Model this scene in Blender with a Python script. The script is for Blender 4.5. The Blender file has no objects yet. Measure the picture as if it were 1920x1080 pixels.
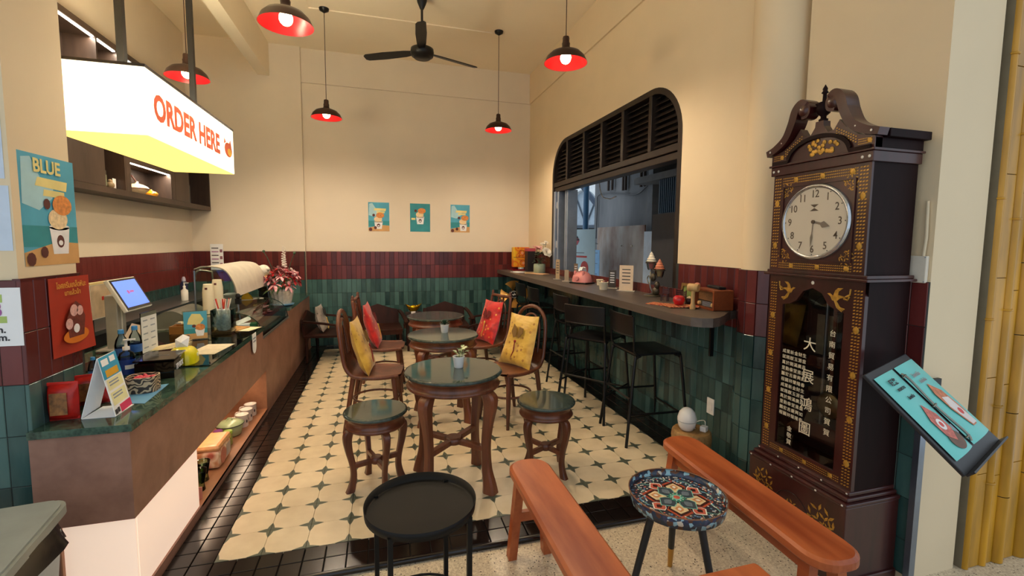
import bpy, bmesh, math, random
from mathutils import Vector, Matrix
random.seed(7)
PI = math.pi
S = bpy.context.scene
COL = S.collection

# ------------------------------------------------------------------ camera, world, exposure
def lin(h):
    h = h.lstrip('#')
    return tuple(((c/12.92) if c <= .04045 else ((c+.055)/1.055)**2.4) for c in (int(h[i:i+2], 16)/255 for i in (0, 2, 4)))+(1.0,)

cam_data = bpy.data.cameras.new('camera')
cam = bpy.data.objects.new('camera', cam_data)
COL.objects.link(cam)
cam_data.sensor_width = 36.0
cam_data.lens = 853.4358/1920*36
cam_data.shift_y = -15.0388/1920
cam_data.clip_start = .03
_y, _p, _r = .2793, -.0838, .0092
_f = Vector((math.sin(_y)*math.cos(_p), math.cos(_y)*math.cos(_p), math.sin(_p)))
_rt = Vector((math.cos(_y), -math.sin(_y), 0))
_up = _rt.cross(_f)
_r2 = _rt*math.cos(_r)+_up*math.sin(_r)
_u2 = -_rt*math.sin(_r)+_up*math.cos(_r)
cam.matrix_world = Matrix(((_r2.x, _u2.x, -_f.x, .7836), (_r2.y, _u2.y, -_f.y, -2.3386), (_r2.z, _u2.z, -_f.z, 1.5257), (0, 0, 0, 1)))
S.camera = cam

W = bpy.data.worlds.new('overcast_sky')
S.world = W
W.use_nodes = True
_bg = W.node_tree.nodes['Background']
_bg.inputs[0].default_value = (.80, .90, 1.0, 1)
_bg.inputs[1].default_value = .7

S.view_settings.view_transform = 'Standard'
S.view_settings.look = 'None'
S.view_settings.gamma = 1.0
S.view_settings.use_curve_mapping = False
S.view_settings.exposure = .5
S.cycles.transparent_max_bounces = 32
S.cycles.max_bounces = 16
S.cycles.diffuse_bounces = 8

# ------------------------------------------------------------------ materials
MATS = {}
def _base(name, rough, metal, spec=None):
    m = bpy.data.materials.new(name); m.use_nodes = True
    nt = m.node_tree; b = nt.nodes['Principled BSDF']
    b.inputs['Roughness'].default_value = rough; b.inputs['Metallic'].default_value = metal
    if spec is not None: b.inputs['Specular IOR Level'].default_value = spec
    return m, nt, b
def _n(nt, t, **k):
    n = nt.nodes.new(t)
    for a, v in k.items(): setattr(n, a, v)
    return n
def _bump(nt, b, src, strength, dist=.002):
    bp = _n(nt, 'ShaderNodeBump'); bp.inputs['Strength'].default_value = strength; bp.inputs['Distance'].default_value = dist
    nt.links.new(src, bp.inputs['Height']); nt.links.new(bp.outputs[0], b.inputs['Normal'])
def _coord(nt, scale=(1, 1, 1), out='Object'):
    tc = _n(nt, 'ShaderNodeTexCoord'); mp = _n(nt, 'ShaderNodeMapping'); mp.inputs['Scale'].default_value = scale
    nt.links.new(tc.outputs[out], mp.inputs[0]); return mp.outputs[0]
def _ramp(nt, fac, stops):
    r = _n(nt, 'ShaderNodeValToRGB'); e = r.color_ramp.elements
    while len(e) < len(stops): e.new(.5)
    for x, (p, c) in zip(e, stops): x.position = p; x.color = lin(c) if isinstance(c, str) else c
    nt.links.new(fac, r.inputs[0]); return r.outputs[0]
def mat(name, col, rough=.5, metal=0., var=.08, scale=12., bump=0., stretch=(1, 1, 1), spec=None, rnd=0.):
    """plain paint, plastic, metal, cloth: a colour with a little procedural unevenness (rnd: each object its own tone)"""
    if name in MATS: return MATS[name]
    m, nt, b = _base(name, rough, metal, spec)
    no = _n(nt, 'ShaderNodeTexNoise'); no.inputs['Scale'].default_value = scale; no.inputs['Detail'].default_value = 4
    nt.links.new(_coord(nt, stretch), no.inputs['Vector'])
    c = lin(col)
    k = lambda f: tuple(min(1, x*f) for x in c[:3])+(1,)
    o = _ramp(nt, no.outputs['Fac'], [(.3, k(1-var)), (.7, k(1+var))])
    if rnd:
        oi = _n(nt, 'ShaderNodeObjectInfo'); hs = _n(nt, 'ShaderNodeHueSaturation')
        mr = _n(nt, 'ShaderNodeMapRange'); mr.inputs['To Min'].default_value = 1-rnd; mr.inputs['To Max'].default_value = 1+rnd
        nt.links.new(oi.outputs['Random'], mr.inputs['Value']); nt.links.new(mr.outputs[0], hs.inputs['Value'])
        nt.links.new(o, hs.inputs['Color']); o = hs.outputs[0]
    nt.links.new(o, b.inputs['Base Color'])
    if bump: _bump(nt, b, no.outputs['Fac'], bump)
    MATS[name] = m; return m
def mat_wood(name, dark, light, rough=.35, scale=6., stretch=(1, 1, .12), bump=.05, coat=0., rnd=0.):
    if name in MATS: return MATS[name]
    m, nt, b = _base(name, rough, 0)
    v = _coord(nt, stretch)
    n1 = _n(nt, 'ShaderNodeTexNoise'); n1.inputs['Scale'].default_value = scale; n1.inputs['Detail'].default_value = 6; n1.inputs['Distortion'].default_value = 1.2
    nt.links.new(v, n1.inputs['Vector'])
    n2 = _n(nt, 'ShaderNodeTexNoise'); n2.inputs['Scale'].default_value = scale*9; n2.inputs['Detail'].default_value = 3
    nt.links.new(v, n2.inputs['Vector'])
    mx = _n(nt, 'ShaderNodeMath', operation='MULTIPLY_ADD'); mx.inputs[1].default_value = .35
    nt.links.new(n2.outputs['Fac'], mx.inputs[0]); nt.links.new(n1.outputs['Fac'], mx.inputs[2])
    o = _ramp(nt, mx.outputs[0], [(.45, dark), (.85, light)])
    nt.links.new(o, b.inputs['Base Color']); _bump(nt, b, mx.outputs[0], bump)
    if coat: b.inputs['Coat Weight'].default_value = coat; b.inputs['Coat Roughness'].default_value = .12
    MATS[name] = m; return m
def mat_marble(name, a, c, rough=.12, scale=9.):
    if name in MATS: return MATS[name]
    m, nt, b = _base(name, rough, 0)
    n1 = _n(nt, 'ShaderNodeTexNoise'); n1.inputs['Scale'].default_value = scale; n1.inputs['Detail'].default_value = 8; n1.inputs['Distortion'].default_value = 2.
    nt.links.new(_coord(nt), n1.inputs['Vector'])
    v = _n(nt, 'ShaderNodeTexVoronoi'); v.inputs['Scale'].default_value = scale*6
    nt.links.new(_coord(nt), v.inputs['Vector'])
    ad = _n(nt, 'ShaderNodeMath', operation='MULTIPLY_ADD'); ad.inputs[1].default_value = .25
    nt.links.new(v.outputs['Distance'], ad.inputs[0]); nt.links.new(n1.outputs['Fac'], ad.inputs[2])
    nt.links.new(_ramp(nt, ad.outputs[0], [(.42, a), (.75, c)]), b.inputs['Base Color'])
    MATS[name] = m; return m
def mat_glaze(name, dark, light, rough=.18):
    """hand-glazed wall tile: a tone of its own for every tile, cloudy vertical streaks, slightly wavy gloss"""
    m, nt, b = _base(name, rough, 0)
    oi = _n(nt, 'ShaderNodeObjectInfo')
    ns = _n(nt, 'ShaderNodeTexNoise', noise_dimensions='4D'); ns.inputs['Scale'].default_value = 14; ns.inputs['Detail'].default_value = 4
    nt.links.new(_coord(nt, (1, 1, .3)), ns.inputs['Vector'])
    ml = _n(nt, 'ShaderNodeMath', operation='MULTIPLY'); ml.inputs[1].default_value = 50
    nt.links.new(oi.outputs['Random'], ml.inputs[0]); nt.links.new(ml.outputs[0], ns.inputs['W'])
    a = _n(nt, 'ShaderNodeMath', operation='MULTIPLY'); a.inputs[1].default_value = .55
    nt.links.new(oi.outputs['Random'], a.inputs[0])
    ad = _n(nt, 'ShaderNodeMath', operation='MULTIPLY_ADD'); ad.inputs[1].default_value = .5
    nt.links.new(ns.outputs['Fac'], ad.inputs[0]); nt.links.new(a.outputs[0], ad.inputs[2])
    nt.links.new(_ramp(nt, ad.outputs[0], [(.2, dark), (.85, light)]), b.inputs['Base Color'])
    _bump(nt, b, ns.outputs['Fac'], .25, .003)
    MATS[name] = m; return m
def mat_emit(name, col, strength):
    if name in MATS: return MATS[name]
    m, nt, b = _base(name, .5, 0)
    b.inputs['Base Color'].default_value = lin(col); b.inputs['Emission Color'].default_value = lin(col); b.inputs['Emission Strength'].default_value = strength
    MATS[name] = m; return m
def mat_glass(name, col='#ffffff', rough=.0, ior=1.45, thin=True, tint=.0):
    """clear sheet: mostly transparent with real reflections"""
    if name in MATS: return MATS[name]
    m = bpy.data.materials.new(name); m.use_nodes = True; nt = m.node_tree
    nt.nodes.remove(nt.nodes['Principled BSDF'])
    out = nt.nodes['Material Output']
    tr = _n(nt, 'ShaderNodeBsdfTransparent'); tr.inputs[0].default_value = lin(col)
    gl = _n(nt, 'ShaderNodeBsdfGlossy'); gl.inputs['Roughness'].default_value = rough
    fr = _n(nt, 'ShaderNodeFresnel'); fr.inputs[0].default_value = ior
    mx = _n(nt, 'ShaderNodeMixShader')
    nt.links.new(fr.outputs[0], mx.inputs[0]); nt.links.new(tr.outputs[0], mx.inputs[1]); nt.links.new(gl.outputs[0], mx.inputs[2])
    nt.links.new(mx.outputs[0], out.inputs[0])
    MATS[name] = m; return m

# ------------------------------------------------------------------ mesh builder
class B:
    def __init__(s): s.v = []; s.f = []; s.smooth = []
    def add(s, vs, fs, M=None, smooth=False):
        o = len(s.v)
        for p in vs:
            p = Vector(p); s.v.append(tuple(M @ p if M is not None else p))
        for f in fs: s.f.append(tuple(i+o for i in f)); s.smooth.append(smooth)
        return s
    def box(s, x0, x1, y0, y1, z0, z1, M=None, ch=0.):
        if ch <= 0:
            vs = [(x, y, z) for x in (x0, x1) for y in (y0, y1) for z in (z0, z1)]
            return s.add(vs, [(0, 1, 3, 2), (4, 6, 7, 5), (0, 4, 5, 1), (2, 3, 7, 6), (0, 2, 6, 4), (1, 5, 7, 3)], M)
        bm = bmesh.new(); bmesh.ops.create_cube(bm, size=1)
        for v in bm.verts: v.co = Vector(((x0+x1)/2+v.co.x*(x1-x0), (y0+y1)/2+v.co.y*(y1-y0), (z0+z1)/2+v.co.z*(z1-z0)))
        bmesh.ops.bevel(bm, geom=bm.edges[:], offset=ch, segments=2, affect='EDGES', profile=.5)
        bm.verts.index_update()
        s.add([v.co.copy() for v in bm.verts], [[v.index for v in f.verts] for f in bm.faces], M); bm.free(); return s
    def lathe(s, prof, n=24, M=None, cap=True, smooth=True, sx=1., sy=1.):
        """prof: (radius, z) from bottom to top"""
        vs = []; fs = []
        for r, z in prof:
            for i in range(n):
                a = 2*PI*i/n; vs.append((r*math.cos(a)*sx, r*math.sin(a)*sy, z))
        for j in range(len(prof)-1):
            for i in range(n):
                k = (i+1) % n; fs.append((j*n+i, j*n+k, (j+1)*n+k, (j+1)*n+i))
        s.add(vs, fs, M, smooth)
        if cap:
            if prof[0][0] > 1e-6: s.add(vs[:n], [tuple(reversed(range(n)))], M)
            if prof[-1][0] > 1e-6: s.add(vs[-n:], [tuple(range(n))], M)
        return s
    def cyl(s, r, z0, z1, n=20, M=None, r2=None): return s.lathe([(r, z0), (r if r2 is None else r2, z1)], n, M)
    def tube(s, pts, r, n=8, closed=False, cap=True, M=None, flat=None):
        """a round (or rectangular: flat=(w,h)) bar swept along points; r may be a list"""
        P = [Vector(p) for p in pts]; m = len(P)
        R = r if isinstance(r, (list, tuple)) else [r]*m
        T = []
        for i in range(m):
            a = P[i-1] if (i or closed) else P[i]; b = P[(i+1) % m] if (i < m-1 or closed) else P[i]
            T.append((b-a).normalized())
        u = Vector((0, 0, 1)) if abs(T[0].z) < .9 else Vector((1, 0, 0))
        u = (u-T[0]*u.dot(T[0])).normalized()
        vs = []
        if flat: n = 4
        for i in range(m):
            u = (u-T[i]*u.dot(T[i])).normalized(); w = T[i].cross(u)
            for k in range(n):
                if flat:
                    q = ((-1, -1), (1, -1), (1, 1), (-1, 1))[k]; c = w*(q[0]*flat[0]/2*R[i])+u*(q[1]*flat[1]/2*R[i])
                else:
                    a = 2*PI*k/n; c = (u*math.cos(a)+w*math.sin(a))*R[i]
                vs.append(P[i]+c)
        fs = []
        for i in range(m if closed else m-1):
            j = (i+1) % m
            for k in range(n):
                l = (k+1) % n; fs.append((i*n+k, i*n+l, j*n+l, j*n+k))
        s.add(vs, fs, M, not flat)
        if cap and not closed:
            s.add(vs[:n], [tuple(reversed(range(n)))], M); s.add(vs[-n:], [tuple(range(n))], M)
        return s
    def prism(s, outline, z0, z1, M=None):
        """2D outline (x,y) counter-clockwise, extruded z0..z1"""
        n = len(outline)
        vs = [(x, y, z0) for x, y in outline]+[(x, y, z1) for x, y in outline]
        fs = [tuple(reversed(range(n))), tuple(range(n, 2*n))]+[(i, (i+1) % n, n+(i+1) % n, n+i) for i in range(n)]
        return s.add(vs, fs, M)
    def ring(s, outer, inner, z0, z1, M=None):
        n = len(outer)
        vs = [(x, y, z) for z in (z0, z1) for o in (outer, inner) for x, y in o]
        fs = []
        for i in range(n):
            j = (i+1) % n
            fs += [(i, j, 2*n+j, 2*n+i), (n+j, n+i, 3*n+i, 3*n+j), (2*n+i, 2*n+j, 3*n+j, 3*n+i), (j, i, n+i, n+j)]
        return s.add(vs, fs, M)
    def ball(s, r, c=(0, 0, 0), nu=12, nv=8, sc=(1, 1, 1), M=None):
        prof = [(r*math.sin(PI*j/nv), -r*math.cos(PI*j/nv)) for j in range(nv+1)]
        T = Matrix.Translation(c) @ Matrix.Diagonal((*sc, 1))
        return s.lathe([(max(a, 1e-5), z) for a, z in prof], nu, (M @ T) if M is not None else T, cap=False)
    def grid(s, fn, nu, nv, closed_u=False, M=None, smooth=True):
        vs = [fn(i/(nu if closed_u else nu), j/nv) for j in range(nv+1) for i in range(nu+(0 if closed_u else 1))]
        w = nu if closed_u else nu+1; fs = []
        for j in range(nv):
            for i in range(nu):
                k = (i+1) % w; fs.append((j*w+i, j*w+k, (j+1)*w+k, (j+1)*w+i))
        return s.add(vs, fs, M, smooth)
    def mesh(s, name, m):
        me = bpy.data.meshes.new(name); me.from_pydata(s.v, [], s.f)
        me.polygons.foreach_set('use_smooth', s.smooth)
        if m: me.materials.append(m)
        me.update(); return me

def link(name, data, parent=None, loc=(0, 0, 0), rot=(0, 0, 0), scale=None):
    o = bpy.data.objects.new(name, data); COL.objects.link(o)
    if parent is not None: o.parent = parent
    o.location = loc; o.rotation_euler = rot
    if scale: o.scale = scale
    return o
def obj(name, b, m, parent=None, loc=(0, 0, 0), rot=(0, 0, 0), label=None, kind=None):
    o = link(name, b.mesh(name, m), parent, loc, rot)
    if label: o['label'] = label
    if kind: o['kind'] = kind
    return o
def tag(o, label, cat, group=None):
    o['label'] = label; o['category'] = cat
    if group: o['group'] = group
    return o
def thing(name, label, cat, loc=(0, 0, 0), rz=0., group=None, rot=None):
    o = link(name, None, None, loc, rot or (0, 0, rz)); o.empty_display_size = .05
    return tag(o, label, cat, group)
def struct(name, b, m, **k): return obj(name, b, m, kind='structure', **k)
def dup(root, loc, rz=0., label=None, group=None, rot=None):
    r = root.copy(); COL.objects.link(r); r.location = loc; r.rotation_euler = rot or (0, 0, rz)
    if label: r['label'] = label
    if group: r['group'] = group
    for ch in list(root.children):
        c = ch.copy(); COL.objects.link(c); c.parent = r
        for g in list(ch.children):
            d = g.copy(); COL.objects.link(d); d.parent = c
    return r
def text(name, body, size, m, parent, loc, rot, sx=1., align='CENTER', bold=0., extrude=.0004, spacing=1.):
    cu = bpy.data.curves.new(name, 'FONT'); cu.body = body; cu.size = size; cu.align_x = align; cu.align_y = 'CENTER'
    cu.extrude = extrude; cu.offset = bold; cu.resolution_u = 3; cu.space_character = spacing
    cu.materials.append(m)
    tmp = bpy.data.objects.new('lettering_curve', cu)
    me = bpy.data.meshes.new_from_object(tmp); me.name = name
    bpy.data.objects.remove(tmp); bpy.data.curves.remove(cu)
    return link(name, me, parent, loc, rot, (sx, 1, 1))
def T(x=0, y=0, z=0): return Matrix.Translation((x, y, z))
def RX(a): return Matrix.Rotation(a, 4, 'X')
def RY(a): return Matrix.Rotation(a, 4, 'Y')
def RZ(a): return Matrix.Rotation(a, 4, 'Z')
def circle(r, n=32, cx=0, cy=0, sx=1., sy=1.): return [(cx+r*math.cos(2*PI*i/n)*sx, cy+r*math.sin(2*PI*i/n)*sy) for i in range(n)]
def rrect(x0, x1, y0, y1, r, n=5):
    o = []
    for cx, cy, a0 in ((x1-r, y0+r, -90), (x1-r, y1-r, 0), (x0+r, y1-r, 90), (x0+r, y0+r, 180)):
        for i in range(n+1):
            a = math.radians(a0+90*i/n); o.append((cx+r*math.cos(a), cy+r*math.sin(a)))
    return o
def bez(pts, n=8):
    """Catmull-Rom through points"""
    P = [Vector(p) for p in pts]; P = [P[0]*2-P[1]]+P+[P[-1]*2-P[-2]]; o = []
    for i in range(1, len(P)-2):
        for k in range(n):
            t = k/n; a, b, c, d = P[i-1], P[i], P[i+1], P[i+2]
            o.append(.5*((2*b)+(c-a)*t+(2*a-5*b+4*c-d)*t*t+(3*b-a-3*c+d)*t**3))
    o.append(P[-2]); return o
FRONT = (PI/2, 0, 0)          # stands a flat print up, facing -Y
LEFTW = (PI/2, 0, -PI/2)      # ... facing -X
RIGHTW = (PI/2, 0, PI/2)      # ... facing +X
# ------------------------------------------------------------------ palette
CREAM = mat('cream_paint', '#e0cdab', .75, var=.025, scale=2.5, bump=.04)
CEIL = mat('ceiling_paint', '#f3e6cc', .8, var=.02, scale=2)
CREAMN = mat('pale_cream_paint', '#e0d4c0', .75, var=.025, scale=2.5, bump=.04)
GREEN = mat_glaze('green_glaze', '#1a3534', '#4e716d', .22)
MAROON = mat_glaze('maroon_glaze', '#421719', '#70302d', .25)
GROUT = mat('dark_grout', '#2d2f2c', .85)
BLACKT = mat('black_glazed_tile', '#140d0c', .2, var=.25, scale=20, rnd=.25)
STEEL = mat('dark_bronze_steel', '#2b221d', .45, metal=.3)
BLACK = mat('black_metal', '#0d0d0e', .42, metal=.2)
WHITE = mat('white_plastic', '#e9e6df', .4)
PAPER = mat('white_paper', '#eef0f2', .7, var=.02)

# ------------------------------------------------------------------ the room shell
ZC = 4.12
FL = struct('floor', B().box(-.24, 3.35, -.2, 4.7, -.2, -.012), GROUT)
# cement tile: cream with a four-armed grey-green star on every corner
m, nt, b = _base('star_tile', .38, 0)
sep = _n(nt, 'ShaderNodeSeparateXYZ'); nt.links.new(_coord(nt), sep.inputs[0])
def _mth(op, a, c=None, d=None):
    q = _n(nt, 'ShaderNodeMath', operation=op)
    for i, z in enumerate((a, c, d)):
        if z is None: continue
        if isinstance(z, (int, float)): q.inputs[i].default_value = z
        else: nt.links.new(z, q.inputs[i])
    return q.outputs[0]
du = _mth('SUBTRACT', .1, _mth('ABSOLUTE', sep.outputs[0])); dv = _mth('SUBTRACT', .1, _mth('ABSOLUTE', sep.outputs[1]))
def _petal(t, w):
    q = _mth('MINIMUM', _mth('DIVIDE', t, .064), 1.0)
    lens = _mth('MULTIPLY', _mth('SUBTRACT', 1.0, _mth('POWER', q, 1.7)), .0185)
    return _mth('LESS_THAN', w, lens)
star = _mth('MAXIMUM', _petal(du, dv), _petal(dv, du))
no = _n(nt, 'ShaderNodeTexNoise'); no.inputs['Scale'].default_value = 9; no.inputs['Detail'].default_value = 5
tc = _n(nt, 'ShaderNodeNewGeometry'); nt.links.new(tc.outputs['Position'], no.inputs['Vector'])
ca = _ramp(nt, no.outputs['Fac'], [(.3, '#d9c7a6'), (.7, '#e6d6b6')])
oi = _n(nt, 'ShaderNodeObjectInfo'); hs = _n(nt, 'ShaderNodeHueSaturation')
nt.links.new(_mth('MULTIPLY_ADD', oi.outputs['Random'], .1, .95), hs.inputs['Value']); nt.links.new(ca, hs.inputs['Color'])
mxn = _n(nt, 'ShaderNodeMix', data_type='RGBA'); nt.links.new(star, mxn.inputs['Factor']); nt.links.new(hs.outputs[0], mxn.inputs[6])
mxn.inputs[7].default_value = lin('#585e4f'); nt.links.new(mxn.outputs[2], b.inputs['Base Color'])
STAR = m

def chamfer_tile(w, h, t, g=.0015, c=.0012):
    """a tile lying flat (top face +Z), w x h, thickness t, chamfered edge"""
    a, d = w/2-g, h/2-g; q = B()
    vs = [(-a, -d, -t), (a, -d, -t), (a, d, -t), (-a, d, -t), (-a, -d, -c), (a, -d, -c), (a, d, -c), (-a, d, -c), (-a+c, -d+c, 0), (a-c, -d+c, 0), (a-c, d-c, 0), (-a+c, d-c, 0)]
    fs = [(8, 9, 10, 11)]+[(i, (i+1) % 4, 4+(i+1) % 4, 4+i) for i in range(4)]+[(4+i, 4+(i+1) % 4, 8+(i+1) % 4, 8+i) for i in range(4)]
    return q.add(vs, fs)
tm = chamfer_tile(.2, .2, .012, .0007, .0006).mesh('floor_tile', STAR)
far = B()
for j in range(22):
    for i in range(14):
        if j*14+i < 294: link('floor_tile', tm, FL, (.1+i*.2, .1+j*.2, 0))
        else: far.box(.0007+i*.2, .1993+i*.2, .0007+j*.2, .1993+j*.2, -.012, 0)
# the last row: joined, drawn as single cream tiles with their own star material in shared coordinates
lastrow = []
for i in range(294, 308): lastrow.append(link('floor_tile', tm, FL, (.1+(i % 14)*.2, .1+(i//14)*.2, 0)))
bt = chamfer_tile(.1, .1, .012, .0022, .002).mesh('border_tile', BLACKT)
farb = B()
spots = [(-.05-.1*k, -.15+.1*j) for j in range(49) for k in range(2)]+[(.05+.1*i, -.15+.1*k) for i in range(28) for k in range(2)]
spots += [(2.85+.1*k, -.15+.1*j) for j in range(49) for k in range(3)]+[(.05+.1*i, 4.45+.1*k) for i in range(28) for k in range(2)]
for x, y in spots:
    if y < 2.9 and len(FL.children) < 590: link('border_tile', bt, FL, (x, y, 0))
    else: farb.add(*(lambda q: (q.v, q.f))(chamfer_tile(.1, .1, .012, .0022, .002)), T(x, y, 0))
obj('far_border_tiles', farb, BLACKT, FL, kind='stuff')
# bull-nose of the raised floor
q = B().tube([(-.55, -.2, -.016), (3.1, -.2, -.016)], .016, 10)
struct('trim_1', q, BLACKT)
# terrazzo in front
m, nt, b = _base('terrazzo', .35, 0)
v = _n(nt, 'ShaderNodeTexVoronoi'); v.inputs['Scale'].default_value = 75; nt.links.new(_coord(nt), v.inputs['Vector'])
n3 = _n(nt, 'ShaderNodeTexNoise'); n3.inputs['Scale'].default_value = 120; nt.links.new(_coord(nt), n3.inputs['Vector'])
base = _ramp(nt, n3.outputs['Fac'], [(.35, '#c0b096'), (.65, '#e2d6bc')])
rn = _n(nt, 'ShaderNodeSeparateColor'); nt.links.new(v.outputs['Color'], rn.inputs[0])
lt = _n(nt, 'ShaderNodeMath', operation='LESS_THAN'); lt.inputs[1].default_value = .26; nt.links.new(v.outputs['Distance'], lt.inputs[0])
gt = _n(nt, 'ShaderNodeMath', operation='GREATER_THAN'); gt.inputs[1].default_value = .66; nt.links.new(rn.outputs[0], gt.inputs[0])
mu = _n(nt, 'ShaderNodeMath', operation='MULTIPLY'); nt.links.new(lt.outputs[0], mu.inputs[0]); nt.links.new(gt.outputs[0], mu.inputs[1])
mx = _n(nt, 'ShaderNodeMix', data_type='RGBA'); nt.links.new(mu.outputs[0], mx.inputs['Factor']); nt.links.new(base, mx.inputs[6]); mx.inputs[7].default_value = lin('#3a3026')
nt.links.new(mx.outputs[2], b.inputs['Base Color'])
TERR = m
struct('floor', B().box(-3.5, 5.0, -6.0, -.2, -.2, -.03), TERR)
struct('floor', B().box(-1.8, -.24, -.2, 4.7, -.2, -.012), mat('service_floor', '#5a5148', .6))

WB = struct('wall_back', B().box(-.24, 3.3, 4.65, 4.85, -.1, ZC+.1), CREAMN)
struct('trim_2', B().box(-.24, 3.1, 4.625, 4.65, 3.67, ZC), CREAMN)
WBL = struct('wall_back', B().box(-1.8, -.24, 4.58, 4.85, -.1, ZC+.1), CREAMN)
WL = struct('wall_left', B().box(-1.8, -1.6, .15, 4.58, -.1, ZC+.1), CREAMN)
WF = struct('wall_front', B().box(-3.5, -.53, -.19, .15, -.1, ZC+.1), CREAM)
# right wall with the round-shouldered opening
Y0, Y1, ZS, ZT, RR, XR = .80, 3.61, 1.085, 2.85, .45, 3.06
q = B()
q.box(XR, XR+.24, -.1, Y0, -.1, ZC+.1).box(XR, XR+.24, Y1, 4.65, -.1, ZC+.1).box(XR, XR+.24, Y0, Y1, -.1, ZS-.02).box(XR, XR+.24, Y0, Y1, ZT, ZC+.1)
def spandrel(yc, sgn):
    pts = [(yc+sgn*RR*math.sin(a), ZT-RR+RR*math.cos(a)) for a in [PI/2*k/10 for k in range(11)]]
    o = [(yc+sgn*RR, ZT)]+([p for p in pts] if sgn < 0 else list(reversed(pts)))
    return o
MYZ = Matrix(((0, 0, 1, 0), (1, 0, 0, 0), (0, 1, 0, 0), (0, 0, 0, 1)))   # (a,b,c) -> x=c, y=a, z=b
for yc, sg in ((Y0+RR, -1), (Y1-RR, 1)): q.prism(spandrel(yc, sg), XR, XR+.24, MYZ)
WR = struct('wall_right', q, CREAM)
struct('trim_3', B().box(XR-.02, XR, -.1, 4.625, 3.67, ZC), CREAM)
# round column and the return behind the clock
CXC, CYC, CR = 3.13, -.04, .165
q = B().lathe([(CR, -.1), (CR, ZC+.1)], 48, T(CXC, CYC, 0))
COLUMN = struct('column', q, CREAM)
WFR = struct('wall_front', B().box(3.1, 3.42, -.93, -.25, -.1, ZC+.1).box(3.42, 5.0, -.86, -.25, -.1, ZC+.1), CREAM)
# ceiling with its beam; it runs on over the arcade in front
struct('ceiling', B().box(-3.5, 3.34, -.9, 4.85, ZC, ZC+.15).box(-3.5, 5.0, -3.3, -.9, ZC, ZC+.15), CEIL)
struct('trim_4', B().box(-.76, -.62, -.19, 4.58, 3.7, ZC), CEIL)
struct('trim_5', B().box(.02, .035, -.1, 3.42, ZC-.012, ZC).box(.03, 2.24, 3.415, 3.427, ZC-.012, ZC), CEIL)

# ------------------------------------------------------------------ glazed wall tiles, one object each where they can be told apart
TW = .0667
ROWS = [(0, .165, 'g'), (.165, .365, 'g'), (.365, .565, 'g'), (.565, .765, 'g'), (.765, .965, 'g'), (.965, 1.165, 'm'), (1.165, 1.365, 'm')]
_tmesh = {}
def tile_mesh(h, k):
    if (h, k) not in _tmesh:
        q = chamfer_tile(TW, h, .012, .0012, .0018)
        _tmesh[(h, k)] = B().add(q.v, q.f, T(0, 0, h/2) @ RX(PI/2)).mesh('green_tile' if k == 'g' else 'maroon_tile', GREEN if k == 'g' else MAROON)
    return _tmesh[(h, k)]
def tile_wall(par, x, y, dx, dy, n, rz, rows=ROWS, skip=None, joined=False, wob=0.):
    """n columns from (x,y) stepping (dx,dy)*TW, faces turned rz (0 = facing -Y)"""
    J = {'g': B(), 'm': B()}
    for z0, z1, k in rows:
        h = round(z1-z0, 4)
        for i in range(n):
            px, py = x+dx*TW*(i+.5), y+dy*TW*(i+.5)
            if skip and skip(px, py, z0): continue
            if joined:
                me = tile_mesh(h, k); M = T(px, py, z0) @ RZ(rz)
                J[k].add([v.co for v in me.vertices], [tuple(p.vertices) for p in me.polygons], M)
            else:
                link('green_tile' if k == 'g' else 'maroon_tile', tile_mesh(h, k), par, (px+random.uniform(-wob, wob)*abs(dy), py+random.uniform(-wob, wob)*abs(dx), z0), (random.uniform(-.006, .006), 0, rz+random.uniform(-.008, .008)))
    if joined:
        for k in 'gm':
            if J[k].v: obj('far_green_tiles' if k == 'g' else 'far_maroon_tiles', J[k], GREEN if k == 'g' else MAROON, par, kind='stuff')
TH = .012
def bed(par, x0, x1, y0, y1, z0=0, z1=1.365): obj('grout_bed', B().box(x0, x1, y0, y1, z0, z1), GROUT, par)
bed(WB, -.24, 3.06, 4.641, 4.651); bed(WBL, -1.6, -.24, 4.571, 4.581); bed(WL, -1.601, -1.591, .15, 4.58); bed(WF, -1.2, -.53, -.199, -.189); bed(WF, -.531, -.521, -.19, .149)
bed(WR, XR-.009, XR+.001, -.1, 4.65, 0, 1.06); bed(WR, XR-.009, XR+.001, Y1, 4.65, 1.06); bed(WR, XR-.009, XR+.001, .05, Y0, 1.06); bed(WFR, 3.091, 3.101, -.93, -.2)
obj('grout_bed', B().lathe([(CR+.004, 0), (CR+.004, 1.365)], 48, T(CXC, CYC, 0)), GROUT, COLUMN)
tile_wall(WB, -.24, 4.65-TH, 1, 0, 50, 0)
tile_wall(WBL, -1.588, 4.58-TH, 1, 0, 20, 0, rows=ROWS[3:])
tile_wall(WL, -1.6+TH, 4.568, 0, -1, 66, PI/2, rows=ROWS[3:], joined=True)
tile_wall(WF, -.53, -.19-TH, -1, 0, 9, 0)
tile_wall(WF, -.53+TH, -.2025, 0, 1, 5, PI/2, rows=ROWS[4:])
inwin = lambda x, y, z: z > 1.0 and Y0-.02 < y < Y1+.02
tile_wall(WR, XR-TH, .1, 0, 1, 24, -PI/2, skip=inwin)
tile_wall(WR, XR-TH, .1+24*TW, 0, 1, 44, -PI/2, skip=inwin, joined=True)
tile_wall(WFR, 3.1-TH, -.93, 0, 1, 10, -PI/2)
nc = 16
q = chamfer_tile(2*PI*CR/nc+.0045, .2, .012, .0012, .0018)
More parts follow.
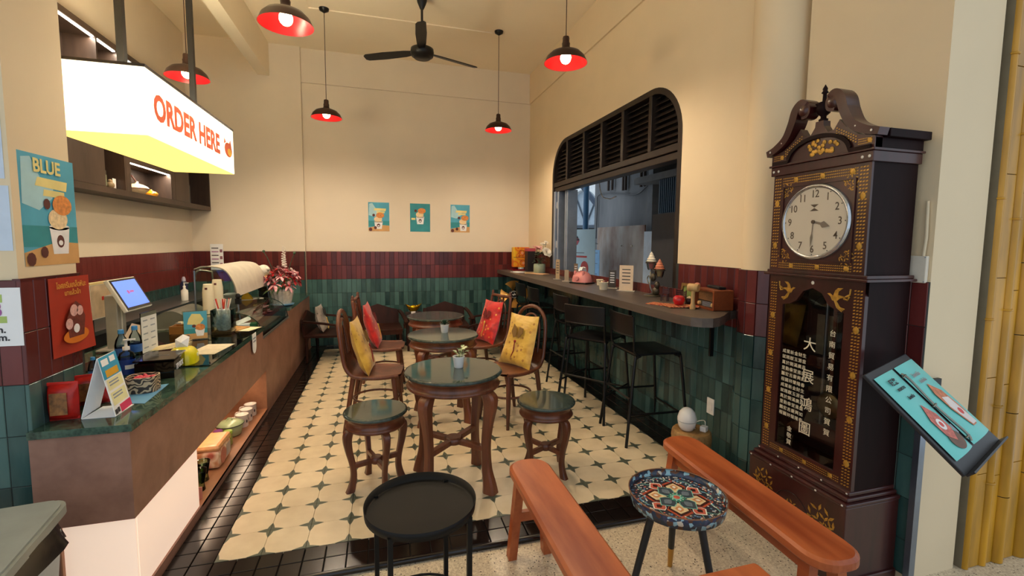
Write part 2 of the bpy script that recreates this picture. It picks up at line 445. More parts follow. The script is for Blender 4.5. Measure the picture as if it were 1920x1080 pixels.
for z0, z1, k in ROWS:
    for i in range(nc):
        a = 2*PI*(i+.5)/nc
        if not (PI*.70 < a < PI*1.62): continue
        link('green_tile' if k == 'g' else 'maroon_tile', tile_mesh(round(z1-z0, 4), k), COLUMN, (CXC+(CR+.010)*math.cos(a), CYC+(CR+.010)*math.sin(a), z0), (0, 0, a+PI/2))
# thin cap over the tile band
struct('trim_6', B().box(-.54, -.516, -.205, .15, 1.362, 1.37), MAROON)

# corner guard, switch plate and bamboo-glazed yellow column at the far right
STL = mat('brushed_steel', '#8b97a8', .3, metal=.9)
struct('trim_7', B().box(3.08, 3.1, -.955, -.93, -.03, .93).box(3.1, 3.115, -.955, -.94, -.03, .93), STL)
# ------------------------------------------------------------------ pendant lamps, ceiling fan, order sign: the room's own lights, plus an added ceiling uplight
RED_IN = mat('red_enamel', '#a01820', .3)
BRONZE = mat('dark_bronze', '#3a241c', .4, metal=.5)
BULB = mat_emit('warm_bulb', '#ffd9a0', 30)
def make_pendant(label):
    t = thing('pendant_lamp', label, 'lamp', group='red enamel pendant lamps')
    prof = [(.024, .20), (.03, .13), (.036, .105), (.06, .10), (.115, .078), (.148, .045), (.168, .0)]
    obj('lamp_shade', B().lathe(list(reversed(prof)), 36, cap=False), BRONZE, t)
    obj('shade_lining', B().lathe([(.1665, .0005), (.1465, .044), (.1135, .076), (.058, .097), (.02, .099)], 36, cap=False), RED_IN, t)
    obj('lamp_cap', B().lathe([(.034, .105), (.03, .13), (.032, .15), (.026, .16), (.027, .19), (.018, .2), (.004, .21)], 20), BRONZE, t)
    obj('bulb', B().ball(.042, (0, 0, .042), 16, 12, (1, 1, 1.1)), BULB, t)
    obj('cord', B().tube([(0, 0, .2), (0, 0, 1.2)], .0035, 6), BRONZE, t)
    obj('ceiling_rose', B().lathe([(.003, ZC-2.92-.05), (.05, ZC-2.92-.022), (.055, ZC-2.92)], 20), BLACK, t)
    return t
LP = 660
def lamp_light(x, y, z):
    l = bpy.data.lights.new('bulb_light', 'SPOT'); l.energy = LP; l.color = (1, .82, .60); l.shadow_soft_size = .04
    l.spot_size = math.radians(166); l.spot_blend = 1.0
    o = bpy.data.objects.new('bulb_light', l); COL.objects.link(o); o.location = (x, y, z)
p0 = make_pendant('red lined pendant lamp, larger of the two nearest the front, left of the fan')
p0.location = (.206, 1.05, 2.92)
lamps = [(.206, 1.05, 0)]
for x, y, lab in ((2.19, 1.1, 'red lined pendant lamp hanging in front of the right wall above the louvred window'),
                  (.2, 3.4, 'red lined pendant lamp hanging left of the ceiling fan near the back wall'),
                  (2.22, 3.36, 'red lined pendant lamp at the back right, between the fan and the louvred window'),
                  (-.82, 2.38, 'red lined pendant lamp above the lit order sign over the counter')):
    dup(p0, (x, y, 2.92), 0, lab); lamps.append((x, y, 0))
for c in p0.children:
    if c.name.startswith('cord'): c.data = B().tube([(0, 0, .2), (0, 0, ZC-2.92-.03)], .0035, 6).mesh('cord', BRONZE); cd = c.data
for o in bpy.data.objects:
    if o.name.startswith('cord'): o.data = cd
for x, y, _ in lamps: lamp_light(x, y, 2.92+.03)

# ceiling fan at rest
t = thing('ceiling_fan', 'black three-bladed ceiling fan on a long rod', 'fan', (1.235, 2.82, 3.55))
obj('motor', B().lathe([(.001, -.07), (.085, -.068), (.095, -.05), (.115, -.045), (.125, -.01), (.12, .03), (.07, .055), (.03, .065), (.03, .12), (.015, .13)], 32), BLACK, t)
obj('rod', B().cyl(.013, .1, ZC-3.55-.06, 12).lathe([(.02, ZC-3.55-.13), (.05, ZC-3.55-.06), (.06, ZC-3.55)], 20), BLACK, t)
for a in (math.radians(150), math.radians(22), math.radians(-96)):
    bl = obj('blade', B().add(*(lambda o: ([(x, y, z) for z in (-.004, .004) for x, y in o], [tuple(reversed(range(len(o)))), tuple(range(len(o), 2*len(o)))]+[(i, (i+1) % len(o), len(o)+(i+1) % len(o), len(o)+i) for i in range(len(o))]))([(.1, -.03), (.2, -.05), (.45, -.058), (.66, -.05), (.69, -.03), (.69, .03), (.66, .05), (.45, .055), (.2, .045), (.1, .03)]), RX(math.radians(14))), BLACK, t, (0, 0, .0), (0, 0, a))

# lit ORDER HERE box on black poles
CRM = mat_emit('lit_cream_panel', '#fff3d2', 1.5)
CRMB = mat_emit('lit_yellow_underside', '#ffe377', 1.05)
ORANGE = mat('orange_red_letter', '#e2623a', .5)
t = thing('order_sign', 'long glowing cream ORDER HERE box sign hung above the counter', 'sign', (-.35, .45, 2.05))
L, D, Hh = 1.42, .42, .335
obj('front_panel', B().box(-.012, 0, 0, L, .0, Hh), CRM, t)
obj('end_panel', B().box(-D, -.012, 0, .012, 0, Hh), CRM, t)
obj('end_panel', B().box(-D, -.012, L-.012, L, 0, Hh), CRM, t)
obj('back_panel', B().box(-D, -D+.012, .012, L-.012, 0, Hh), CRM, t)
obj('underside_panel', B().box(-D+.002, -.002, .002, L-.002, -.004, .0), CRMB, t)
obj('added_uplight_panel', B().box(-D+.002, -.002, .002, L-.002, Hh, Hh+.006), mat_emit('added_uplight_glow', '#fff0cc', 24.0), t)  # unseen glowing top, added to throw light up onto the ceiling
for y0, y1, x0, x1 in ((-.004, L+.004, -.012, .004), (-.004, L+.004, -D-.004, -D+.012), (-.004, .012, -D+.012, -.012), (L-.012, L+.004, -D+.012, -.012)): obj('top_frame', B().box(x0, x1, y0, y1, Hh, Hh+.014), STEEL, t)
tx = text('lettering', 'ORDER HERE', .185, ORANGE, t, (.002, .582, .160), RIGHTW, sx=.93, bold=.0075)
cup = obj('teapot_emblem', B().prism([(.0+.05*math.cos(a)*(1.0), .05*math.sin(a)) for a in [2*PI*k/20 for k in range(20)]], 0, .002).prism([(-.055, .03), (-.05, .07), (-.03, .045)], 0, .002).prism([(.012, .045), (.03, .075), (.045, .03)], 0, .002), ORANGE, t, (.001, 1.285, .165), RIGHTW)
cup.scale = (1.75, 1.1, 1)
obj('spout', B().prism(circle(.026, 16), .002, .003), mat('lit_yellow', '#f4c54a', .6), cup, (.012, -.014, 0))
for y, l2 in ((.3, .9), (1.3, .9)):
    obj('hanging_pole', B().box(-.24, -.205, y-.0175, y+.0175, Hh+.012, ZC-2.05), BLACK, t)
# ------------------------------------------------------------------ window_1: bronze louvre fanlight over an open hatch
WIN = struct('window_1', B().box(XR-.004, XR+.2, Y0, Y1, 1.05, 1.105), STEEL)
def arch(ins, n=12):
    """inner edge of the opening, offset inwards, from the left springing to the right, as (y, z)"""
    r = RR-ins; o = []
    for k in range(n+1):
        a = PI/2*k/n; o.append((Y1-RR+r*math.cos(a), ZT-RR+r*math.sin(a)))
    for k in range(n+1):
        a = PI/2+PI/2*k/n; o.append((Y0+RR+r*math.cos(a), ZT-RR+r*math.sin(a)))
    return o
ZTR = 2.21
oa = [(Y1-.0, 1.1)]+arch(.0)+[(Y0+.0, 1.1)]; ia = [(Y1-.05, 1.1)]+arch(.05)+[(Y0+.05, 1.1)]
q = B(); n = len(oa)
vs = [(x, y, z) for x in (XR-.004, XR+.12) for o in (oa, ia) for y, z in o]; fs = []
for i in range(n-1):
    fs += [(i, i+1, n+i+1, n+i), (2*n+i+1, 2*n+i, 3*n+i, 3*n+i+1), (n+i, n+i+1, 3*n+i+1, 3*n+i), (i+1, i, 2*n+i, 2*n+i+1)]
q.add(vs, fs)
# thin frame below the transom: the jambs taper to 2 cm there, so only the upper part is deep
obj('window_frame', q, STEEL, WIN)
obj('transom', B().box(XR+.0, XR+.1, Y0+.02, Y1-.02, ZTR+.055, ZTR+.115, ch=.006), STEEL, WIN)
obj('transom', B().box(XR+.015, XR+.13, Y0+.02, Y1-.02, ZTR-.01, ZTR+.05, ch=.006), STEEL, WIN)
posts = [3.137, 2.639, 2.19, 1.745, 1.265]
for y in posts: obj('mullion', B().box(XR+.0, XR+.09, y-.024, y+.024, ZTR+.11, ZT-.04, ch=.004), STEEL, WIN)
obj('shutter_board', B().prism([(y, z) for y, z in reversed([(Y1-.045, ZTR+.1)]+arch(.045)+[(Y0+.045, ZTR+.1)])], XR+.10, XR+.115, MYZ), mat('shutter_back', '#17110e', .7), WIN)
ed = [Y0+.05]+sorted(posts)+[Y1-.05]
def arch_lim(z):
    d = z-(ZT-RR)
    c = 0 if d <= 0 else (RR-.05)-math.sqrt(max(0, (RR-.05)**2-d*d))
    return Y0+.05+c, Y1-.05-c
for a, c in zip(ed[:-1], ed[1:]):
    for k in range(9):
        z = ZTR+.145+k*.052; lo, hi = arch_lim(z+.02)
        y0, y1 = max(a+.02, lo), min(c-.02, hi)
        if y1-y0 > .03: obj('slat', B().box(-.008, .055, y0, y1, -.004, .004, RY(math.radians(-38))), STEEL, WIN, (XR+.04, 0, z))
ALU = mat('pale_aluminium', '#9aa6b8', .35, metal=.5)
for y0, y1, x0, x1, mm in ((3.5, 3.57, XR+.0, XR+.13, ALU), (3.43, 3.48, XR+.02, XR+.14, ALU), (3.27, 3.31, XR+.06, XR+.2, ALU), (3.215, 3.255, XR+.06, XR+.2, ALU)):
    obj('folded_leaf', B().box(x0, x1, y0, y1, 1.1, ZTR, ch=.004), mm, WIN)
obj('leaf_gap', B().box(XR+.12, XR+.16, 3.31, 3.43, 1.1, ZTR), mat('gap_shade_black', '#0b0b0c', .7), WIN)  # solid black strip standing in for the shade between the folded leaves
for z in (1.45, 1.98): obj('hinge', B().box(XR+.02, XR+.05, 3.485, 3.5, z, z+.09), WHITE, WIN)

# ------------------------------------------------------------------ the alley beyond the hatch
m, nt, b = _base('weathered_render', .85, 0)
n1 = _n(nt, 'ShaderNodeTexNoise'); n1.inputs['Scale'].default_value = 1.3; n1.inputs['Detail'].default_value = 8; nt.links.new(_coord(nt, (1, 1, .35)), n1.inputs['Vector'])
nt.links.new(_ramp(nt, n1.outputs['Fac'], [(.3, '#5c6066'), (.55, '#85878a'), (.75, '#a3a3a1')]), b.inputs['Base Color'])
RENDER = m
AW = struct('wall_alley', B().box(4.75, 4.95, 3.72, 5.75, -.1, 3.3).box(4.98, 5.1, .5, 3.72, -.1, 3.3), RENDER)
struct('wall_alley', B().box(4.62, 4.98, 3.6, 3.72, -.1, 3.3), mat('alley_grey', '#7d8288', .8))
struct('floor', B().box(3.3, 9, -.1, 16, -.2, -.03), mat('alley_concrete', '#8a8781', .85))
struct('ceiling', B().box(3.3, 5.1, .4, 4.4, 3.1, 3.2), mat('alley_soffit', '#3b3d40', .9))
struct('trim_8', B().box(4.38, 4.98, 2.3, 3.72, 2.38, 2.47), mat('alley_ledge', '#84878a', .8))
t = thing('blue_shutter', 'dark blue louvred shutter high on the alley wall, right of the window view', 'shutter', (4.42, 2.9, 1.9))
obj('frame', B().box(0, .05, -.24, .24, 0, .5), mat('navy_paint', '#16344a', .5), t)
for k in range(10): obj('slat', B().box(-.02, .0, -.2+k*.042, -.18+k*.042, .03, .47), mat('navy_paint2', '#1d425c', .5), t)
# drain pipes and cables
PIPE = mat('rust_pipe', '#4a3f3b', .6)
NTH = ('leftmost', 'second from left', 'third from left', 'fourth from left', 'fifth from left', 'rightmost')
for k, (y, z0, z1) in enumerate(((5.12, 2.45, 3.1), (4.98, 2.45, 3.1), (4.6, 2.4, 3.1), (4.52, 2.4, 3.1), (4.05, 2.4, 3.1), (3.95, 2.4, 3.1))):
    tag(obj('drain_pipe', B().tube([(4.7, y, z0), (4.7, y, z1)], .025, 8), PIPE), NTH[k]+' of the short dark pipes high on the grey alley wall', 'pipe', 'dark pipes high on the alley wall')
tag(obj('blue_downpipe', B().tube([(4.62, 5.86, -.03), (4.62, 5.86, 3.1)], .055, 12), mat('blue_pipe', '#28567a', .45)), 'tall blue downpipe at the left corner of the alley wall', 'pipe')
tag(obj('wall_cable', B().tube(bez([(4.72, 5.6, 1.6), (4.72, 5.58, 2.2), (4.72, 5.5, 2.42), (4.72, 4.7, 2.36), (4.72, 4.2, 2.3), (4.72, 3.85, 2.42)], 6), .011, 6), mat('cable_grey', '#55585c', .6)), 'sagging grey cable strung along the alley wall', 'cable')
tag(obj('hanging_cable', B().tube(bez([(3.6, 3.38, 3.1), (3.62, 3.3, 2.25), (3.65, 3.12, 2.1), (3.7, 3.0, 2.12)], 6), .008, 6), WHITE), 'white cable looping down in front of the bright alley end', 'cable')
tag(obj('conduit', B().tube(bez([(4.3, 3.9, 3.05), (4.3, 3.88, 2.62), (4.3, 3.8, 2.56), (4.3, 3.4, 2.52)], 6), .012, 6), mat('pale_conduit', '#b4b6b2', .6)), 'pale bent conduit below the alley soffit', 'cable')
tag(obj('rail_bar', B().tube([(4.5, 5.7, 1.56), (4.5, 5.05, 1.5)], .012, 6), BLACK), 'thin dark bar between blue downpipe and rusty sheet in alley', 'bar')
# leaning sheets and boards
m, nt, b = _base('rusty_sheet', .55, 0)
n1 = _n(nt, 'ShaderNodeTexNoise'); n1.inputs['Scale'].default_value = 2.6; n1.inputs['Detail'].default_value = 7; nt.links.new(_coord(nt, (1, 1, .5)), n1.inputs['Vector'])
nt.links.new(_ramp(nt, n1.outputs['Fac'], [(.32, '#6b3f28'), (.44, '#97806f'), (.6, '#ada39a'), (.8, '#c2b7ac')]), b.inputs['Base Color'])
t = thing('metal_sheet', 'large rust-stained metal sheet leaning in the alley behind the bar', 'metal sheet', (4.5, 4.33, 0))
obj('sheet', B().box(-.01, .01, -.76, .76, .55, 1.79), m, t)
for y_, z_ in ((-.1, 1.48), (-.42, 1.48), (-.42, .99)): obj('bolt', B().ball(.014, (-.015, y_, z_), 8, 6), WHITE, t)
obj('leg', B().box(.0, .03, -.7, -.66, -.03, .6).box(.0, .03, .66, .7, -.03, .6), PIPE, t)
tag(obj('white_board', B().box(4.56, 4.59, 3.3, 4.9, -.03, 1.2).box(4.44, 4.47, 3.14, 3.5, -.03, 1.69), mat('pale_blue_board', '#cfe0f4', .5)), 'pale bluish white board standing at the right of the rusty sheet', 'board')
tag(obj('grey_partition', B().box(3.86, 3.92, 1.2, 2.41, -.03, 1.86), mat('charcoal_panel', '#37373c', .6)), 'dark charcoal partition panel at the right side of the hatch view', 'panel')
# bright end of the alley: white house with an arched window
HW = thing('white_house', 'bright white house with an arched window at the alley end', 'house', (7.2, 11.6, 0))
WHW = mat('white_wash', '#f0f5fa', .8)
WHM = Matrix.Rotation(math.radians(-60), 4, 'Z')
q = B().box(-2.4, -.55, 0, .4, 0, 4.6, WHM).box(.55, 2.4, 0, .4, 0, 4.6, WHM).box(-.55, .55, 0, .4, 3.25, 4.6, WHM)
for sg in (-1, 1):
    o = [(sg*.55, 3.25)]+[(sg*.55*math.cos(a), 2.7+.55*math.sin(a)) for a in [PI/2*k/8 for k in range(9)]]
    o = o if sg < 0 else list(reversed(o))
    q.prism([(x, -z) for x, z in o][::-1], 0, .4, WHM @ Matrix(((1, 0, 0, 0), (0, 0, 1, 0), (0, -1, 0, 0), (0, 0, 0, 1))))
obj('wall', q, WHW, HW)
ARW = obj('arched_window', B().box(-.55, .55, .2, .24, 2.0, 3.25, WHM), mat('pale_pane', '#aebfce', .3), HW)
obj('glazing_bar', B().box(-.55, .55, .15, .2, 2.0, 2.1, WHM).box(-.02, .02, .15, .2, 2.1, 3.2, WHM).tube([WHM @ Vector((0, .17, 2.1)), WHM @ Vector((.4, .17, 3.0))], .025, 6).tube([WHM @ Vector((0, .17, 2.1)), WHM @ Vector((-.4, .17, 3.0))], .025, 6), mat('grey_bars', '#4f5b68', .6), ARW)
obj('doorway', B().box(-.55, .55, .2, .3, 0, 2.0, WHM), mat('dark_doorway', '#2b2a2c', .8), HW)
tag(obj('roof_brace', B().tube([(5.0, 6.9, 2.75), (5.3, 6.4, 2.1)], .06, 6), mat('slate_steel', '#44546a', .6)), 'slanting grey roof brace in front of the white house', 'brace')

# roll-up banner and printed sheet
PBLUE = mat('banner_blue', '#d3effc', .6, var=.02)
PINK = mat('print_pink', '#e6a0a4', .6); CORAL = mat('print_coral', '#d9534e', .6); DKRED = mat('print_maroon', '#7a2327', .6)
INK = mat('print_ink', '#2d2d33', .6); GREYINK = mat('print_grey', '#8d98a5', .6)
t = thing('roll_up_banner', 'pale blue roll-up banner with a pink dessert, outside the hatch', 'banner', (3.95, 4.66, 0), -PI/2+.35)
obj('sheet', B().box(-.36, .36, 0, .006, .05, 1.74), PBLUE, t)
obj('foot', B().box(-.38, .38, -.06, .06, -.03, .05), ALU, t)
e = obj('printed_emblem', B().prism(circle(.05, 20, 0, 0, 1, .8), 0, .001).prism([(-.045, -.02), (0, -.085), (.045, -.02)], .0005, .0015), mat('print_salmon', '#c8606a', .6), t, (-.05, -.001, 1.56), FRONT)
obj('band', B().box(-.05, .05, -.012, .012, .001, .002), INK, e, (0, .008, 0)); obj('cap', B().prism([(-.03, .03), (.03, .03), (0, .075)], .001, .002), INK, e)
obj('printed_line', B().box(-.3, .18, -.002, 0, 1.275, 1.305), CORAL, t); obj('printed_line', B().box(-.2, .12, -.002, 0, 1.345, 1.36), GREYINK, t)
d = obj('printed_dessert', B().prism(circle(.24, 24, -.02, .84), 0, .001), mat('print_white', '#eef2f0', .6), t, (0, -.001, 0), FRONT)
obj('scoop', B().prism(circle(.13, 18, -.12, 1.0, 1.1, .8), .001, .002).prism(circle(.10, 18, .13, 1.1, .9, 1.2), .001, .002), CORAL, d)
obj('scoop', B().prism(circle(.1, 16, -.24, .84), .001, .002).prism(circle(.07, 14, .2, .86, .6, 1.4), .001, .002), PINK, d)
t = thing('printed_sheet', 'light blue printed sheet on a stand right of the banner', 'poster', (4.3, 4.87, 0), -PI/2+.3)
obj('sheet', B().box(-.17, .17, 0, .006, .85, 1.4), mat('sheet_blue', '#a9d2f4', .6), t)
obj('post', B().tube([(0, .02, -.03), (0, .02, 1.45)], .012, 8), BLACK, t)
for k in range(3): obj('printed_line', B().box(-.13, .12, -.002, 0, 1.34-k*.18, 1.352-k*.18).box(-.13, -.02, -.002, 0, 1.3-k*.18, 1.312-k*.18).box(-.12, -.09, -.002, 0, 1.2-k*.15, 1.27-k*.15).box(.02, .05, -.002, 0, 1.2-k*.15, 1.27-k*.15), GREYINK, t)

# ------------------------------------------------------------------ bar counter along the right wall
ZB = 1.085
WOODG = mat_wood('grey_brown_laminate', '#453b35', '#5e534a', .42, 5, (1, .1, 1), .03)
t = thing('bar_counter', 'long dark grey-brown bar counter under the louvred window', 'counter', (0, 0, ZB))
bo = [(3.046, 4.62), (2.535, 4.62), (2.535, .12), (2.54, .03), (2.56, -.04), (2.60, -.09), (2.66, -.112), (2.73, -.085), (2.82, -.02), (2.93, .075), (2.985, .115), (3.046, .13)]
obj('worktop', B().prism(bo, -.055, 0), WOODG, t)
for y in (.34, 1.45, 2.6, 3.75):
    obj('bracket', B().box(2.72, 3.046, y-.009, y+.009, -.085, -.056).box(3.02, 3.046, y-.009, y+.009, -.36, -.085), BLACK, t)

# ------------------------------------------------------------------ bar stools
SEATB = mat('black_laminate', '#141416', .32, var=.15)
def make_stool(label):
    t = thing('bar_stool', label, 'stool', group='black bar stools')
    obj('seat', B().grid(lambda u, v: (-.19+.38*u, -.19+.38*v, .70+.012*math.cos((u-.5)*PI*2)*.5-.006), 8, 2).grid(lambda u, v: (-.19+.38*u, .19-.38*v, .688+.012*math.cos((u-.5)*PI*2)*.5-.006), 8, 2).box(-.19, .19, -.19, .19, .682, .696), SEATB, t)
    obj('backrest', B().grid(lambda u, v: (-.205-.03*math.sin(PI*u)-.015*v, -.19+.38*u, .83+.15*v), 8, 3).grid(lambda u, v: (-.217-.03*math.sin(PI*u)-.015*v, .19-.38*u, .83+.15*v), 8, 3), SEATB, t)
    obj('back_rail', B().tube([(-.212-.03*math.sin(PI*k/8), -.19+.38*k/8, .828) for k in range(9)], .008, 6).tube([(-.227-.03*math.sin(PI*k/8), -.19+.38*k/8, .982) for k in range(9)], .006, 6), BLACK, t)
    for sy in (-1, 1):
        obj('leg', B().tube(bez([(-.27, sy*.235, 0), (-.2, sy*.195, .62), (-.185, sy*.19, .665), (-.15, sy*.185, .68)], 5), .0115, 8), BLACK, t)
        obj('leg', B().tube(bez([(.25, sy*.235, 0), (.19, sy*.195, .62), (.175, sy*.19, .665), (.14, sy*.185, .68)], 5), .0115, 8), BLACK, t)
        obj('back_post', B().tube([(-.17, sy*.185, .68), (-.205, sy*.19, .72), (-.222, sy*.19, .98)], .009, 6), BLACK, t)
    obj('footrest', B().tube([(.23, -.22, .2), (.23, .22, .2)], .009, 6).tube([(-.245, -.22, .24), (.235, -.22, .24)], .009, 6).tube([(-.245, .22, .3), (.225, .22, .3)], .009, 6).tube([(-.24, -.215, .36), (-.24, .215, .36)], .009, 6), BLACK, t)
    return t
s0 = make_stool('black bar stool nearest the white diffuser, first under the bar'); s0.location = (2.80, .80, 0); s0.rotation_euler.z = -.05
for x, y, a, lab in ((2.63, 1.34, .62, 'black bar stool turned with its back to us, second along the bar'),
                     (2.78, 2.02, .03, 'black bar stool third along the bar, behind the turned one'),
                     (2.74, 2.80, .02, 'black bar stool fourth along the bar from the clock'),
                     (2.76, 3.38, .03, 'black bar stool last along the bar, beside the brass fan')):
    dup(s0, (x, y, 0), a, lab)
# ------------------------------------------------------------------ marble tables and stools of carved wood
TEAK = mat_wood('red_brown_wood', '#482112', '#7c4328', .35, 5, (1, 1, .15), .04, coat=.25)
MARB = mat_marble('dark_green_marble', '#2a3430', '#414d47', .07, 8)
def cab_leg(prof, w, n=6):
    """square-section curved leg in the local XZ plane: prof = [(radius, z, width)] top to bottom"""
    q = B(); P = bez([(r, 0, z) for r, z, _ in prof], n); Wd = bez([(k, 0, 0) for _, _, k in prof], n)
    vs = []
    for p, k in zip(P, Wd):
        h = k.x/2; c = h*.35
        for a, d in ((-h+c, -h), (h-c, -h), (h, -h+c), (h, h-c), (h-c, h), (-h+c, h), (-h, h-c), (-h, -h+c)): vs.append((p.x+a, d*w, p.z))
    m_ = len(P); fs = [tuple(range(8)), tuple(reversed(range((m_-1)*8, m_*8)))]
    for i in range(m_-1):
        for k in range(8):
            l = (k+1) % 8; fs.append((i*8+l, i*8+k, (i+1)*8+k, (i+1)*8+l))
    return q.add(vs, fs)
def make_round(name, label, cat, group, R, Hh, legp, zst, lw, rod):
    t = thing(name, label, cat, group=group)
    obj('marble_top', B().lathe([(R-.012, Hh-.022), (R-.002, Hh-.018), (R, Hh-.01), (R-.004, Hh-.003), (R-.014, Hh)], 56), MARB, t)
    obj('apron', B().lathe([(R-.035, Hh-.10), (R-.02, Hh-.098), (R-.014, Hh-.088), (R-.02, Hh-.078), (R-.03, Hh-.072), (R-.03, Hh-.035), (R-.018, Hh-.03), (R-.015, Hh-.0225)], 56), TEAK, t)
    me = cab_leg(legp, lw).mesh('leg', TEAK)
    for k in range(4): link('leg', me, t, (0, 0, 0), (0, 0, k*PI/2))
    rr = [r for r, z, _ in legp if abs(z-zst) < .09]; rr = sum(rr)/len(rr)
    for k in range(2): obj('stretcher', B().box(-rr, rr, -rod, rod, zst-.016+k*.001, zst+.016-k*.001, ch=.004), TEAK, t, rot=(0, 0, k*PI/2))
    obj('stretcher_boss', B().lathe([(rod*2.2, zst-.02), (rod*2.9, zst-.012), (rod*2.9, zst+.016), (rod*2.3, zst+.024)], 20), TEAK, t)
    return t
LEGT = [(.235, .635, .075), (.265, .60, .085), (.272, .54, .075), (.255, .42, .058), (.243, .30, .052), (.248, .16, .056), (.268, .06, .072), (.276, 0, .085)]
tb = make_round('marble_table', 'round marble-topped wooden table nearest us, with the leafy variegated pot plant', 'table', 'round marble tables', .305, .73, LEGT, .27, .85, .02)
tb.location = (1.207, .447, 0); tb.rotation_euler.z = PI/4
dup(tb, (1.285, 1.55, 0), PI/4, 'round marble-topped wooden table in the middle of the row of three')
dup(tb, (1.335, 2.55, 0), PI/4, 'round marble-topped wooden table farthest back in the row of three')
LEGS = [(.135, .395, .05), (.165, .375, .055), (.176, .33, .05), (.168, .26, .042), (.148, .17, .036), (.142, .10, .036), (.152, .04, .042), (.165, 0, .05)]
st = make_round('marble_stool', 'round marble-topped wooden stool left of the nearest table', 'stool', 'round marble stools', .193, .485, LEGS, .16, .8, .013)
st.location = (.735, .53, 0); st.rotation_euler.z = math.radians(20)
dup(st, (1.822, .432, 0), math.radians(28), 'round marble-topped wooden stool right of the nearest table')

# little pot plants
POTW = mat('white_ceramic', '#eceae6', .35, var=.02)
SOIL = mat('potting_soil', '#2a211a', .9, var=.3, scale=60)
def leaf(q, base, d, l, w, droop=.3, M=None):
    d = Vector(d).normalized(); side = d.cross(Vector((0, 0, 1)))
    side = side.normalized() if side.length > .05 else Vector((1, 0, 0))
    up = side.cross(d)
    P = []
    for t_, k in ((0, .12), (.3, .85), (.6, 1), (.85, .6), (1, .02)):
        c = Vector(base)+d*(l*t_)-Vector((0, 0, 1))*(droop*l*t_*t_)
        P.append((c-side*w/2*k+up*w*.12*k, c, c+side*w/2*k+up*w*.12*k))
    vs = [x for r_ in P for x in r_]; fs = []
    for i in range(4):
        for k in range(2): fs.append((i*3+k, i*3+k+1, i*3+k+4, i*3+k+3))
    q.add(vs, fs, M, True)
def mat_leaf(name, a, c, scale=60):
    if name in MATS: return MATS[name]
    m, nt, b = _base(name, .45, 0)
    v = _n(nt, 'ShaderNodeTexNoise'); v.inputs['Scale'].default_value = scale; nt.links.new(_coord(nt), v.inputs['Vector'])
    nt.links.new(_ramp(nt, v.outputs['Fac'], [(.42, a), (.58, c)]), b.inputs['Base Color']); MATS[name] = m; return m
t = thing('pot_plant', 'white pot with a variegated cream and green plant on the nearest table', 'plant', (1.243, .47, .7305))
obj('pot', B().lathe([(.026, 0), (.029, .004), (.037, .068), (.039, .072), (.036, .073), (.034, .062)], 24), POTW, t)
obj('soil', B().cyl(.0335, .058, .063, 20), SOIL, t)
VARI = mat_leaf('variegated_leaf', '#dfe3b8', '#5d7a3a')
random.seed(3)
for k in range(16):
    q = B(); a = random.uniform(0, 2*PI); h = random.uniform(.075, .125); r = random.uniform(.005, .035)
    base = (r*math.cos(a)+.008, r*math.sin(a), h)
    q.tube([(0.004, 0, .06), (base[0]*.6, base[1]*.6, h*.7), base], .0015, 4)
    leaf(q, base, (math.cos(a), math.sin(a), random.uniform(.1, .9)), random.uniform(.028, .042), .024, .3)
    obj('leaf', q, VARI, t)
t = thing('pot_plant', 'white pot with a dark green spiky plant on the middle table', 'plant', (1.305, 1.60, .7305))
obj('pot', B().lathe([(.028, 0), (.03, .003), (.037, .066), (.039, .07), (.036, .071), (.034, .06)], 24), POTW, t)
DKLEAF = mat_leaf('dark_leaf', '#1f3325', '#3a5a3d')
q = B()
for k in range(34):
    a = k*2.4; e = .25+k/34*1.1
    leaf(q, (0, 0, .065), (math.cos(a)*math.cos(e), math.sin(a)*math.cos(e), math.sin(e)), .06, .014, .1)
obj('foliage', q, DKLEAF, t, kind='stuff')

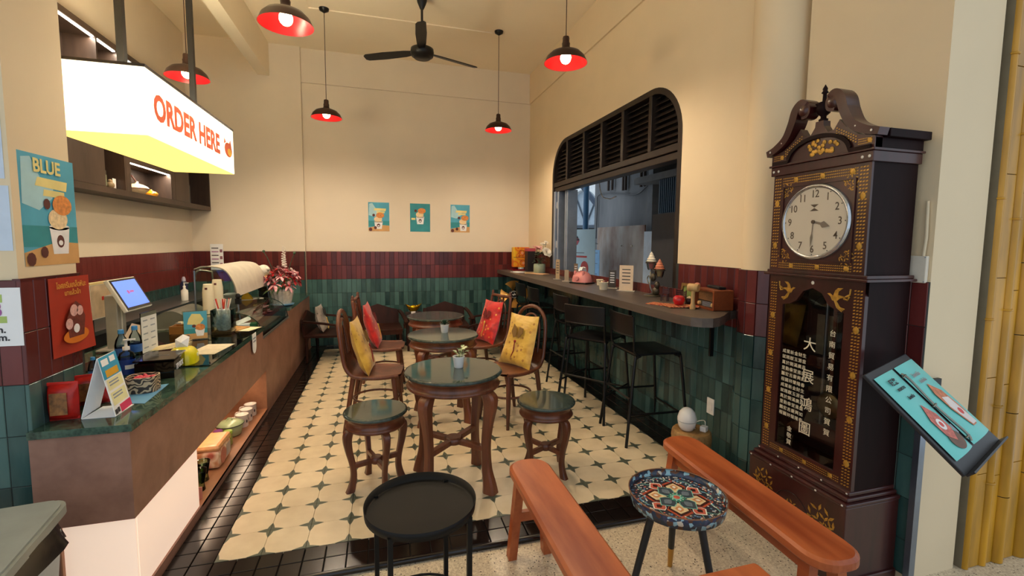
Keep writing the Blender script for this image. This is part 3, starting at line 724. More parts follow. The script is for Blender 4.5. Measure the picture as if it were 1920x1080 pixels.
# ------------------------------------------------------------------ bentwood chairs with brocade cushions
CHW = mat_wood('bentwood', '#43200f', '#74412a', .35, 6, (1, 1, .2), .03, coat=.2)
def make_chair(label, crest):
    t = thing('bentwood_chair', label, 'chair', group='bentwood chairs at the marble tables')
    def row(u, top):
        # seat sweeping up into the back; u 0..1 from the front edge to the top of the curved panel
        pts = [(.215, .455), (.10, .452), (0, .452), (-.10, .458), (-.165, .478), (-.205, .53), (-.222, .60)]
        k = u*(len(pts)-1); i = min(int(k), len(pts)-2); f = k-i
        return pts[i][0]*(1-f)+pts[i+1][0]*f, pts[i][1]*(1-f)+pts[i+1][1]*f
    wid = lambda u: (.13+.075*math.sin(min(1, u/.22)*PI/2)) if u < .22 else (.205-.03*(u-.22)/.78)
    off = .018
    q = B()
    q.grid(lambda a, v: (row(v, 1)[0], (a*2-1)*wid(v), row(v, 1)[1]), 8, 18)
    q.grid(lambda a, v: (row(v, 1)[0]+(-.012 if v > .6 else 0), (1-a*2)*wid(v), row(v, 1)[1]-off*(1-.6*v)), 8, 18)
    obj('seat', q, CHW, t)
    side = [(.19, .16, .446), (.10, .19, .442), (0, .2, .442), (-.10, .198, .45), (-.168, .19, .475), (-.21, .183, .54), (-.228, .18, .64)]
    if crest == 'hoop': top = [(-.245, .175, .76), (-.258, .155, .86), (-.266, .10, .925), (-.27, .04, .95), (-.27, 0, .955)]
    else: top = [(-.245, .178, .76), (-.258, .178, .88), (-.266, .165, .93), (-.266, .09, .935), (-.268, 0, .93)]
    pth = bez(side+top, 5); pth = pth+[Vector((p.x, -p.y, p.z)) for p in reversed(pth[:-1])]
    obj('back_hoop', B().tube(pth, .0165, 8), CHW, t)
    inn = [(-.22, .11, .56), (-.236, .108, .70), (-.25, .10, .80), (-.26, .065, .86), (-.264, .02, .885), (-.264, 0, .887)]
    ip = bez(inn, 5); ip = ip+[Vector((p.x, -p.y, p.z)) for p in reversed(ip[:-1])]
    obj('inner_hoop', B().tube(ip, .011, 6), CHW, t)
    for y in (-.045, .045): obj('back_slat', B().tube([(-.222, y, .57), (-.242, y, .72), (-.262, y, .885 if crest == 'hoop' else .925)], 1, flat=(.022, .008)), CHW, t)
    if crest != 'hoop':
        for y in (-.165, .165): obj('finial', B().lathe([(.014, 0), (.018, .012), (.01, .02), (.016, .034), (.004, .048)], 10), CHW, t, (-.266, y, .94))
    for sx, sy in ((1, 1), (1, -1)): obj('leg', B().tube([(.155, sy*.135, .44), (.18, sy*.16, .2), (.20, sy*.175, 0)], [.022, .019, .013], 10), CHW, t)
    for sy in (1, -1): obj('leg', B().tube([(-.15, sy*.16, .46), (-.19, sy*.17, .2), (-.225, sy*.175, 0)], [.021, .019, .014], 10), CHW, t)
    obj('leg_ring', B().tube([(.02-.015+.185*math.cos(a), .165*math.sin(a), .235) for a in [2*PI*k/28 for k in range(28)]], .0095, 8, closed=True), CHW, t)
    obj('seat_ring', B().tube([(.0+.17*math.cos(a), .15*math.sin(a), .425) for a in [2*PI*k/24 for k in range(24)]], .012, 8, closed=True), CHW, t)
    return t
c1 = make_chair('bentwood chair with a yellow cushion, left of the middle table', 'hoop'); c1.location = (.725, 1.53, 0); c1.rotation_euler.z = -.12
dup(c1, (1.84, 1.36, 0), PI+.5, 'bentwood chair with a yellow cushion, right of the tables')
c2 = make_chair('bentwood chair with a square crest and red cushion, left of the back table', 'crest'); c2.location = (.785, 2.47, 0); c2.rotation_euler.z = -.1
dup(c2, (1.79, 2.36, 0), PI+.35, 'bentwood chair with a square crest and red cushion, right of the tables')
def mat_brocade(name, base, dark, dots, motif):
    m, nt, b = _base(name, .35, 0)
    b.inputs['Sheen Weight'].default_value = .3
    v = _n(nt, 'ShaderNodeTexVoronoi'); v.inputs['Scale'].default_value = 17; v.inputs['Randomness'].default_value = .8; nt.links.new(_coord(nt), v.inputs['Vector'])
    d = _n(nt, 'ShaderNodeMath', operation='LESS_THAN'); d.inputs[1].default_value = .2; nt.links.new(v.outputs['Distance'], d.inputs[0])
    n1 = _n(nt, 'ShaderNodeTexNoise'); n1.inputs['Scale'].default_value = 14; n1.inputs['Detail'].default_value = 4; nt.links.new(_coord(nt), n1.inputs['Vector'])
    c0 = _ramp(nt, n1.outputs['Fac'], [(.35, dark), (.55, base)])
    m1 = _n(nt, 'ShaderNodeMix', data_type='RGBA'); nt.links.new(d.outputs[0], m1.inputs['Factor']); nt.links.new(c0, m1.inputs[6]); m1.inputs[7].default_value = lin(dots)
    nt.links.new(m1.outputs[2], b.inputs['Base Color'])
    n2 = _n(nt, 'ShaderNodeTexNoise'); n2.inputs['Scale'].default_value = 16; n2.inputs['Detail'].default_value = 2; nt.links.new(_coord(nt, (.4, 1, 1)), n2.inputs['Vector'])
    _bump(nt, b, n2.outputs['Fac'], .7, .012); MATS[name] = m; return m
YEL = mat_brocade('gold_brocade', '#e0b64c', '#c99a37', '#a8742e', '#8f5f20')
REDB = mat_brocade('red_brocade', '#d3231f', '#a81218', '#e0a040', '#5a0d12')
GREYB = mat_brocade('grey_print_cloth', '#a39a90', '#80776f', '#5d5650', '#403a36')
TANB = mat_brocade('black_tan_cloth', '#8f7c66', '#2a2422', '#a8957c', '#2a2422')
def pillow(w, h, th, seed, seat=False):
    random.seed(seed); ph = [random.uniform(0, 6) for _ in range(6)]
    def f(side):
        def g(u, v):
            x, y = u*2-1, v*2-1
            e = (max(0, 1-abs(x)**3)*max(0, 1-abs(y)**3))**.55
            px = x*w/2*(1-.06*(1-y*y))*(1-.06*y); py = y*h/2*(1-.06*(1-x*x))
            wr = .09*math.sin(5*y+ph[0]+2*x)*e+.06*math.sin(9*y-3*x+ph[1])*e
            return (px, side*th/2*(e*(1-.35*y)+wr*.8)-.03*(y*y-1)*.6, py)
        return g
    a, c = f(-1), f(1)
    return B().grid(a, 16, 16).grid(lambda u, v: c(1-u, v), 16, 16)
TASS = mat('dark_red_tassel', '#8d1c1c', .7); BRN = mat('brown_embroidery', '#7c5a22', .6); GOLDT = mat('gold_thread', '#d8b050', .45)
def cushion(label, loc, rot, m, emb, seed, w=.36, h=.46):
    t = thing('cushion', label, 'cushion', loc, rot=rot, group='cushions on the chairs')
    obj('cover', pillow(w, h, .095, seed), m, t)
    obj('embroidery', B().prism([(x, y) for x, y in [(-.05, .11), (-.065, .04), (-.03, -.01), (-.005, .0), (.0, .03), (-.015, .08)]], 0, .003).prism([(.02, .09), (.01, .02), (.03, -.01), (.07, .04), (.065, .08)], 0, .003), emb, t, (0, -.0475, .02), FRONT)
    obj('tassel', B().ball(.014, (0, -.05, -.02), 8, 6, (1, .5, 1)).tube([(0, -.05, -.03), (.004, -.046, -.10), (-.02, -.036, -.16)], .005, 6), TASS if m is YEL else GOLDT, t)
    return t
# each leans back in its chair, foot on the seat: local -Y is the front face
def lean(cx, cy, rz, dx, dz, tilt):
    """position in front of the back of a chair at (cx,cy) turned rz"""
    c, s = math.cos(rz), math.sin(rz); return (cx+c*dx, cy+s*dx, dz), (-tilt, 0, rz+PI/2)
def chair_cushion(label, cx, cy, rz, m, emb, seed, dz=.672, dx=-.10, tilt=.31, **k):
    l, r = lean(cx, cy, rz, dx, dz, tilt); return cushion(label, l, r, m, emb, seed, **k)
chair_cushion('yellow brocade cushion leaning in the chair left of the tables', .725, 1.53, -.12, YEL, BRN, 1)
chair_cushion('yellow brocade cushion standing in the hooped chair right of the tables', 1.84, 1.36, PI+.5, YEL, BRN, 2)
chair_cushion('red brocade cushion leaning in the chair left of the back table', .785, 2.47, -.1, REDB, mat('dark_red_embroidery', '#6a0f14', .6), 3)
chair_cushion('red brocade cushion standing in the square crested chair on the right', 1.79, 2.36, PI+.35, REDB, mat('dark_red_embroidery', '#6a0f14', .6), 4)

# ------------------------------------------------------------------ dark low armchairs along the back wall, tea table, brass fan
DKW = mat_wood('dark_rosewood', '#1a0b08', '#36180f', .45, 6, (1, 1, .2), .03)
for _m in (DKW,): _m.node_tree.nodes['Principled BSDF'].inputs['Specular IOR Level'].default_value = .25
def make_armchair(label):
    t = thing('rosewood_armchair', label, 'armchair', group='low dark armchairs along the back wall')
    o = [(-.29, 0), (.29, 0), (.29, .16), (.27, .20), (.20, .215), (.10, .25), (0, .285), (-.10, .25), (-.20, .215), (-.27, .20), (-.29, .16)]
    obj('back_panel', B().prism(o, -.014, .014, T(0, .26, .34) @ RX(PI/2-.14)), DKW, t)
    obj('seat', B().box(-.30, .30, -.25, .27, .315, .345, ch=.006), DKW, t)
    for sx in (-1, 1):
        obj('armrest', B().tube(bez([(sx*.30, .27, .52), (sx*.32, .05, .50), (sx*.335, -.2, .46), (sx*.34, -.28, .43)], 5), 1, flat=(.045, .022)), DKW, t)
        obj('arm_post', B().lathe([(.016, .34), (.022, .38), (.013, .42), (.014, .45)], 10, T(sx*.33, -.2, 0)), DKW, t)
        for y in (-.22, .24): obj('leg', B().lathe([(.016, 0), (.022, .03), (.014, .06), (.024, .16), (.018, .24), (.026, .315)], 12, T(sx*.27, y, 0)), DKW, t)
    obj('seat_rail', B().box(-.29, .29, -.245, -.225, .27, .315), DKW, t)
    return t
ac = make_armchair('dark wooden armchair with curved back, facing us left of the tea table'); ac.location = (.735, 4.12, 0); ac.rotation_euler.z = .06
dup(ac, (1.68, 4.2, 0), -.04, 'dark wooden armchair with pointed back behind the farthest marble table')
dup(ac, (.14, 3.95, 0), PI/2-.1, 'dark wooden armchair in the left corner holding a grey cushion')
dup(ac, (2.17, 3.60, 0), -PI/2-.2, 'dark wooden armchair on the right holding a patterned black and tan cushion')
cushion('grey patterned cushion on the armchair in the left corner', (.03, 3.98, .52), (-.28, 0, PI/2-.1), GREYB, mat('dark_print', '#3a3634', .6), 5, .34, .34)
cushion('black and tan patterned cushion on the armchair at the right', (2.27, 3.62, .53), (-.3, .05, -PI/2-.35), TANB, mat('dark_print', '#3a3634', .6), 6, .36, .36)
t = thing('tea_table', 'small dark wooden tea table between the back armchairs', 'table', (1.215, 4.2, 0))
obj('tabletop', B().box(-.115, .115, -.2, .2, .47, .495, ch=.005), DKW, t)
for sx in (-1, 1):
    for sy in (-1, 1): obj('leg', B().box(sx*.09-.015, sx*.09+.015, sy*.17-.015, sy*.17+.015, 0, .47), DKW, t)
GOLD = mat('gold_foil', '#d6b01e', .2, metal=.9, var=.3, scale=40)
t = thing('gold_ingot_bowl', 'shiny golden boat-shaped ingot ornament on the tea table', 'ornament', (1.2, 4.12, .4955))
obj('base', B().lathe([(.03, 0), (.032, .045), (.03, .05)], 16), POTW, t)
obj('ingot', B().grid(lambda u, v: ((.05+.07*v)*math.cos(2*PI*u), (.035+.035*v)*math.sin(2*PI*u), .05+.06*v+.05*v*math.cos(2*PI*u)**2), 24, 5, True).ball(.05, (0, 0, .1), 14, 8, (1.1, .8, .7)), GOLD, t)
BRASS = mat('brass_blade', '#cf9c4e', .3, metal=.45)
t = thing('pedestal_fan', 'antique black pedestal fan with four brass blades below the bar', 'fan', (2.68, 4.22, 0))
obj('base', B().lathe([(.14, 0), (.14, .015), (.10, .03), (.03, .05), (.018, .08)], 24), BLACK, t)
obj('pole', B().cyl(.016, .06, .70, 12), BLACK, t)
FM = T(0, -.06, .745) @ RZ(-.25) @ RX(PI/2)
obj('motor', B().lathe([(.05, -.14), (.075, -.1), (.07, -.02), (.03, .0)], 20, FM), BLACK, t)
for k in range(4):
    a = math.radians(100+90*k)
    q = B().grid(lambda u, v: ((.04+.165*v)*math.cos((u-.5)*(.35+.75*v)), (.04+.165*v)*math.sin((u-.5)*(.35+.75*v)), (u-.5)*.06), 8, 6)
    obj('blade', q, BRASS, t, (0, 0, 0)).matrix_local = FM @ T(0, 0, .02) @ RZ(a)
obj('hub', B().lathe([(.05, .03), (.05, .045), (.046, .05)], 24, FM), BLACK, t)
obj('hub_ring', B().tube([(.05*math.cos(2*PI*k/24), .05*math.sin(2*PI*k/24), .048) for k in range(24)], .004, 6, closed=True, M=FM), WHITE, t)
obj('hub_mark', B().box(-.028, .028, -.006, .006, .05, .052, FM).box(-.006, .006, -.02, .02, .05, .052, FM @ RZ(-.6)).ball(.005, (.0, .03, .051), 8, 4, M=FM), WHITE, t)

# ------------------------------------------------------------------ black tray table
t = thing('tray_table', 'black round metal tray table with raised rim, nearest us on the left', 'table', (.92, -.575, -.03), .12)
TB = mat('matt_black_tray', '#100f0e', .5, var=.05, spec=.22)
obj('tray', B().lathe([(.001, .493), (.205, .493), (.216, .497), (.219, .53), (.2165, .531), (.2135, .50), (.204, .4965), (.001, .4965)], 56), TB, t)
for k in range(4):
    a = math.radians(-42+90*k); x, y = .212*math.cos(a), .212*math.sin(a)
    obj('leg', B().box(x-.009, x+.009, y-.009, y+.009, 0, .505), TB, t)
    obj('bracket', B().box(.16, .215, -.006, .006, .476, .49, RZ(a)), TB, t)
obj('leg_ring', B().tube([(.2*math.cos(2*PI*k/32), .2*math.sin(2*PI*k/32), .06) for k in range(32)], .006, 6, closed=True), TB, t)

# ------------------------------------------------------------------ orange-brown wooden benches
BEN = mat_wood('orange_bench_wood', '#8a3a18', '#c06a3a', .38, 3.0, (1, .18, 1), .03)
def make_bench(label, L, w, h, rounded, splay=.06):
    t = thing('wooden_bench', label, 'bench', group='orange-brown wooden benches')
    r = w*.42 if rounded else .012
    o = rrect(-w/2, w/2, -L/2, L/2, r, 7)
    q = B(); n = len(o); ins = [(x*(1-.012/(w/2)), y*(1-.012/(L/2))) for x, y in o]
    vs = [(x, y, h-.048) for x, y in ins]+[(x, y, h-.036) for x, y in o]+[(x, y, h-.01) for x, y in o]+[(x, y, h) for x, y in ins]
    fs = [tuple(reversed(range(n))), tuple(range(3*n, 4*n))]+[(j*n+i, j*n+(i+1) % n, (j+1)*n+(i+1) % n, (j+1)*n+i) for j in range(3) for i in range(n)]
    obj('plank', q.add(vs, fs), BEN, t)
    for sx in (-1, 1):
        for sy in (-1, 1):
            obj('leg', B().tube([(sx*w*.28, sy*(L/2-.10), h-.04), (sx*w*.44, sy*(L/2-.10+splay*.3), 0)], [1, 1], flat=(.048, .04)), BEN, t)
    for sy in (-1, 1): obj('cross_rail', B().box(-w*.33, w*.33, sy*(L/2-.09)-.014, sy*(L/2-.09)+.014, h*.42, h*.42+.045), BEN, t)
    obj('side_rail', B().box(-w*.30, -w*.30+.02, -L/2+.1, L/2-.1, h-.105, h-.045).box(w*.30-.02, w*.30, -L/2+.1, L/2-.1, h-.105, h-.045), BEN, t)
    return t
b1 = make_bench('wooden bench with rounded end in the middle, beside the black tray table', 1.06, .205, .46, True); b1.location = (1.468, -.745, -.03); b1.rotation_euler.z = -.005
b2 = make_bench('long wooden bench with rounded ends in front of the grandfather clock', 1.06, .215, .46, True); b2.location = (2.352, -.70, -.03); b2.rotation_euler.z = -.05
b3 = make_bench('square-ended wooden bench cut off by the bottom edge of the photo', .9, .24, .46, False); b3.location = (1.90, -1.585, -.03); b3.rotation_euler.z = 0

# ------------------------------------------------------------------ painted tray table on three legs
m, nt, b = _base('painted_rim', .25, 0)
v = _n(nt, 'ShaderNodeTexVoronoi'); v.inputs['Scale'].default_value = 60; nt.links.new(_coord(nt), v.inputs['Vector'])
sc = _n(nt, 'ShaderNodeSeparateColor'); nt.links.new(v.outputs['Color'], sc.inputs[0])
nt.links.new(_ramp(nt, sc.outputs[0], [(.2, '#2e3a4e'), (.45, '#5a3a2c'), (.6, '#8fb8c8'), (.8, '#3a3f58'), (.95, '#c8c0b0')]), b.inputs['Base Color']); nt.nodes[-1].color_ramp.interpolation = 'CONSTANT'; RIM = m
COPPER = mat('copper_edge', '#8a6248', .35, metal=.5)
t = thing('painted_tray_table', 'small round tray table painted with a floral star mandala', 'table', (1.995, -.728, -.03), .3)
tf = obj('tray_face', B().cyl(.192, .452, .458, 56), mat('mosaic_navy', '#2b2f3a', .3, var=.35, scale=60), t)
ZF = .4583
def flat(name, pts, m_, k, a=0.):
    c, s_ = math.cos(a), math.sin(a)
    return obj(name, B().add([(x*c-y*s_, x*s_+y*c, ZF+.0004*k) for x, y in pts], [tuple(range(len(pts)))]), m_, tf)
def petal(r0, r1, w): return [(r0, 0), (r0+(r1-r0)*.35, -w*.8), (r0+(r1-r0)*.6, -w), (r1, 0), (r0+(r1-r0)*.6, w), (r0+(r1-r0)*.35, w*.8)]
PM = {k: mat('mosaic_'+k, c, .3, var=.15, scale=90) for k, c in dict(coral='#c4604c', sand='#d9bf94', tan='#c98a58', maroon='#3a1614', rust='#a8492e', slate='#3b4750', grey='#6d7880', teal='#2f7d68', aqua='#7fc4b0', white='#e3ddd0', blue='#5f87ad').items()}
for k in range(4):
    a = PI/2*k
    flat('corner_petal', petal(.03, .150, .052), PM['rust'], 1, a+PI/4); flat('corner_petal', petal(.03, .136, .046), PM['maroon'], 2, a+PI/4)
    flat('corner_petal', petal(.04, .120, .036), PM['sand'], 3, a+PI/4); flat('petal_heart', petal(.062, .108, .018), PM['tan'], 4, a+PI/4); flat('petal_heart', petal(.075, .098, .008), PM['white'], 5, a+PI/4)
    flat('tip', petal(.075, .148, .034), PM['white'], 1, a); flat('tip', petal(.08, .141, .029), PM['coral'], 2, a); flat('tip', petal(.098, .128, .013), PM['maroon'], 3, a)
    flat('axis_petal', petal(.005, .104, .040), PM['aqua'], 5, a); flat('axis_petal', petal(.01, .099, .036), PM['slate'], 6, a); flat('petal_heart', petal(.035, .08, .018), PM['grey'], 7, a)
flat('centre_ground', circle(.036, 8), PM['teal'], 8); flat('centre_ring', circle(.022, 14), PM['aqua'], 9); flat('centre_flower', circle(.014, 12), PM['coral'], 10)
for nm, key, n_, r0, r1, rr_, sd in (('white_blossoms', 'white', 150, .125, .186, .0042, 1), ('blue_blossoms', 'blue', 120, .13, .188, .005, 2), ('coral_blossoms', 'coral', 60, .14, .188, .0045, 3), ('centre_beads', 'white', 10, .026, .027, .0032, 4)):
    q = B(); random.seed(sd)
    for k in range(n_):
        a = 2*PI*k/n_ if sd == 4 else random.uniform(0, 2*PI); r = random.uniform(r0, r1)
        if sd < 4 and abs(((a+PI/4) % (PI/2))-PI/4) < .22 and r < .152: r += .03
        q.add([(r*math.cos(a)+rr_*math.cos(2*PI*j/6), r*math.sin(a)+rr_*math.sin(2*PI*j/6), ZF+.0004*(2 if sd < 4 else 11)) for j in range(6)], [tuple(range(6))])
    obj(nm, q, PM[key], tf, kind='stuff')
for k in range(8):
    a = PI/4*k+PI/8
    obj('scroll_line', B().tube([((.135+.018*math.sin(PI*j/8))*math.cos(a+(j-4)*.07), (.135+.045*math.sin(PI*j/8))*math.sin(a+(j-4)*.07), ZF) for j in range(9)], .0013, 4), PM['aqua'], tf)
obj('tray_rim', B().lathe([(.188, .44), (.194, .437), (.202, .485), (.200, .487), (.1935, .459)], 56, cap=False), RIM, t)
obj('rim_edge', B().tube([(.201*math.cos(2*PI*k/56), .201*math.sin(2*PI*k/56), .487) for k in range(56)], .0028, 6, closed=True), COPPER, t)
obj('underside', B().cyl(.187, .438, .452, 40), TB, t)
LEGB = mat('black_leg', '#17181a', .45); GLEG = mat('gold_leg_tip', '#b98a3e', .35, metal=.6)
for a in (172, -65, 58):
    a = math.radians(a-17); c, s_ = math.cos(a), math.sin(a)
    top, bot = Vector((.10*c, .10*s_, .44)), Vector((.205*c, .205*s_, 0)); md = top.lerp(bot, .74)
    lg = obj('leg', B().tube([top, md], [.0165, .0145], 12), LEGB, t)
    obj('leg_tip', B().tube([md, bot], [.0145, .011], 12), GLEG, lg, label='gold leg tip')

# ------------------------------------------------------------------ log stump, white diffuser, plug and socket
BARK = mat_wood('log_end_grain', '#7a5730', '#b08850', .7, 10, (1, 1, 1), .2)
t = thing('log_stump', 'round log stump used as a side table between bench and tiled wall', 'stump', (2.745, .145, 0))
obj('log', B().lathe([(.122, 0), (.126, .05), (.12, .15), (.127, .25), (.123, .285), (.115, .295)], 28), BARK, t)
DW = mat('white_gloss_plastic', '#e8e5e0', .2, var=.01)
t = thing('aroma_diffuser', 'white egg-shaped aroma diffuser on the log stump', 'diffuser', (2.71, .15, .2955))
obj('body', B().lathe([(.03, 0), (.04, .004), (.054, .03), (.06, .062)], 28), DW, t)
obj('lid', B().lathe([(.0605, .066), (.06, .085), (.05, .12), (.03, .143), (.012, .15), (.004, .149)], 28), DW, t)
obj('seam', B().cyl(.0585, .062, .066, 28), mat('grey_seam', '#9a9894', .4), t)
t = thing('power_adapter', 'white plug adapter with a loop of cable on the log stump', 'adapter', (2.805, .10, .2955), .5)
obj('plug', B().box(-.022, .022, -.02, .02, 0, .035, ch=.005), DW, t)
obj('cable', B().tube(bez([(.02, 0, .02), (.06, .02, .045), (.09, .06, .03), (.07, .09, .012), (.03, .08, .006), (-.02, .05, .008)], 6), .003, 6), DW, t)
t = thing('wall_socket', 'white wall socket low on the green tiles behind the diffuser', 'socket', (XR-.0125, .33, .36), -PI/2)
obj('plate', B().box(-.036, .036, -.008, 0, -.058, .058, ch=.003), WHITE, t)
obj('outlet', B().box(-.02, .02, -.011, -.0075, -.03, .03, ch=.002), WHITE, t)
# ------------------------------------------------------------------ service counter on the left
ZK = .785
BRN_L = mat_wood('mauve_brown_laminate', '#7d5848', '#98705e', .5, 3, (1, 1, 1), .02)
NICH = mat_wood('tan_laminate', '#8a5c40', '#a87452', .5, 4, (1, .3, 1), .02)
LITW = mat_emit('lit_cream_light_panel', '#f3d8c2', .42)
GLS = mat_glass('clear_glass', '#dcebe6', 0, 1.5)
t = thing('service_counter', 'long mauve-brown service counter with a green marble and glass top', 'counter', (0, 0, 0))
X1 = -.2
obj('front_panel', B().box(X1-.03, X1, -.2, 1.93, .385, ZK-.03).box(X1-.03, X1, 3.05, 4.55, .385, ZK-.03).box(X1-.03, X1, 1.93, 3.05, .385, .70).box(X1-.03, X1, 2.0, 4.55, .0, .385), BRN_L, t)
obj('end_panel', B().box(-.525, X1, -.215, -.2, .385, ZK-.03), BRN_L, t)
obj('side_board', B().box(-.525, -.46, -.2, -.185, -.012, .385), BRN_L, t)
obj('light_panel', B().box(-.455, X1-.012, -.19, -.178, -.01, .385), LITW, t, label='glowing cream end panel')
obj('light_panel', B().box(X1-.022, X1-.01, -.178, .46, .045, .385), LITW, t, label='glowing cream front panel')
obj('edge_strip', B().box(-.46, -.455, -.205, -.185, -.01, .385), NICH, t)
obj('kickboard', B().box(X1-.03, X1, -.2, 2.0, -.012, .045), BRN_L, t)
obj('niche', B().box(-.55, X1-.0, .472, 2.0, .03, .0455).box(-.565, -.55, .472, 2.0, .045, .40).box(-.55, X1-.03, .46, .472, .045, .40).box(-.55, X1-.002, 1.99, 2.0, .045, .385).box(-.55, X1-.03, .46, 2.0, .386, .40), NICH, t)
obj('back_panel', B().box(-1.04, -1.03, .17, 4.55, 0, ZK-.03), BRN_L, t)
obj('worktop', B().prism([(-.524, -.225), (X1+.012, -.225), (X1+.012, 1.93), (-1.06, 1.93), (-1.06, .165), (-.524, .165)], ZK-.03, ZK), mat_marble('counter_green_marble', '#1e2f28', '#3f5a4c', .07, 14), t)
obj('worktop', B().box(-1.06, X1+.012, 3.05, 4.55, ZK-.03, ZK), MATS['counter_green_marble'], t)
obj('glass_sheet', B().box(-.9, X1+.01, .66, 1.93, ZK+.001, ZK+.007), mat_glass('counter_glass', '#d5e6dd', .02, 1.5), t)
obj('display_well', B().box(-.85, X1+.006, 1.935, 3.045, .68, .70).box(-1.06, -.85, 1.93, 3.05, .68, ZK), mat('well_steel', '#868a86', .3, metal=.6), t)
l = bpy.data.lights.new('niche_light', 'AREA'); l.shape = 'RECTANGLE'; l.size = .02; l.size_y = 1.4; l.energy = 2.2; l.color = (1, .72, .48)
o = bpy.data.objects.new('niche_light', l); COL.objects.link(o); o.location = (-.33, 1.22, .38)
# curved glass display let into the counter
t = thing('glass_display', 'low curved glass display case set into the counter top', 'display case', (0, 0, 0))
gp = [(-.62, .90), (-.45, .905), (-.33, .885), (-.25, .83), (-.215, .76), (-.205, .705)]
gq = bez([(x, 0, z) for x, z in gp], 5)
obj('curved_glass', B().grid(lambda u, v: (gq[min(int(u*(len(gq)-1)+.5), len(gq)-1)].x, 1.95+1.08*v, gq[min(int(u*(len(gq)-1)+.5), len(gq)-1)].z), len(gq)-1, 2), GLS, t)
obj('glass_edge', B().tube([(p.x, 1.95, p.z) for p in gq], .004, 6).tube([(p.x, 3.03, p.z) for p in gq], .004, 6), mat_glass('glass_edge_green', '#9fc4b4', .05, 1.5), t)
obj('tray', B().box(-.7, -.26, 2.05, 2.95, .70, .72), mat('food_tray', '#6c4a34', .5, var=.4, scale=30), t)
# frosted hood behind it
FROST = mat('frosted_acrylic', '#d8d2c2', .3)
t = thing('sneeze_hood', 'large frosted white curved hood over the back of the counter', 'hood', (0, 0, 0))
hp = bez([(-.78, 0, 1.262), (-.70, 0, 1.285), (-.56, 0, 1.262), (-.485, 0, 1.15), (-.455, 0, 1.02)], 5)
obj('hood_sheet', B().grid(lambda u, v: (hp[int(u*20+.5)].x, 2.2+1.1*v, hp[int(u*20+.5)].z), 20, 3).grid(lambda u, v: (hp[20-int(u*20+.5)].x, 2.2+1.1*v, hp[20-int(u*20+.5)].z-.004), 20, 3), FROST, t)
o = [(p.x, p.z) for p in hp]+[(-.43, .80), (-.78, .80)]
obj('end_glass', B().add([(x, 2.2, z) for x, z in o], [tuple(range(len(o)))]), GLS, t)
obj('end_glass', B().add([(x, 3.3, z) for x, z in o], [tuple(range(len(o)))]), GLS, t)
obj('hood_edge', B().tube([(p.x, 2.2, p.z) for p in hp], .005, 6), mat('acrylic_edge', '#8a8678', .3), t)
obj('clamp', B().ball(.022, (-.45, 2.2, 1.02), 10, 8, (1, .7, 1.2)).box(-.47, -.43, 2.18, 2.22, .95, 1.0), BLACK, t)
obj('post', B().cyl(.008, ZK, 1.25, 8, T(-.78, 2.2, 0)), MATS['brushed_steel'], t)
obj('post', B().cyl(.008, ZK, 1.25, 8, T(-.78, 3.3, 0)), MATS['brushed_steel'], t)
obj('post', B().tube([(-.455, 2.2, .98), (-.43, 2.2, .705)], .007, 8), MATS['brushed_steel'], t)
obj('post', B().tube([(-.455, 3.3, 1.02), (-.43, 3.3, .786)], .007, 8), MATS['brushed_steel'], t)

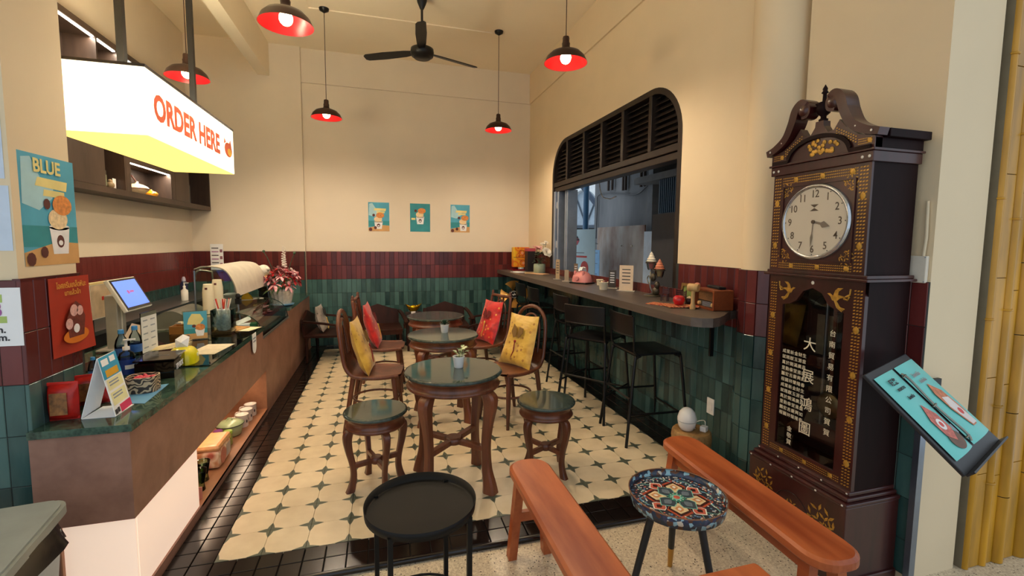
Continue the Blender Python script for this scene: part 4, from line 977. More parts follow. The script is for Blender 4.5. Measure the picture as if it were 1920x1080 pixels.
# ------------------------------------------------------------------ prints: posters, cards, labels
SKY = mat('print_sky', '#4fa8c4', .55, var=.15, scale=5); SEA = mat('print_sea', '#2f8f98', .55, var=.12, scale=9)
SAND = mat('print_sand', '#cfa065', .55, var=.1, scale=9); CLOUD = mat('print_cloud', '#a9d3dd', .55, var=.06)
BUTTER = mat('print_butter', '#e8d98e', .55); ICE = mat('print_apricot', '#d98a45', .55, var=.25, scale=60); CUPW = mat('print_cup_white', '#edecec', .5); CHOC = mat('print_chocolate', '#5a2a26', .55)
def beach(par, w, h, cupx, cupz, s, text1=None, plain=False, d=-.0006):
    """dessert-on-the-beach print on a sheet facing -Y, lower left corner of the sheet at the origin"""
    obj('sheet', B().box(0, w, 0, .0015, 0, h), SKY if not plain else SEA, par)
    def layer(name, b, m, k): return obj(name, b, m, par, (0, d*k, 0), FRONT)
    if not plain:
        layer('printed_sea', B().add([(0, .17*h, 0), (w, .17*h, 0), (w, .36*h, 0), (0, .36*h, 0)], [(0, 1, 2, 3)]), SEA, 1)
        layer('printed_sand', B().add([(0, 0, 0), (w, 0, 0), (w, .2*h, 0), (.6*w, .215*h, 0), (.25*w, .16*h, 0), (0, .12*h, 0)], [(0, 1, 2, 3, 4, 5)]), SAND, 2)
        layer('printed_cloud', B().add([(x*w, z*h, 0) for x, z in ((.02, .55), (.3, .5), (.55, .62), (.6, .78), (.35, .8), (.2, .97), (.05, .95))], [tuple(range(7))]), CLOUD, 1)
        c_ = layer('printed_lettering', B().add([(x*w, z*h, 0) for x, z in ((.25, .72), (.82, .70), (.85, .79), (.3, .80))], [(0, 1, 2, 3)]).add([(x*w, z*h, 0) for x, z in ((.38, .635), (.78, .63), (.78, .69), (.4, .695))], [(0, 1, 2, 3)]), BUTTER, 2)
    else:
        layer('printed_lettering', B().add([(x*w, z*h, 0) for x, z in ((.06, .42), (.26, .42), (.26, .49), (.06, .49))], [(0, 1, 2, 3)]), BUTTER, 2)
    cx, cz = cupx*w, cupz*h
    layer('printed_cup', B().add([(cx-.15*s, cz, 0), (cx+.15*s, cz, 0), (cx+.2*s, cz+.36*s, 0), (cx-.2*s, cz+.36*s, 0)], [(0, 1, 2, 3)]).add([(x, z, 0) for x, z in circle(.205*s, 20, cx, cz+.36*s, 1, .2)], [tuple(range(20))]), CUPW, 3)
    em = layer('printed_emblem', B().add([(x, z, 0) for x, z in circle(.075*s, 16, cx, cz+.17*s, 1, 1.15)], [tuple(range(16))]), CHOC, 4)
    obj('emblem_centre', B().add([(x, z, 0) for x, z in circle(.045*s, 12, cx, cz+.15*s, 1, .8)], [tuple(range(12))]), CUPW, em, (0, 0, .0004))
    layer('printed_scoop', B().add([(x, z, 0) for x, z in circle(.2*s, 20, cx-.02*s, cz+.47*s, .95, .7)], [tuple(range(20))]), mat('print_cream', '#e8cfa2', .55, var=.2, scale=70), 4)
    layer('printed_scoop', B().add([(x, z, 0) for x, z in circle(.17*s, 18, cx+.08*s, cz+.66*s, 1.15, .8)], [tuple(range(18))]), ICE, 5)
    layer('printed_berry', B().add([(x, z, 0) for x, z in circle(.065*s, 9, cx-.22*s, cz+.66*s, 1, 1.1)], [tuple(range(9))]), CHOC, 5)
    if not plain and s > .13:
        layer('printed_berry', B().add([(x, z, 0) for x, z in circle(.08*s, 9, .10*w, .06*h, 1, 1.1)], [tuple(range(9))]).add([(x, z, 0) for x, z in circle(.07*s, 9, .33*w, .12*h, 1, 1.1)], [tuple(range(9))]), CHOC, 5)
    if text1: text('printed_word', text1, .075, BUTTER, par, (.47*w, d*6, .895*h), FRONT, sx=.95, bold=.002)
t = thing('ice_cream_poster', 'large blue beach poster headed BLUE with a cup of ice cream, on the left pillar', 'poster', (-.53+.0002, -.15, 1.413), PI/2)
beach(t, .325, .442, .64, .10, .31, 'BLUE')
for x, lab, cx, cz, pl in ((.606, 'left of three small ice cream posters on the back wall', .48, .08, False), (1.2, 'middle small poster with a plain turquoise ground on the back wall', .5, .27, True), (1.804, 'right of three small ice cream posters on the back wall', .66, .05, False)):
    t = thing('small_poster', lab, 'poster', (x, 4.6485, 1.662), 0, 'small ice cream posters')
    beach(t, .295, .418, cx, cz, .30, None, pl)
# red poster hanging from the maroon tiles
REDP = mat('poster_red', '#a8301d', .5, var=.1, scale=8)
t = thing('red_poster', 'red curling poster of a shaved ice dessert with Thai heading, on the left pillar', 'poster', (-.53+.013, -.065, 1.028), PI/2)
obj('sheet', B().grid(lambda u, v: (.265*u, -.004-.012*(1-v)**2*u, .33*v), 6, 6), REDP, t)
text('printed_heading', 'ไอศกรีมเกล็ดหิมะ', .034, mat('print_gold', '#d9a441', .5), t, (.132, -.012, .295), FRONT, sx=.85)
text('printed_heading', 'มาแล้วจ้า', .03, MATS['print_gold'], t, (.135, -.012, .262), FRONT)
obj('printed_plate', B().add([(x, z, 0) for x, z in circle(.085, 22, .135, .075, 1, .38)], [tuple(range(22))]), mat('print_orange', '#d8761f', .5), t, (0, -.016, 0), FRONT)
obj('printed_ice', B().add([(x, z, 0) for x, z in ((.085, .07), (.185, .07), (.20, .15), (.18, .20), (.14, .225), (.10, .19), (.075, .15))], [tuple(range(7))]), mat('print_brown_ice', '#6e2f27', .5, var=.35, scale=60), t, (0, -.0165, 0), FRONT)
obj('printed_topping', B().add([(x, z, 0) for x, z in circle(.026, 12, .125, .185)], [tuple(range(12))]).add([(x, z, 0) for x, z in circle(.022, 12, .165, .18)], [tuple(range(12))]).add([(x, z, 0) for x, z in circle(.024, 12, .09, .13)], [tuple(range(12))]), mat('print_pale_pink', '#d9a8a0', .5, var=.2, scale=80), t, (0, -.017, 0), FRONT)
obj('printed_emblem', B().add([(x, z, 0) for x, z in circle(.02, 14, .135, .105)], [tuple(range(14))]), CUPW, t, (0, -.0175, 0), FRONT)
# white opening-hours sheet and two pale sheets on the wall facing the street
t = thing('opening_hours_sheet', 'white sheet of opening hours with green bars, cut by the left photo edge', 'sign', (-.52, -.2035, 1.118), 0)
obj('sheet', B().box(-.34, 0, 0, .001, 0, .22), PAPER, t)
obj('printed_bar', B().box(-.3, -.055, -.001, 0, .165, .195), mat('print_lime', '#a9c26a', .6), t); obj('printed_bar', B().box(-.3, -.045, -.001, 0, .088, .113), MATS['print_lime'], t)
PUR = mat('print_purple', '#a2589a', .6)
for z, s_, m_, x in ((.150, '11:00', PUR, -.06), (.127, '10:00', PUR, -.058)): text('printed_hours', s_, .036, m_, t, (x, -.001, z), FRONT, align='RIGHT', bold=.001)
for z, x in ((.062, -.05), (.032, -.04)): text('printed_hours', '8 Pm.', .036, INK, t, (x, -.001, z), FRONT, align='RIGHT', bold=.0008)
for z0, z1, lab, x in ((1.74, 2.05, 'upper of two pale bluish sheets on the street face of the left pillar', -.545), (1.475, 1.715, 'lower of two pale bluish sheets on the street face of the left pillar', -.537)):
    tag(obj('paper_notice', B().box(x-.32, x, -.1915, -.1903, z0, z1), mat('pale_blue_paper', '#c9d8ea', .6)), lab, 'notice', 'pale notices by the entrance')

# ------------------------------------------------------------------ things on the near end of the counter
FOILR = mat('red_gold_wrapper', '#b01d14', .3, var=.5, scale=14)
def snack(label, loc, rz, w, d, h, lean_=0):
    t = thing('snack_pack', label, 'snack pack', loc, rot=(0, lean_, rz), group='red snack packs')
    q = B().grid(lambda u, v: ((-.5+u)*w, -d/2*(math.sin(PI*u)*math.sin(PI*v))**.35-.001, h*v), 12, 8).grid(lambda u, v: ((.5-u)*w, d/2*(math.sin(PI*u)*math.sin(PI*v))**.35+.001, h*v), 12, 8)
    obj('wrapper', q, FOILR, t)
    obj('picture', B().box(-w*.28, w*.28, -d/2-.004, -d/2-.002, h*.2, h*.8), mat('wrapper_picture', '#8a5a2c', .4, var=.6, scale=40), t)
    for z in (0, h-.006): obj('seal', B().box(-w/2, w/2, -.003, .003, z, z+.012), mat('bright_red', '#c8231a', .35), t)
snack('red snack pack standing at the near left corner of the counter', (-.47, -.10, ZK+.0005), .05, .10, .07, .15)
snack('second red snack pack, behind the near one and the tent card', (-.47, .085, ZK+.0005), .3, .12, .07, .13)
t = thing('tent_card', 'white folded tent card printed blue, yellow and pink on the near counter corner', 'menu card', (-.345, -.12, ZK+.0005), 0)
W1, H1 = .118, .235
q = B().add([(-.06, .0, 0), (.06, .0, 0), (.045, .09, .0), (-.06, .1, 0)], [(0, 1, 2, 3)])
obj('base_fold', B().box(-.06, .055, 0, .15, 0, .002), PAPER, t)
Mt = Matrix(((.55, .0, -.83, .062), (.835, 0, .55, -.0), (0, 1, 0, 0), (0, 0, 0, 1)))
def face(name, u0, u1, v0, v1, m_, k, par=t): return obj(name, B().add([tuple(A+(Bv-A)*a+UP*b+NRM*k) for a, b in ((u0, v0), (u1, v0), (u1, v1), (u0, v1))], [(0, 1, 2, 3)]), m_, par)
A, Bv, UP = Vector((.058, -.002, .002)), Vector((.045, .155, .002)), Vector((-.075, .05, H1)); NRM = Vector((.95, .1, .25))
q = B(); c4 = [A, Bv, Bv+UP, A+UP]
q.add([tuple(p) for p in c4]+[tuple(p-NRM*.002) for p in c4], [(0, 1, 2, 3), (7, 6, 5, 4)]+[(i, 4+i, 4+(i+1) % 4, (i+1) % 4) for i in range(4)])
obj('front_leaf', q, PAPER, t)
L0, L1 = Vector((-.06, .0, .002)), Vector((-.07, .15, .002))
q = B(); c4 = [L0, L1, Bv+UP-NRM*.002, A+UP-NRM*.002]
q.add([tuple(p) for p in c4]+[tuple(p+Vector((-.002, 0, .0005))) for p in c4], [(3, 2, 1, 0), (4, 5, 6, 7)]+[(i, (i+1) % 4, 4+(i+1) % 4, 4+i) for i in range(4)])
obj('rear_leaf', q, PAPER, t)
face('printed_panel', 0, 1, .62, 1, mat('print_cyan', '#2f9cc4', .5), .0008); face('printed_panel', .08, .92, .42, .6, mat('print_pale_yellow', '#e6e3ae', .5), .0008)
face('printed_panel', .08, .92, .16, .38, MATS['print_pale_yellow'], .0008); face('printed_panel', .35, 1, 0, .13, mat('print_magenta', '#d2325f', .5), .0008)
face('printed_heading', .15, .85, .64, .76, mat('print_amber', '#d9a327', .5), .0014); face('printed_box', .08, .45, .84, .95, PAPER, .0014); face('printed_box', .55, .85, .86, .96, PAPER, .0014)
for v in (.55, .50, .33, .28): face('printed_line', .16, .7, v-.012, v+.012, GREYINK, .0014)
face('printed_mark', .03, .16, .02, .10, INK, .0014); face('printed_mark', .18, .30, .03, .11, INK, .0014)
tag(obj('blue_paper', B().add([(-.40, .07, ZK+.0012), (-.25, .03, ZK+.0012), (-.262, .20, ZK+.0012), (-.272, .33, ZK+.0012), (-.40, .30, ZK+.0012)], [(0, 1, 2, 3, 4)]).add([(-.40, .07, ZK+.0006), (-.25, .03, ZK+.0006), (-.262, .20, ZK+.0006), (-.272, .33, ZK+.0006), (-.40, .30, ZK+.0006)], [(4, 3, 2, 1, 0)]), mat('sky_blue_paper', '#5f9cc8', .6)), 'light blue paper sheet under the maze-patterned box on the counter', 'paper')
m, nt, b = _base('maze_print', .5, 0)
w_ = _n(nt, 'ShaderNodeTexWave', wave_type='RINGS'); w_.inputs['Scale'].default_value = 26; w_.inputs['Distortion'].default_value = 9; w_.inputs['Detail'].default_value = 1; w_.inputs['Detail Scale'].default_value = 1.2
nt.links.new(_coord(nt), w_.inputs['Vector']); nt.links.new(_ramp(nt, w_.outputs['Fac'], [(.45, '#3a332c'), (.55, '#c9b592')]), b.inputs['Base Color']); MAZE = m
t = thing('candy_box', 'oval beige box with a black maze pattern full of pink candies', 'box', (-.34, .235, ZK+.002), 0)
oo = [(.062*math.copysign(abs(math.cos(a))**.6, math.cos(a)), .055*math.copysign(abs(math.sin(a))**.6, math.sin(a))) for a in [2*PI*k/36 for k in range(36)]]
obj('box_wall', B().ring(oo, [(x*.93, y*.93) for x, y in oo], 0, .075), MAZE, t)
obj('box_floor', B().prism([(x*.93, y*.93) for x, y in oo], .0, .004), MAZE, t)
CANDY = mat('pink_candy', '#d8485c', .35, rnd=.25); random.seed(11)
cm_ = B().ball(.013, (0, 0, 0), 8, 6, (1.2, .9, .7)).mesh('candy', CANDY)
for k in range(22):
    a = random.uniform(0, 2*PI); r = math.sqrt(random.random())*.042
    tag(link('candy', cm_, None, (-.34+r*math.cos(a), .235+r*math.sin(a), ZK+.052+random.uniform(0, .012)), (random.random(), random.random(), a)), 'pink wrapped candy in the maze-patterned box', 'candy', 'pink candies in the box')
t = thing('tip_box', 'glossy black tip box with white TIP BOX lettering', 'box', (-.385, .535, ZK+.0005), .12)
GLB = mat('black_gloss_acrylic', '#120c0b', .08)
obj('body', B().box(-.085, .085, -.105, .105, 0, .088).box(-.085, .085, -.02, .105, .088, .098), GLB, t)
obj('lid', B().box(-.09, .09, -.11, .11, .098, .104), GLB, t)
obj('coin_slot', B().box(-.04, .04, -.006, .006, .104, .1045), BLACK, t)
text('lettering', 'TIP BOX', .042, PAPER, t, (.0855, .0, .048), RIGHTW, sx=.85, bold=.0012)
YELC = mat('yellow_ceramic', '#d9d018', .15, var=.03)
t = thing('tissue_holder', 'bright yellow ceramic tissue holder with a flower decoration', 'tissue holder', (-.36, .755, ZK+.0075), .1)
obj('body', B().grid(lambda u, v: (.075*math.copysign(abs(math.cos(2*PI*u))**.7, math.cos(2*PI*u))*math.sin(PI/2*(1-v)**.45+.001), .09*math.copysign(abs(math.sin(2*PI*u))**.7, math.sin(2*PI*u))*math.sin(PI/2*(1-v)**.45+.001), .10*v**.8), 28, 10, True), YELC, t)
obj('tissue', B().add([(-.03, -.02, .095), (.03, -.015, .095), (.035, .01, .15), (.0, .02, .165), (-.035, .0, .14), (.0, -.03, .125)], [(0, 1, 5), (1, 2, 5), (2, 3, 5), (3, 4, 5), (4, 0, 5)]), PAPER, t)
obj('painted_flower', B().ball(.012, (.073, .0, .045), 8, 6, (.25, 1, 1)).ball(.009, (.071, .03, .052), 8, 6, (.25, 1, 1)).ball(.009, (.071, .02, .028), 8, 6, (.25, 1, 1)), mat('pale_yellow_paint', '#e9e6b0', .3), t)
BOTTLE = mat_glass('clear_bottle', '#cfe2ee', .03, 1.33); BCAP = mat('blue_cap', '#2f84c8', .4); BLAB = mat('blue_label', '#2f5fa8', .45, var=.3, scale=30)
def bottle(label, x, y, s=1.):
    t = thing('water_bottle', label, 'bottle', (x, y, ZK+.0075 if y > .5 else ZK+.0005), group='water bottles on the counter')
    obj('body', B().lathe([(.028*s, 0), (.032*s, .006), (.032*s, .06*s), (.030*s, .065*s), (.032*s, .07*s), (.032*s, .13*s), (.026*s, .16*s), (.013*s, .185*s), (.0125*s, .20*s)], 20), BOTTLE, t)
    obj('water', B().lathe([(.027*s, .003), (.0305*s, .008), (.0305*s, .125*s)], 20), mat_glass('water', '#b9d4e4', .0, 1.33), t)
    obj('label', B().lathe([(.0325*s, .07*s), (.0325*s, .115*s)], 20, cap=False), BLAB, t)
    obj('cap', B().lathe([(.0145*s, .195*s), (.0145*s, .215*s), (.012*s, .218*s)], 16), BCAP, t)
bottle('clear water bottle with blue cap, left of the tall pair behind the tent card', -.64, .71, 1.0)
bottle('clear water bottle with blue cap, right and rear of the tall pair', -.615, .80, 1.02)
bottle('short blue-capped water bottle half hidden behind the tent card', -.62, .40, .66)
t = thing('sanitizer_bottle', 'clear hand sanitizer pump bottle with a dark blue label and white pump', 'bottle', (-.53, .515, ZK+.0005), .2)
obj('body', B().lathe([(.034, 0), (.036, .006), (.036, .115), (.03, .132), (.014, .142), (.014, .15)], 22), BOTTLE, t)
obj('label', B().lathe([(.0365, .02), (.0365, .1)], 22, cap=False), mat('navy_label', '#173a8a', .4, var=.2, scale=30), t)
obj('pump', B().lathe([(.016, .148), (.016, .165), (.007, .168), (.006, .195), (.012, .197), (.012, .205)], 14).box(-.006, .04, -.006, .006, .198, .206), WHITE, t)
obj('label_print', B().grid(lambda u, v: (.0368*math.cos(-1.6+1.2*u), .0368*math.sin(-1.6+1.2*u), .05+.022*v), 6, 1), PAPER, t)

# ------------------------------------------------------------------ signs, terminal, cups on the glass part
ACR = mat_glass('clear_acrylic', '#e6efee', 0, 1.45)
def acrylic_stand(label, loc, rz, w, h, name='acrylic_sign'):
    t = thing(name, label, 'sign', loc, rz, 'small upright counter signs')
    obj('stand', B().box(-w/2, w/2, -.002, .0, 0, h).box(-w/2, w/2, -.03, .03, 0, .003), ACR, t)
    return t
t = acrylic_stand('tall narrow acrylic sign holder with a printed white list, beside the terminal', (-.68, 1.125, ZK+.007), PI/2-.06, .19, .262)
obj('sheet', B().box(-.09, .09, -.0032, -.0022, .004, .235), mat('sheet_white', '#d9dcde', .6), t)
obj('header', B().box(-.09, .09, -.0034, -.0023, .235, .26), mat('grey_header', '#5e6258', .5), t)
for z in (.205, .165, .12, .08, .03):
    for x in (-.07, .015): obj('printed_line', B().box(x, x+.05, -.004, -.0032, z, z+.008), GREYINK, t)
t = acrylic_stand('small blue beach poster in a clear stand on the glass counter', (-.525, 1.44, ZK+.007), .35, .155, .215)
pr_ = thing('print', '', '', (0, 0, 0)); 
for k in ('label', 'category'): del pr_[k]
pr_.parent = t; pr_.location = (-.07, -.005, .008)
obj('sheet', B().box(0, .14, 0, .0012, 0, .2), SKY, pr_)
obj('printed_sand', B().box(0, .14, -.0006, 0, 0, .04), SAND, pr_); obj('printed_sea', B().box(0, .14, -.0005, 0, .04, .075), SEA, pr_)
obj('printed_cloud', B().add([(x, z, 0) for x, z in ((.02, .11), (.09, .10), (.12, .14), (.10, .18), (.05, .185), (.03, .15))], [tuple(range(6))]), BUTTER, pr_, (0, -.0008, 0), FRONT)
obj('printed_cup', B().add([(x, z, 0) for x, z in ((.075, .02), (.115, .02), (.125, .07), (.065, .07))], [(0, 1, 2, 3)]), CUPW, pr_, (0, -.0012, 0), FRONT)
obj('printed_scoop', B().add([(x, z, 0) for x, z in circle(.03, 14, .097, .085, 1, .8)], [tuple(range(14))]), ICE, pr_, (0, -.0016, 0), FRONT)
obj('printed_berry', B().add([(x, z, 0) for x, z in circle(.012, 8, .06, .095)], [tuple(range(8))]).add([(x, z, 0) for x, z in circle(.014, 8, .02, .02)], [tuple(range(8))]), CHOC, pr_, (0, -.002, 0), FRONT)
SIL = mat('silver_plastic', '#b9bab8', .35, metal=.4)
t = thing('till_terminal', 'white touchscreen till with a glowing blue screen on a silver stand', 'till', (-.90, 1.25, ZK+.008), PI/2)
obj('stand', B().box(-.05, .05, -.02, .05, 0, .36, ch=.006), SIL, t)
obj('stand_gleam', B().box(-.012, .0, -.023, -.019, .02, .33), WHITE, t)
obj('foot', B().box(-.10, .10, -.09, .09, 0, .012, ch=.004), SIL, t)
SM = T(.03, -.055, .36) @ RX(-.46)
obj('screen_body', B().box(-.165, .165, -.012, .014, -.115, .115, SM, ch=.006), WHITE, t)
sc_ = obj('screen', B().box(-.157, .157, -.0145, -.0125, -.108, .108, SM), mat('screen_bezel', '#17181c', .15), t)
obj('lit_area', B().box(-.14, .14, -.0155, -.0147, -.09, .095, SM), mat_emit('lit_blue_screen', '#5a7cf0', .85), sc_)
obj('screen_logo', B().lathe([(.014, .0), (.014, .0005)], 16, SM @ T(-.03, -.0158, .012) @ RX(PI/2)).box(-.01, .04, -.0162, -.0157, .006, .02, SM), mat_emit('lit_logo', '#a05a90', .5), sc_)
t = thing('menu_display', 'cream framed picture panel standing behind the till', 'panel', (-1.05, 1.50, ZK), PI/2)
obj('panel', B().box(-.25, .25, 0, .02, .20, .44), PAPER, t)
obj('top_strip', B().box(-.25, .25, -.004, .02, .43, .445), mat('cream_strip', '#e3cf9a', .5), t)
obj('picture', B().box(-.24, .24, -.002, 0, .205, .425), mat('pale_dessert_picture', '#d2bda8', .5, var=.3, scale=9), t)
obj('red_ribbon', B().box(-.12, -.03, -.004, -.002, .32, .345), mat('bright_red', '#c8231a', .35), t)
obj('leg', B().box(-.2, -.18, .02, .03, 0, .4), BLACK, t); obj('leg', B().box(.18, .2, .02, .03, 0, .4), BLACK, t)
t = thing('card_leaflet', 'tilted cream leaflet leaning in front of the till stand', 'leaflet', (-.82, 1.2, ZK+.03), .15, rot=(-.5, .35, .15))
obj('sheet', B().box(-.055, .055, 0, .002, 0, .15), mat('cream_card', '#dccbb8', .6), t); obj('printed_line', B().box(-.01, .04, -.001, 0, .03, .04), INK, t)
CUPC = mat('cream_paper_cup', '#e6dcc0', .6, var=.02)
for x, y, n_, lab in ((-.635, 2.06, 15, 'front stack of cream paper cups on the counter'), (-.60, 2.17, 17, 'rear and taller stack of cream paper cups on the counter')):
    t = thing('cup_stack', lab, 'cup stack', (x, y, .70), 0, 'stacks of paper cups')
    obj('stand', B().cyl(.036, .0, .17, 20), SIL, t)
    cm_ = B().lathe([(.034, 0), (.044, .07), (.046, .072), (.044, .0735)], 24).mesh('paper_cup', CUPC)
    cm2 = B().lathe([(.044, 0), (.034, .07), (.0335, .072), (.03, .0705)], 24).mesh('paper_cup', CUPC)
    for k in range(n_): link('paper_cup', cm2, t, (0, 0, .17+k*.0145))
    obj('printed_emblem', B().grid(lambda u, v: (.0405*math.cos(-1.9+.5*u), .0405*math.sin(-1.9+.5*u), .17+n_*.0145+.012+.018*v), 4, 1), CHOC, t)
t = thing('straw_box', 'clear acrylic box holding a plastic bag of straws and red-tipped spoons', 'box', (-.41, 1.66, ZK+.007), 0)
obj('box_wall', B().ring([(-.07, -.06), (.07, -.06), (.07, .06), (-.07, .06)], [(-.066, -.056), (.066, -.056), (.066, .056), (-.066, .056)], 0, .19), ACR, t)
obj('box_floor', B().box(-.066, .066, -.056, .056, 0, .02), mat('tan_card_base', '#a87845', .6), t)
obj('plastic_bag', B().grid(lambda u, v: ((.035+.03*v*(1-v)*4*.6+.01*math.sin(5*2*PI*u+9*v))*math.cos(2*PI*u), (.03+.025*v*(1-v)*4*.6+.008*math.sin(4*2*PI*u))*math.sin(2*PI*u), .025+.17*v), 36, 8, True), mat('crinkled_plastic', '#cfd0d0', .15, var=.25, scale=60), t)
STRAW = mat('white_straw', '#ece6d6', .5); REDS = mat('red_straw', '#d2432f', .5)
random.seed(5)
for k in range(16):
    a = random.uniform(0, 2*PI); r = random.uniform(0, .03); tl = Vector((random.uniform(-.05, .05), random.uniform(-.03, .03), .27))
    obj('straw', B().tube([(r*math.cos(a), r*math.sin(a), .06), Vector((r*math.cos(a), r*math.sin(a), 0))+tl], .004, 6), REDS if k % 3 == 0 else STRAW, t)
t = thing('tea_carton', 'small green and white carton with an open flap on the counter', 'box', (-.345, 2.06, .72), .12)
obj('body', B().box(-.07, .02, -.05, .05, 0, .075), PAPER, t); obj('side', B().box(.02, .072, -.05, .05, 0, .078), mat('green_card', '#2e6a3f', .5), t)
obj('flap', B().box(-.06, .06, -.001, .001, 0, .05, T(-.03, .0, .085) @ RY(-.4) @ RX(-.9)), PAPER, t); obj('slot', B().box(-.045, -.02, -.0515, -.05, .035, .04), INK, t)
tag(obj('cutting_board', B().box(-.07, .07, -.10, .10, 0, .012, T(-.38, 1.80, ZK+.007) @ RZ(-.35), ch=.004), mat_wood('light_wood', '#b07a3c', '#d0a060', .5, 6)), 'small light wooden board on the glass counter beside the straw box', 'board')
tag(obj('cream_card', B().box(-.05, .05, -.09, .09, 0, .002, T(-.27, 1.80, ZK+.0072) @ RZ(-.3)), mat('cream_card2', '#e2dcb8', .6)), 'blank cream card lying beside the wooden board', 'card')
tag(obj('paper_menu', B().box(-.085, .085, -.15, .15, 0, .002, T(-.32, 1.09, ZK+.0072) @ RZ(-.12)), mat('paper_menu_print', '#d8cdb4', .6, var=.12, scale=30)), 'cream printed menu sheet lying flat on the glass counter', 'menu')
t = thing('hanging_tag', 'white rounded paper tag hanging over the counter front', 'tag', (X1+.013, 1.60, ZK+.008), PI/2)
o = [(-.055, .0)]+[(.055*math.cos(a), -.10+.06*math.sin(a)) for a in [PI+PI*k/10 for k in range(11)]]+[(.055, 0)]
obj('tag', B().prism(o, 0, .0015), PAPER, t, rot=FRONT)
for z in (-.045, -.07): obj('printed_line', B().box(-.035, .035, -.003, -.0015, z, z+.012), GREYINK, t)
t = thing('wooden_spoons', 'pale wooden spoons fanned out on the counter in front of the till', 'spoons', (-.62, 1.16, ZK+.0075), 0)
for k in range(5):
    obj('spoon', B().add(*(lambda o_: ([(x, y, z) for z in (0, .002) for x, y in o_], [tuple(reversed(range(len(o_)))), tuple(range(len(o_), 2*len(o_)))]+[(i, (i+1) % len(o_), len(o_)+(i+1) % len(o_), len(o_)+i) for i in range(len(o_))]))([(-.11, -.012), (-.06, -.016), (0, -.008), (.12, -.012), (.15, 0), (.12, .012), (0, .008), (-.06, .016), (-.11, .012)]), T(0, .03*k, .0022*k) @ RZ(.5+.12*k)), mat('pale_birch', '#dfcfa2', .6), t)
# ------------------------------------------------------------------ grandfather clock
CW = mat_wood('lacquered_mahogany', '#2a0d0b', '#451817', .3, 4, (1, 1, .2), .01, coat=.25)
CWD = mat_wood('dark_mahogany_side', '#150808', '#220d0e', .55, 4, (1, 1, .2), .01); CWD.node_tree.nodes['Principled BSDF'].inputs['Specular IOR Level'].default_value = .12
INL = mat('gold_inlay', '#b98e3a', .35, metal=.45, var=.3, scale=60)
PEARL = mat('pearl_inlay', '#d9d2c4', .25)
t = thing('grandfather_clock', 'tall dark mahogany grandfather clock with gold inlays and white dial', 'clock', (2.80, -.62, -.03), -PI/2)
# local frame: width along x (local +x = world -y), front at y = 0 facing -y (world -x), z up from the floor
WL_, DP = .253, .265      # half width and depth of the middle case
def bx(name, x0, x1, y0, y1, z0, z1, m=CW, ch=.0, par=t): return obj(name, B().box(x0, x1, y0, y1, z0, z1, ch=ch), m, par)
base = bx('base', -.275, .275, -.05, DP+.01, .0, .385, CW, .004)
bx('base_moulding', -.285, .285, -.06, DP+.015, .0, .05, CW, .008); bx('base_moulding', -.28, .28, -.055, DP+.012, .385, .405, CW, .006)
bx('base_moulding', -.268, .268, -.035, DP+.005, .405, .425, CW, .006); bx('base_moulding', -.258, .258, -.015, DP, .425, .445, CW, .005)
def sprig(par, name, cx, cz, r, a0, spread, y, n=9, m=INL):
    """an inlaid leafy sprig: small leaf shapes fanned along a stem"""
    q = B()
    for k in range(n):
        u = k/(n-1); a = a0+(u-.5)*spread; L = r*(.55+.45*math.sin(PI*u))
        for f, w in ((.35, .5), (.62, .9), (.95, 1.)):
            px, pz = cx+L*f*math.cos(a), cz+L*f*math.sin(a); l, wd = r*.17*w, r*.06*w; b_ = a+(.6 if (k+int(f*10)) % 2 else -.6)
            o = [(px-l*math.cos(b_), pz-l*math.sin(b_)), (px+wd*math.sin(b_), pz-wd*math.cos(b_)), (px+l*math.cos(b_), pz+l*math.sin(b_)), (px-wd*math.sin(b_), pz+wd*math.cos(b_))]
            q.add([(x, y, z) for x, z in o], [(0, 1, 2, 3)])
    return obj(name, q, m, par, kind='stuff')
# base front: arched panel line and sprigs
arch_o = [(-.10, .09), (-.10, .17), (-.06, .23), (0, .25), (.06, .23), (.10, .17), (.10, .09)]
obj('inlay_line', B().tube([(x, -.051, z+.06) for x, z in bez([(a, 0, c) for a, c in arch_o], 4) for x, z in ((x.x, x.z),)] if False else [(p.x, -.051, p.z+.06) for p in bez([(a, 0, c) for a, c in arch_o], 4)], .0025, 4), mat('dark_line', '#170808', .3), base)
sprig(base, 'inlay_sprig', -.19, .25, .10, 1.2, 2.4, -.0515); sprig(base, 'inlay_sprig', .19, .22, .12, 2.2, 2.4, -.0515); sprig(base, 'inlay_sprig', 0, .20, .07, 1.57, 2.6, -.0515)
sprig(base, 'inlay_sprig', -.2, .11, .06, .3, 2.5, -.0515); sprig(base, 'inlay_sprig', .2, .11, .06, 2.8, 2.5, -.0515); sprig(base, 'inlay_sprig', 0, .10, .07, 1.57, 3, -.0515)
for x in (-.26, -.13, 0, .13, .26):
    obj('pearl_dot', B().ball(.006, (x, -.056, .395), 8, 4, (1, .4, .8)), PEARL, t); obj('pearl_dot', B().ball(.005, (x*.95, -.016, .437), 8, 4, (1, .4, .8)), PEARL, t)
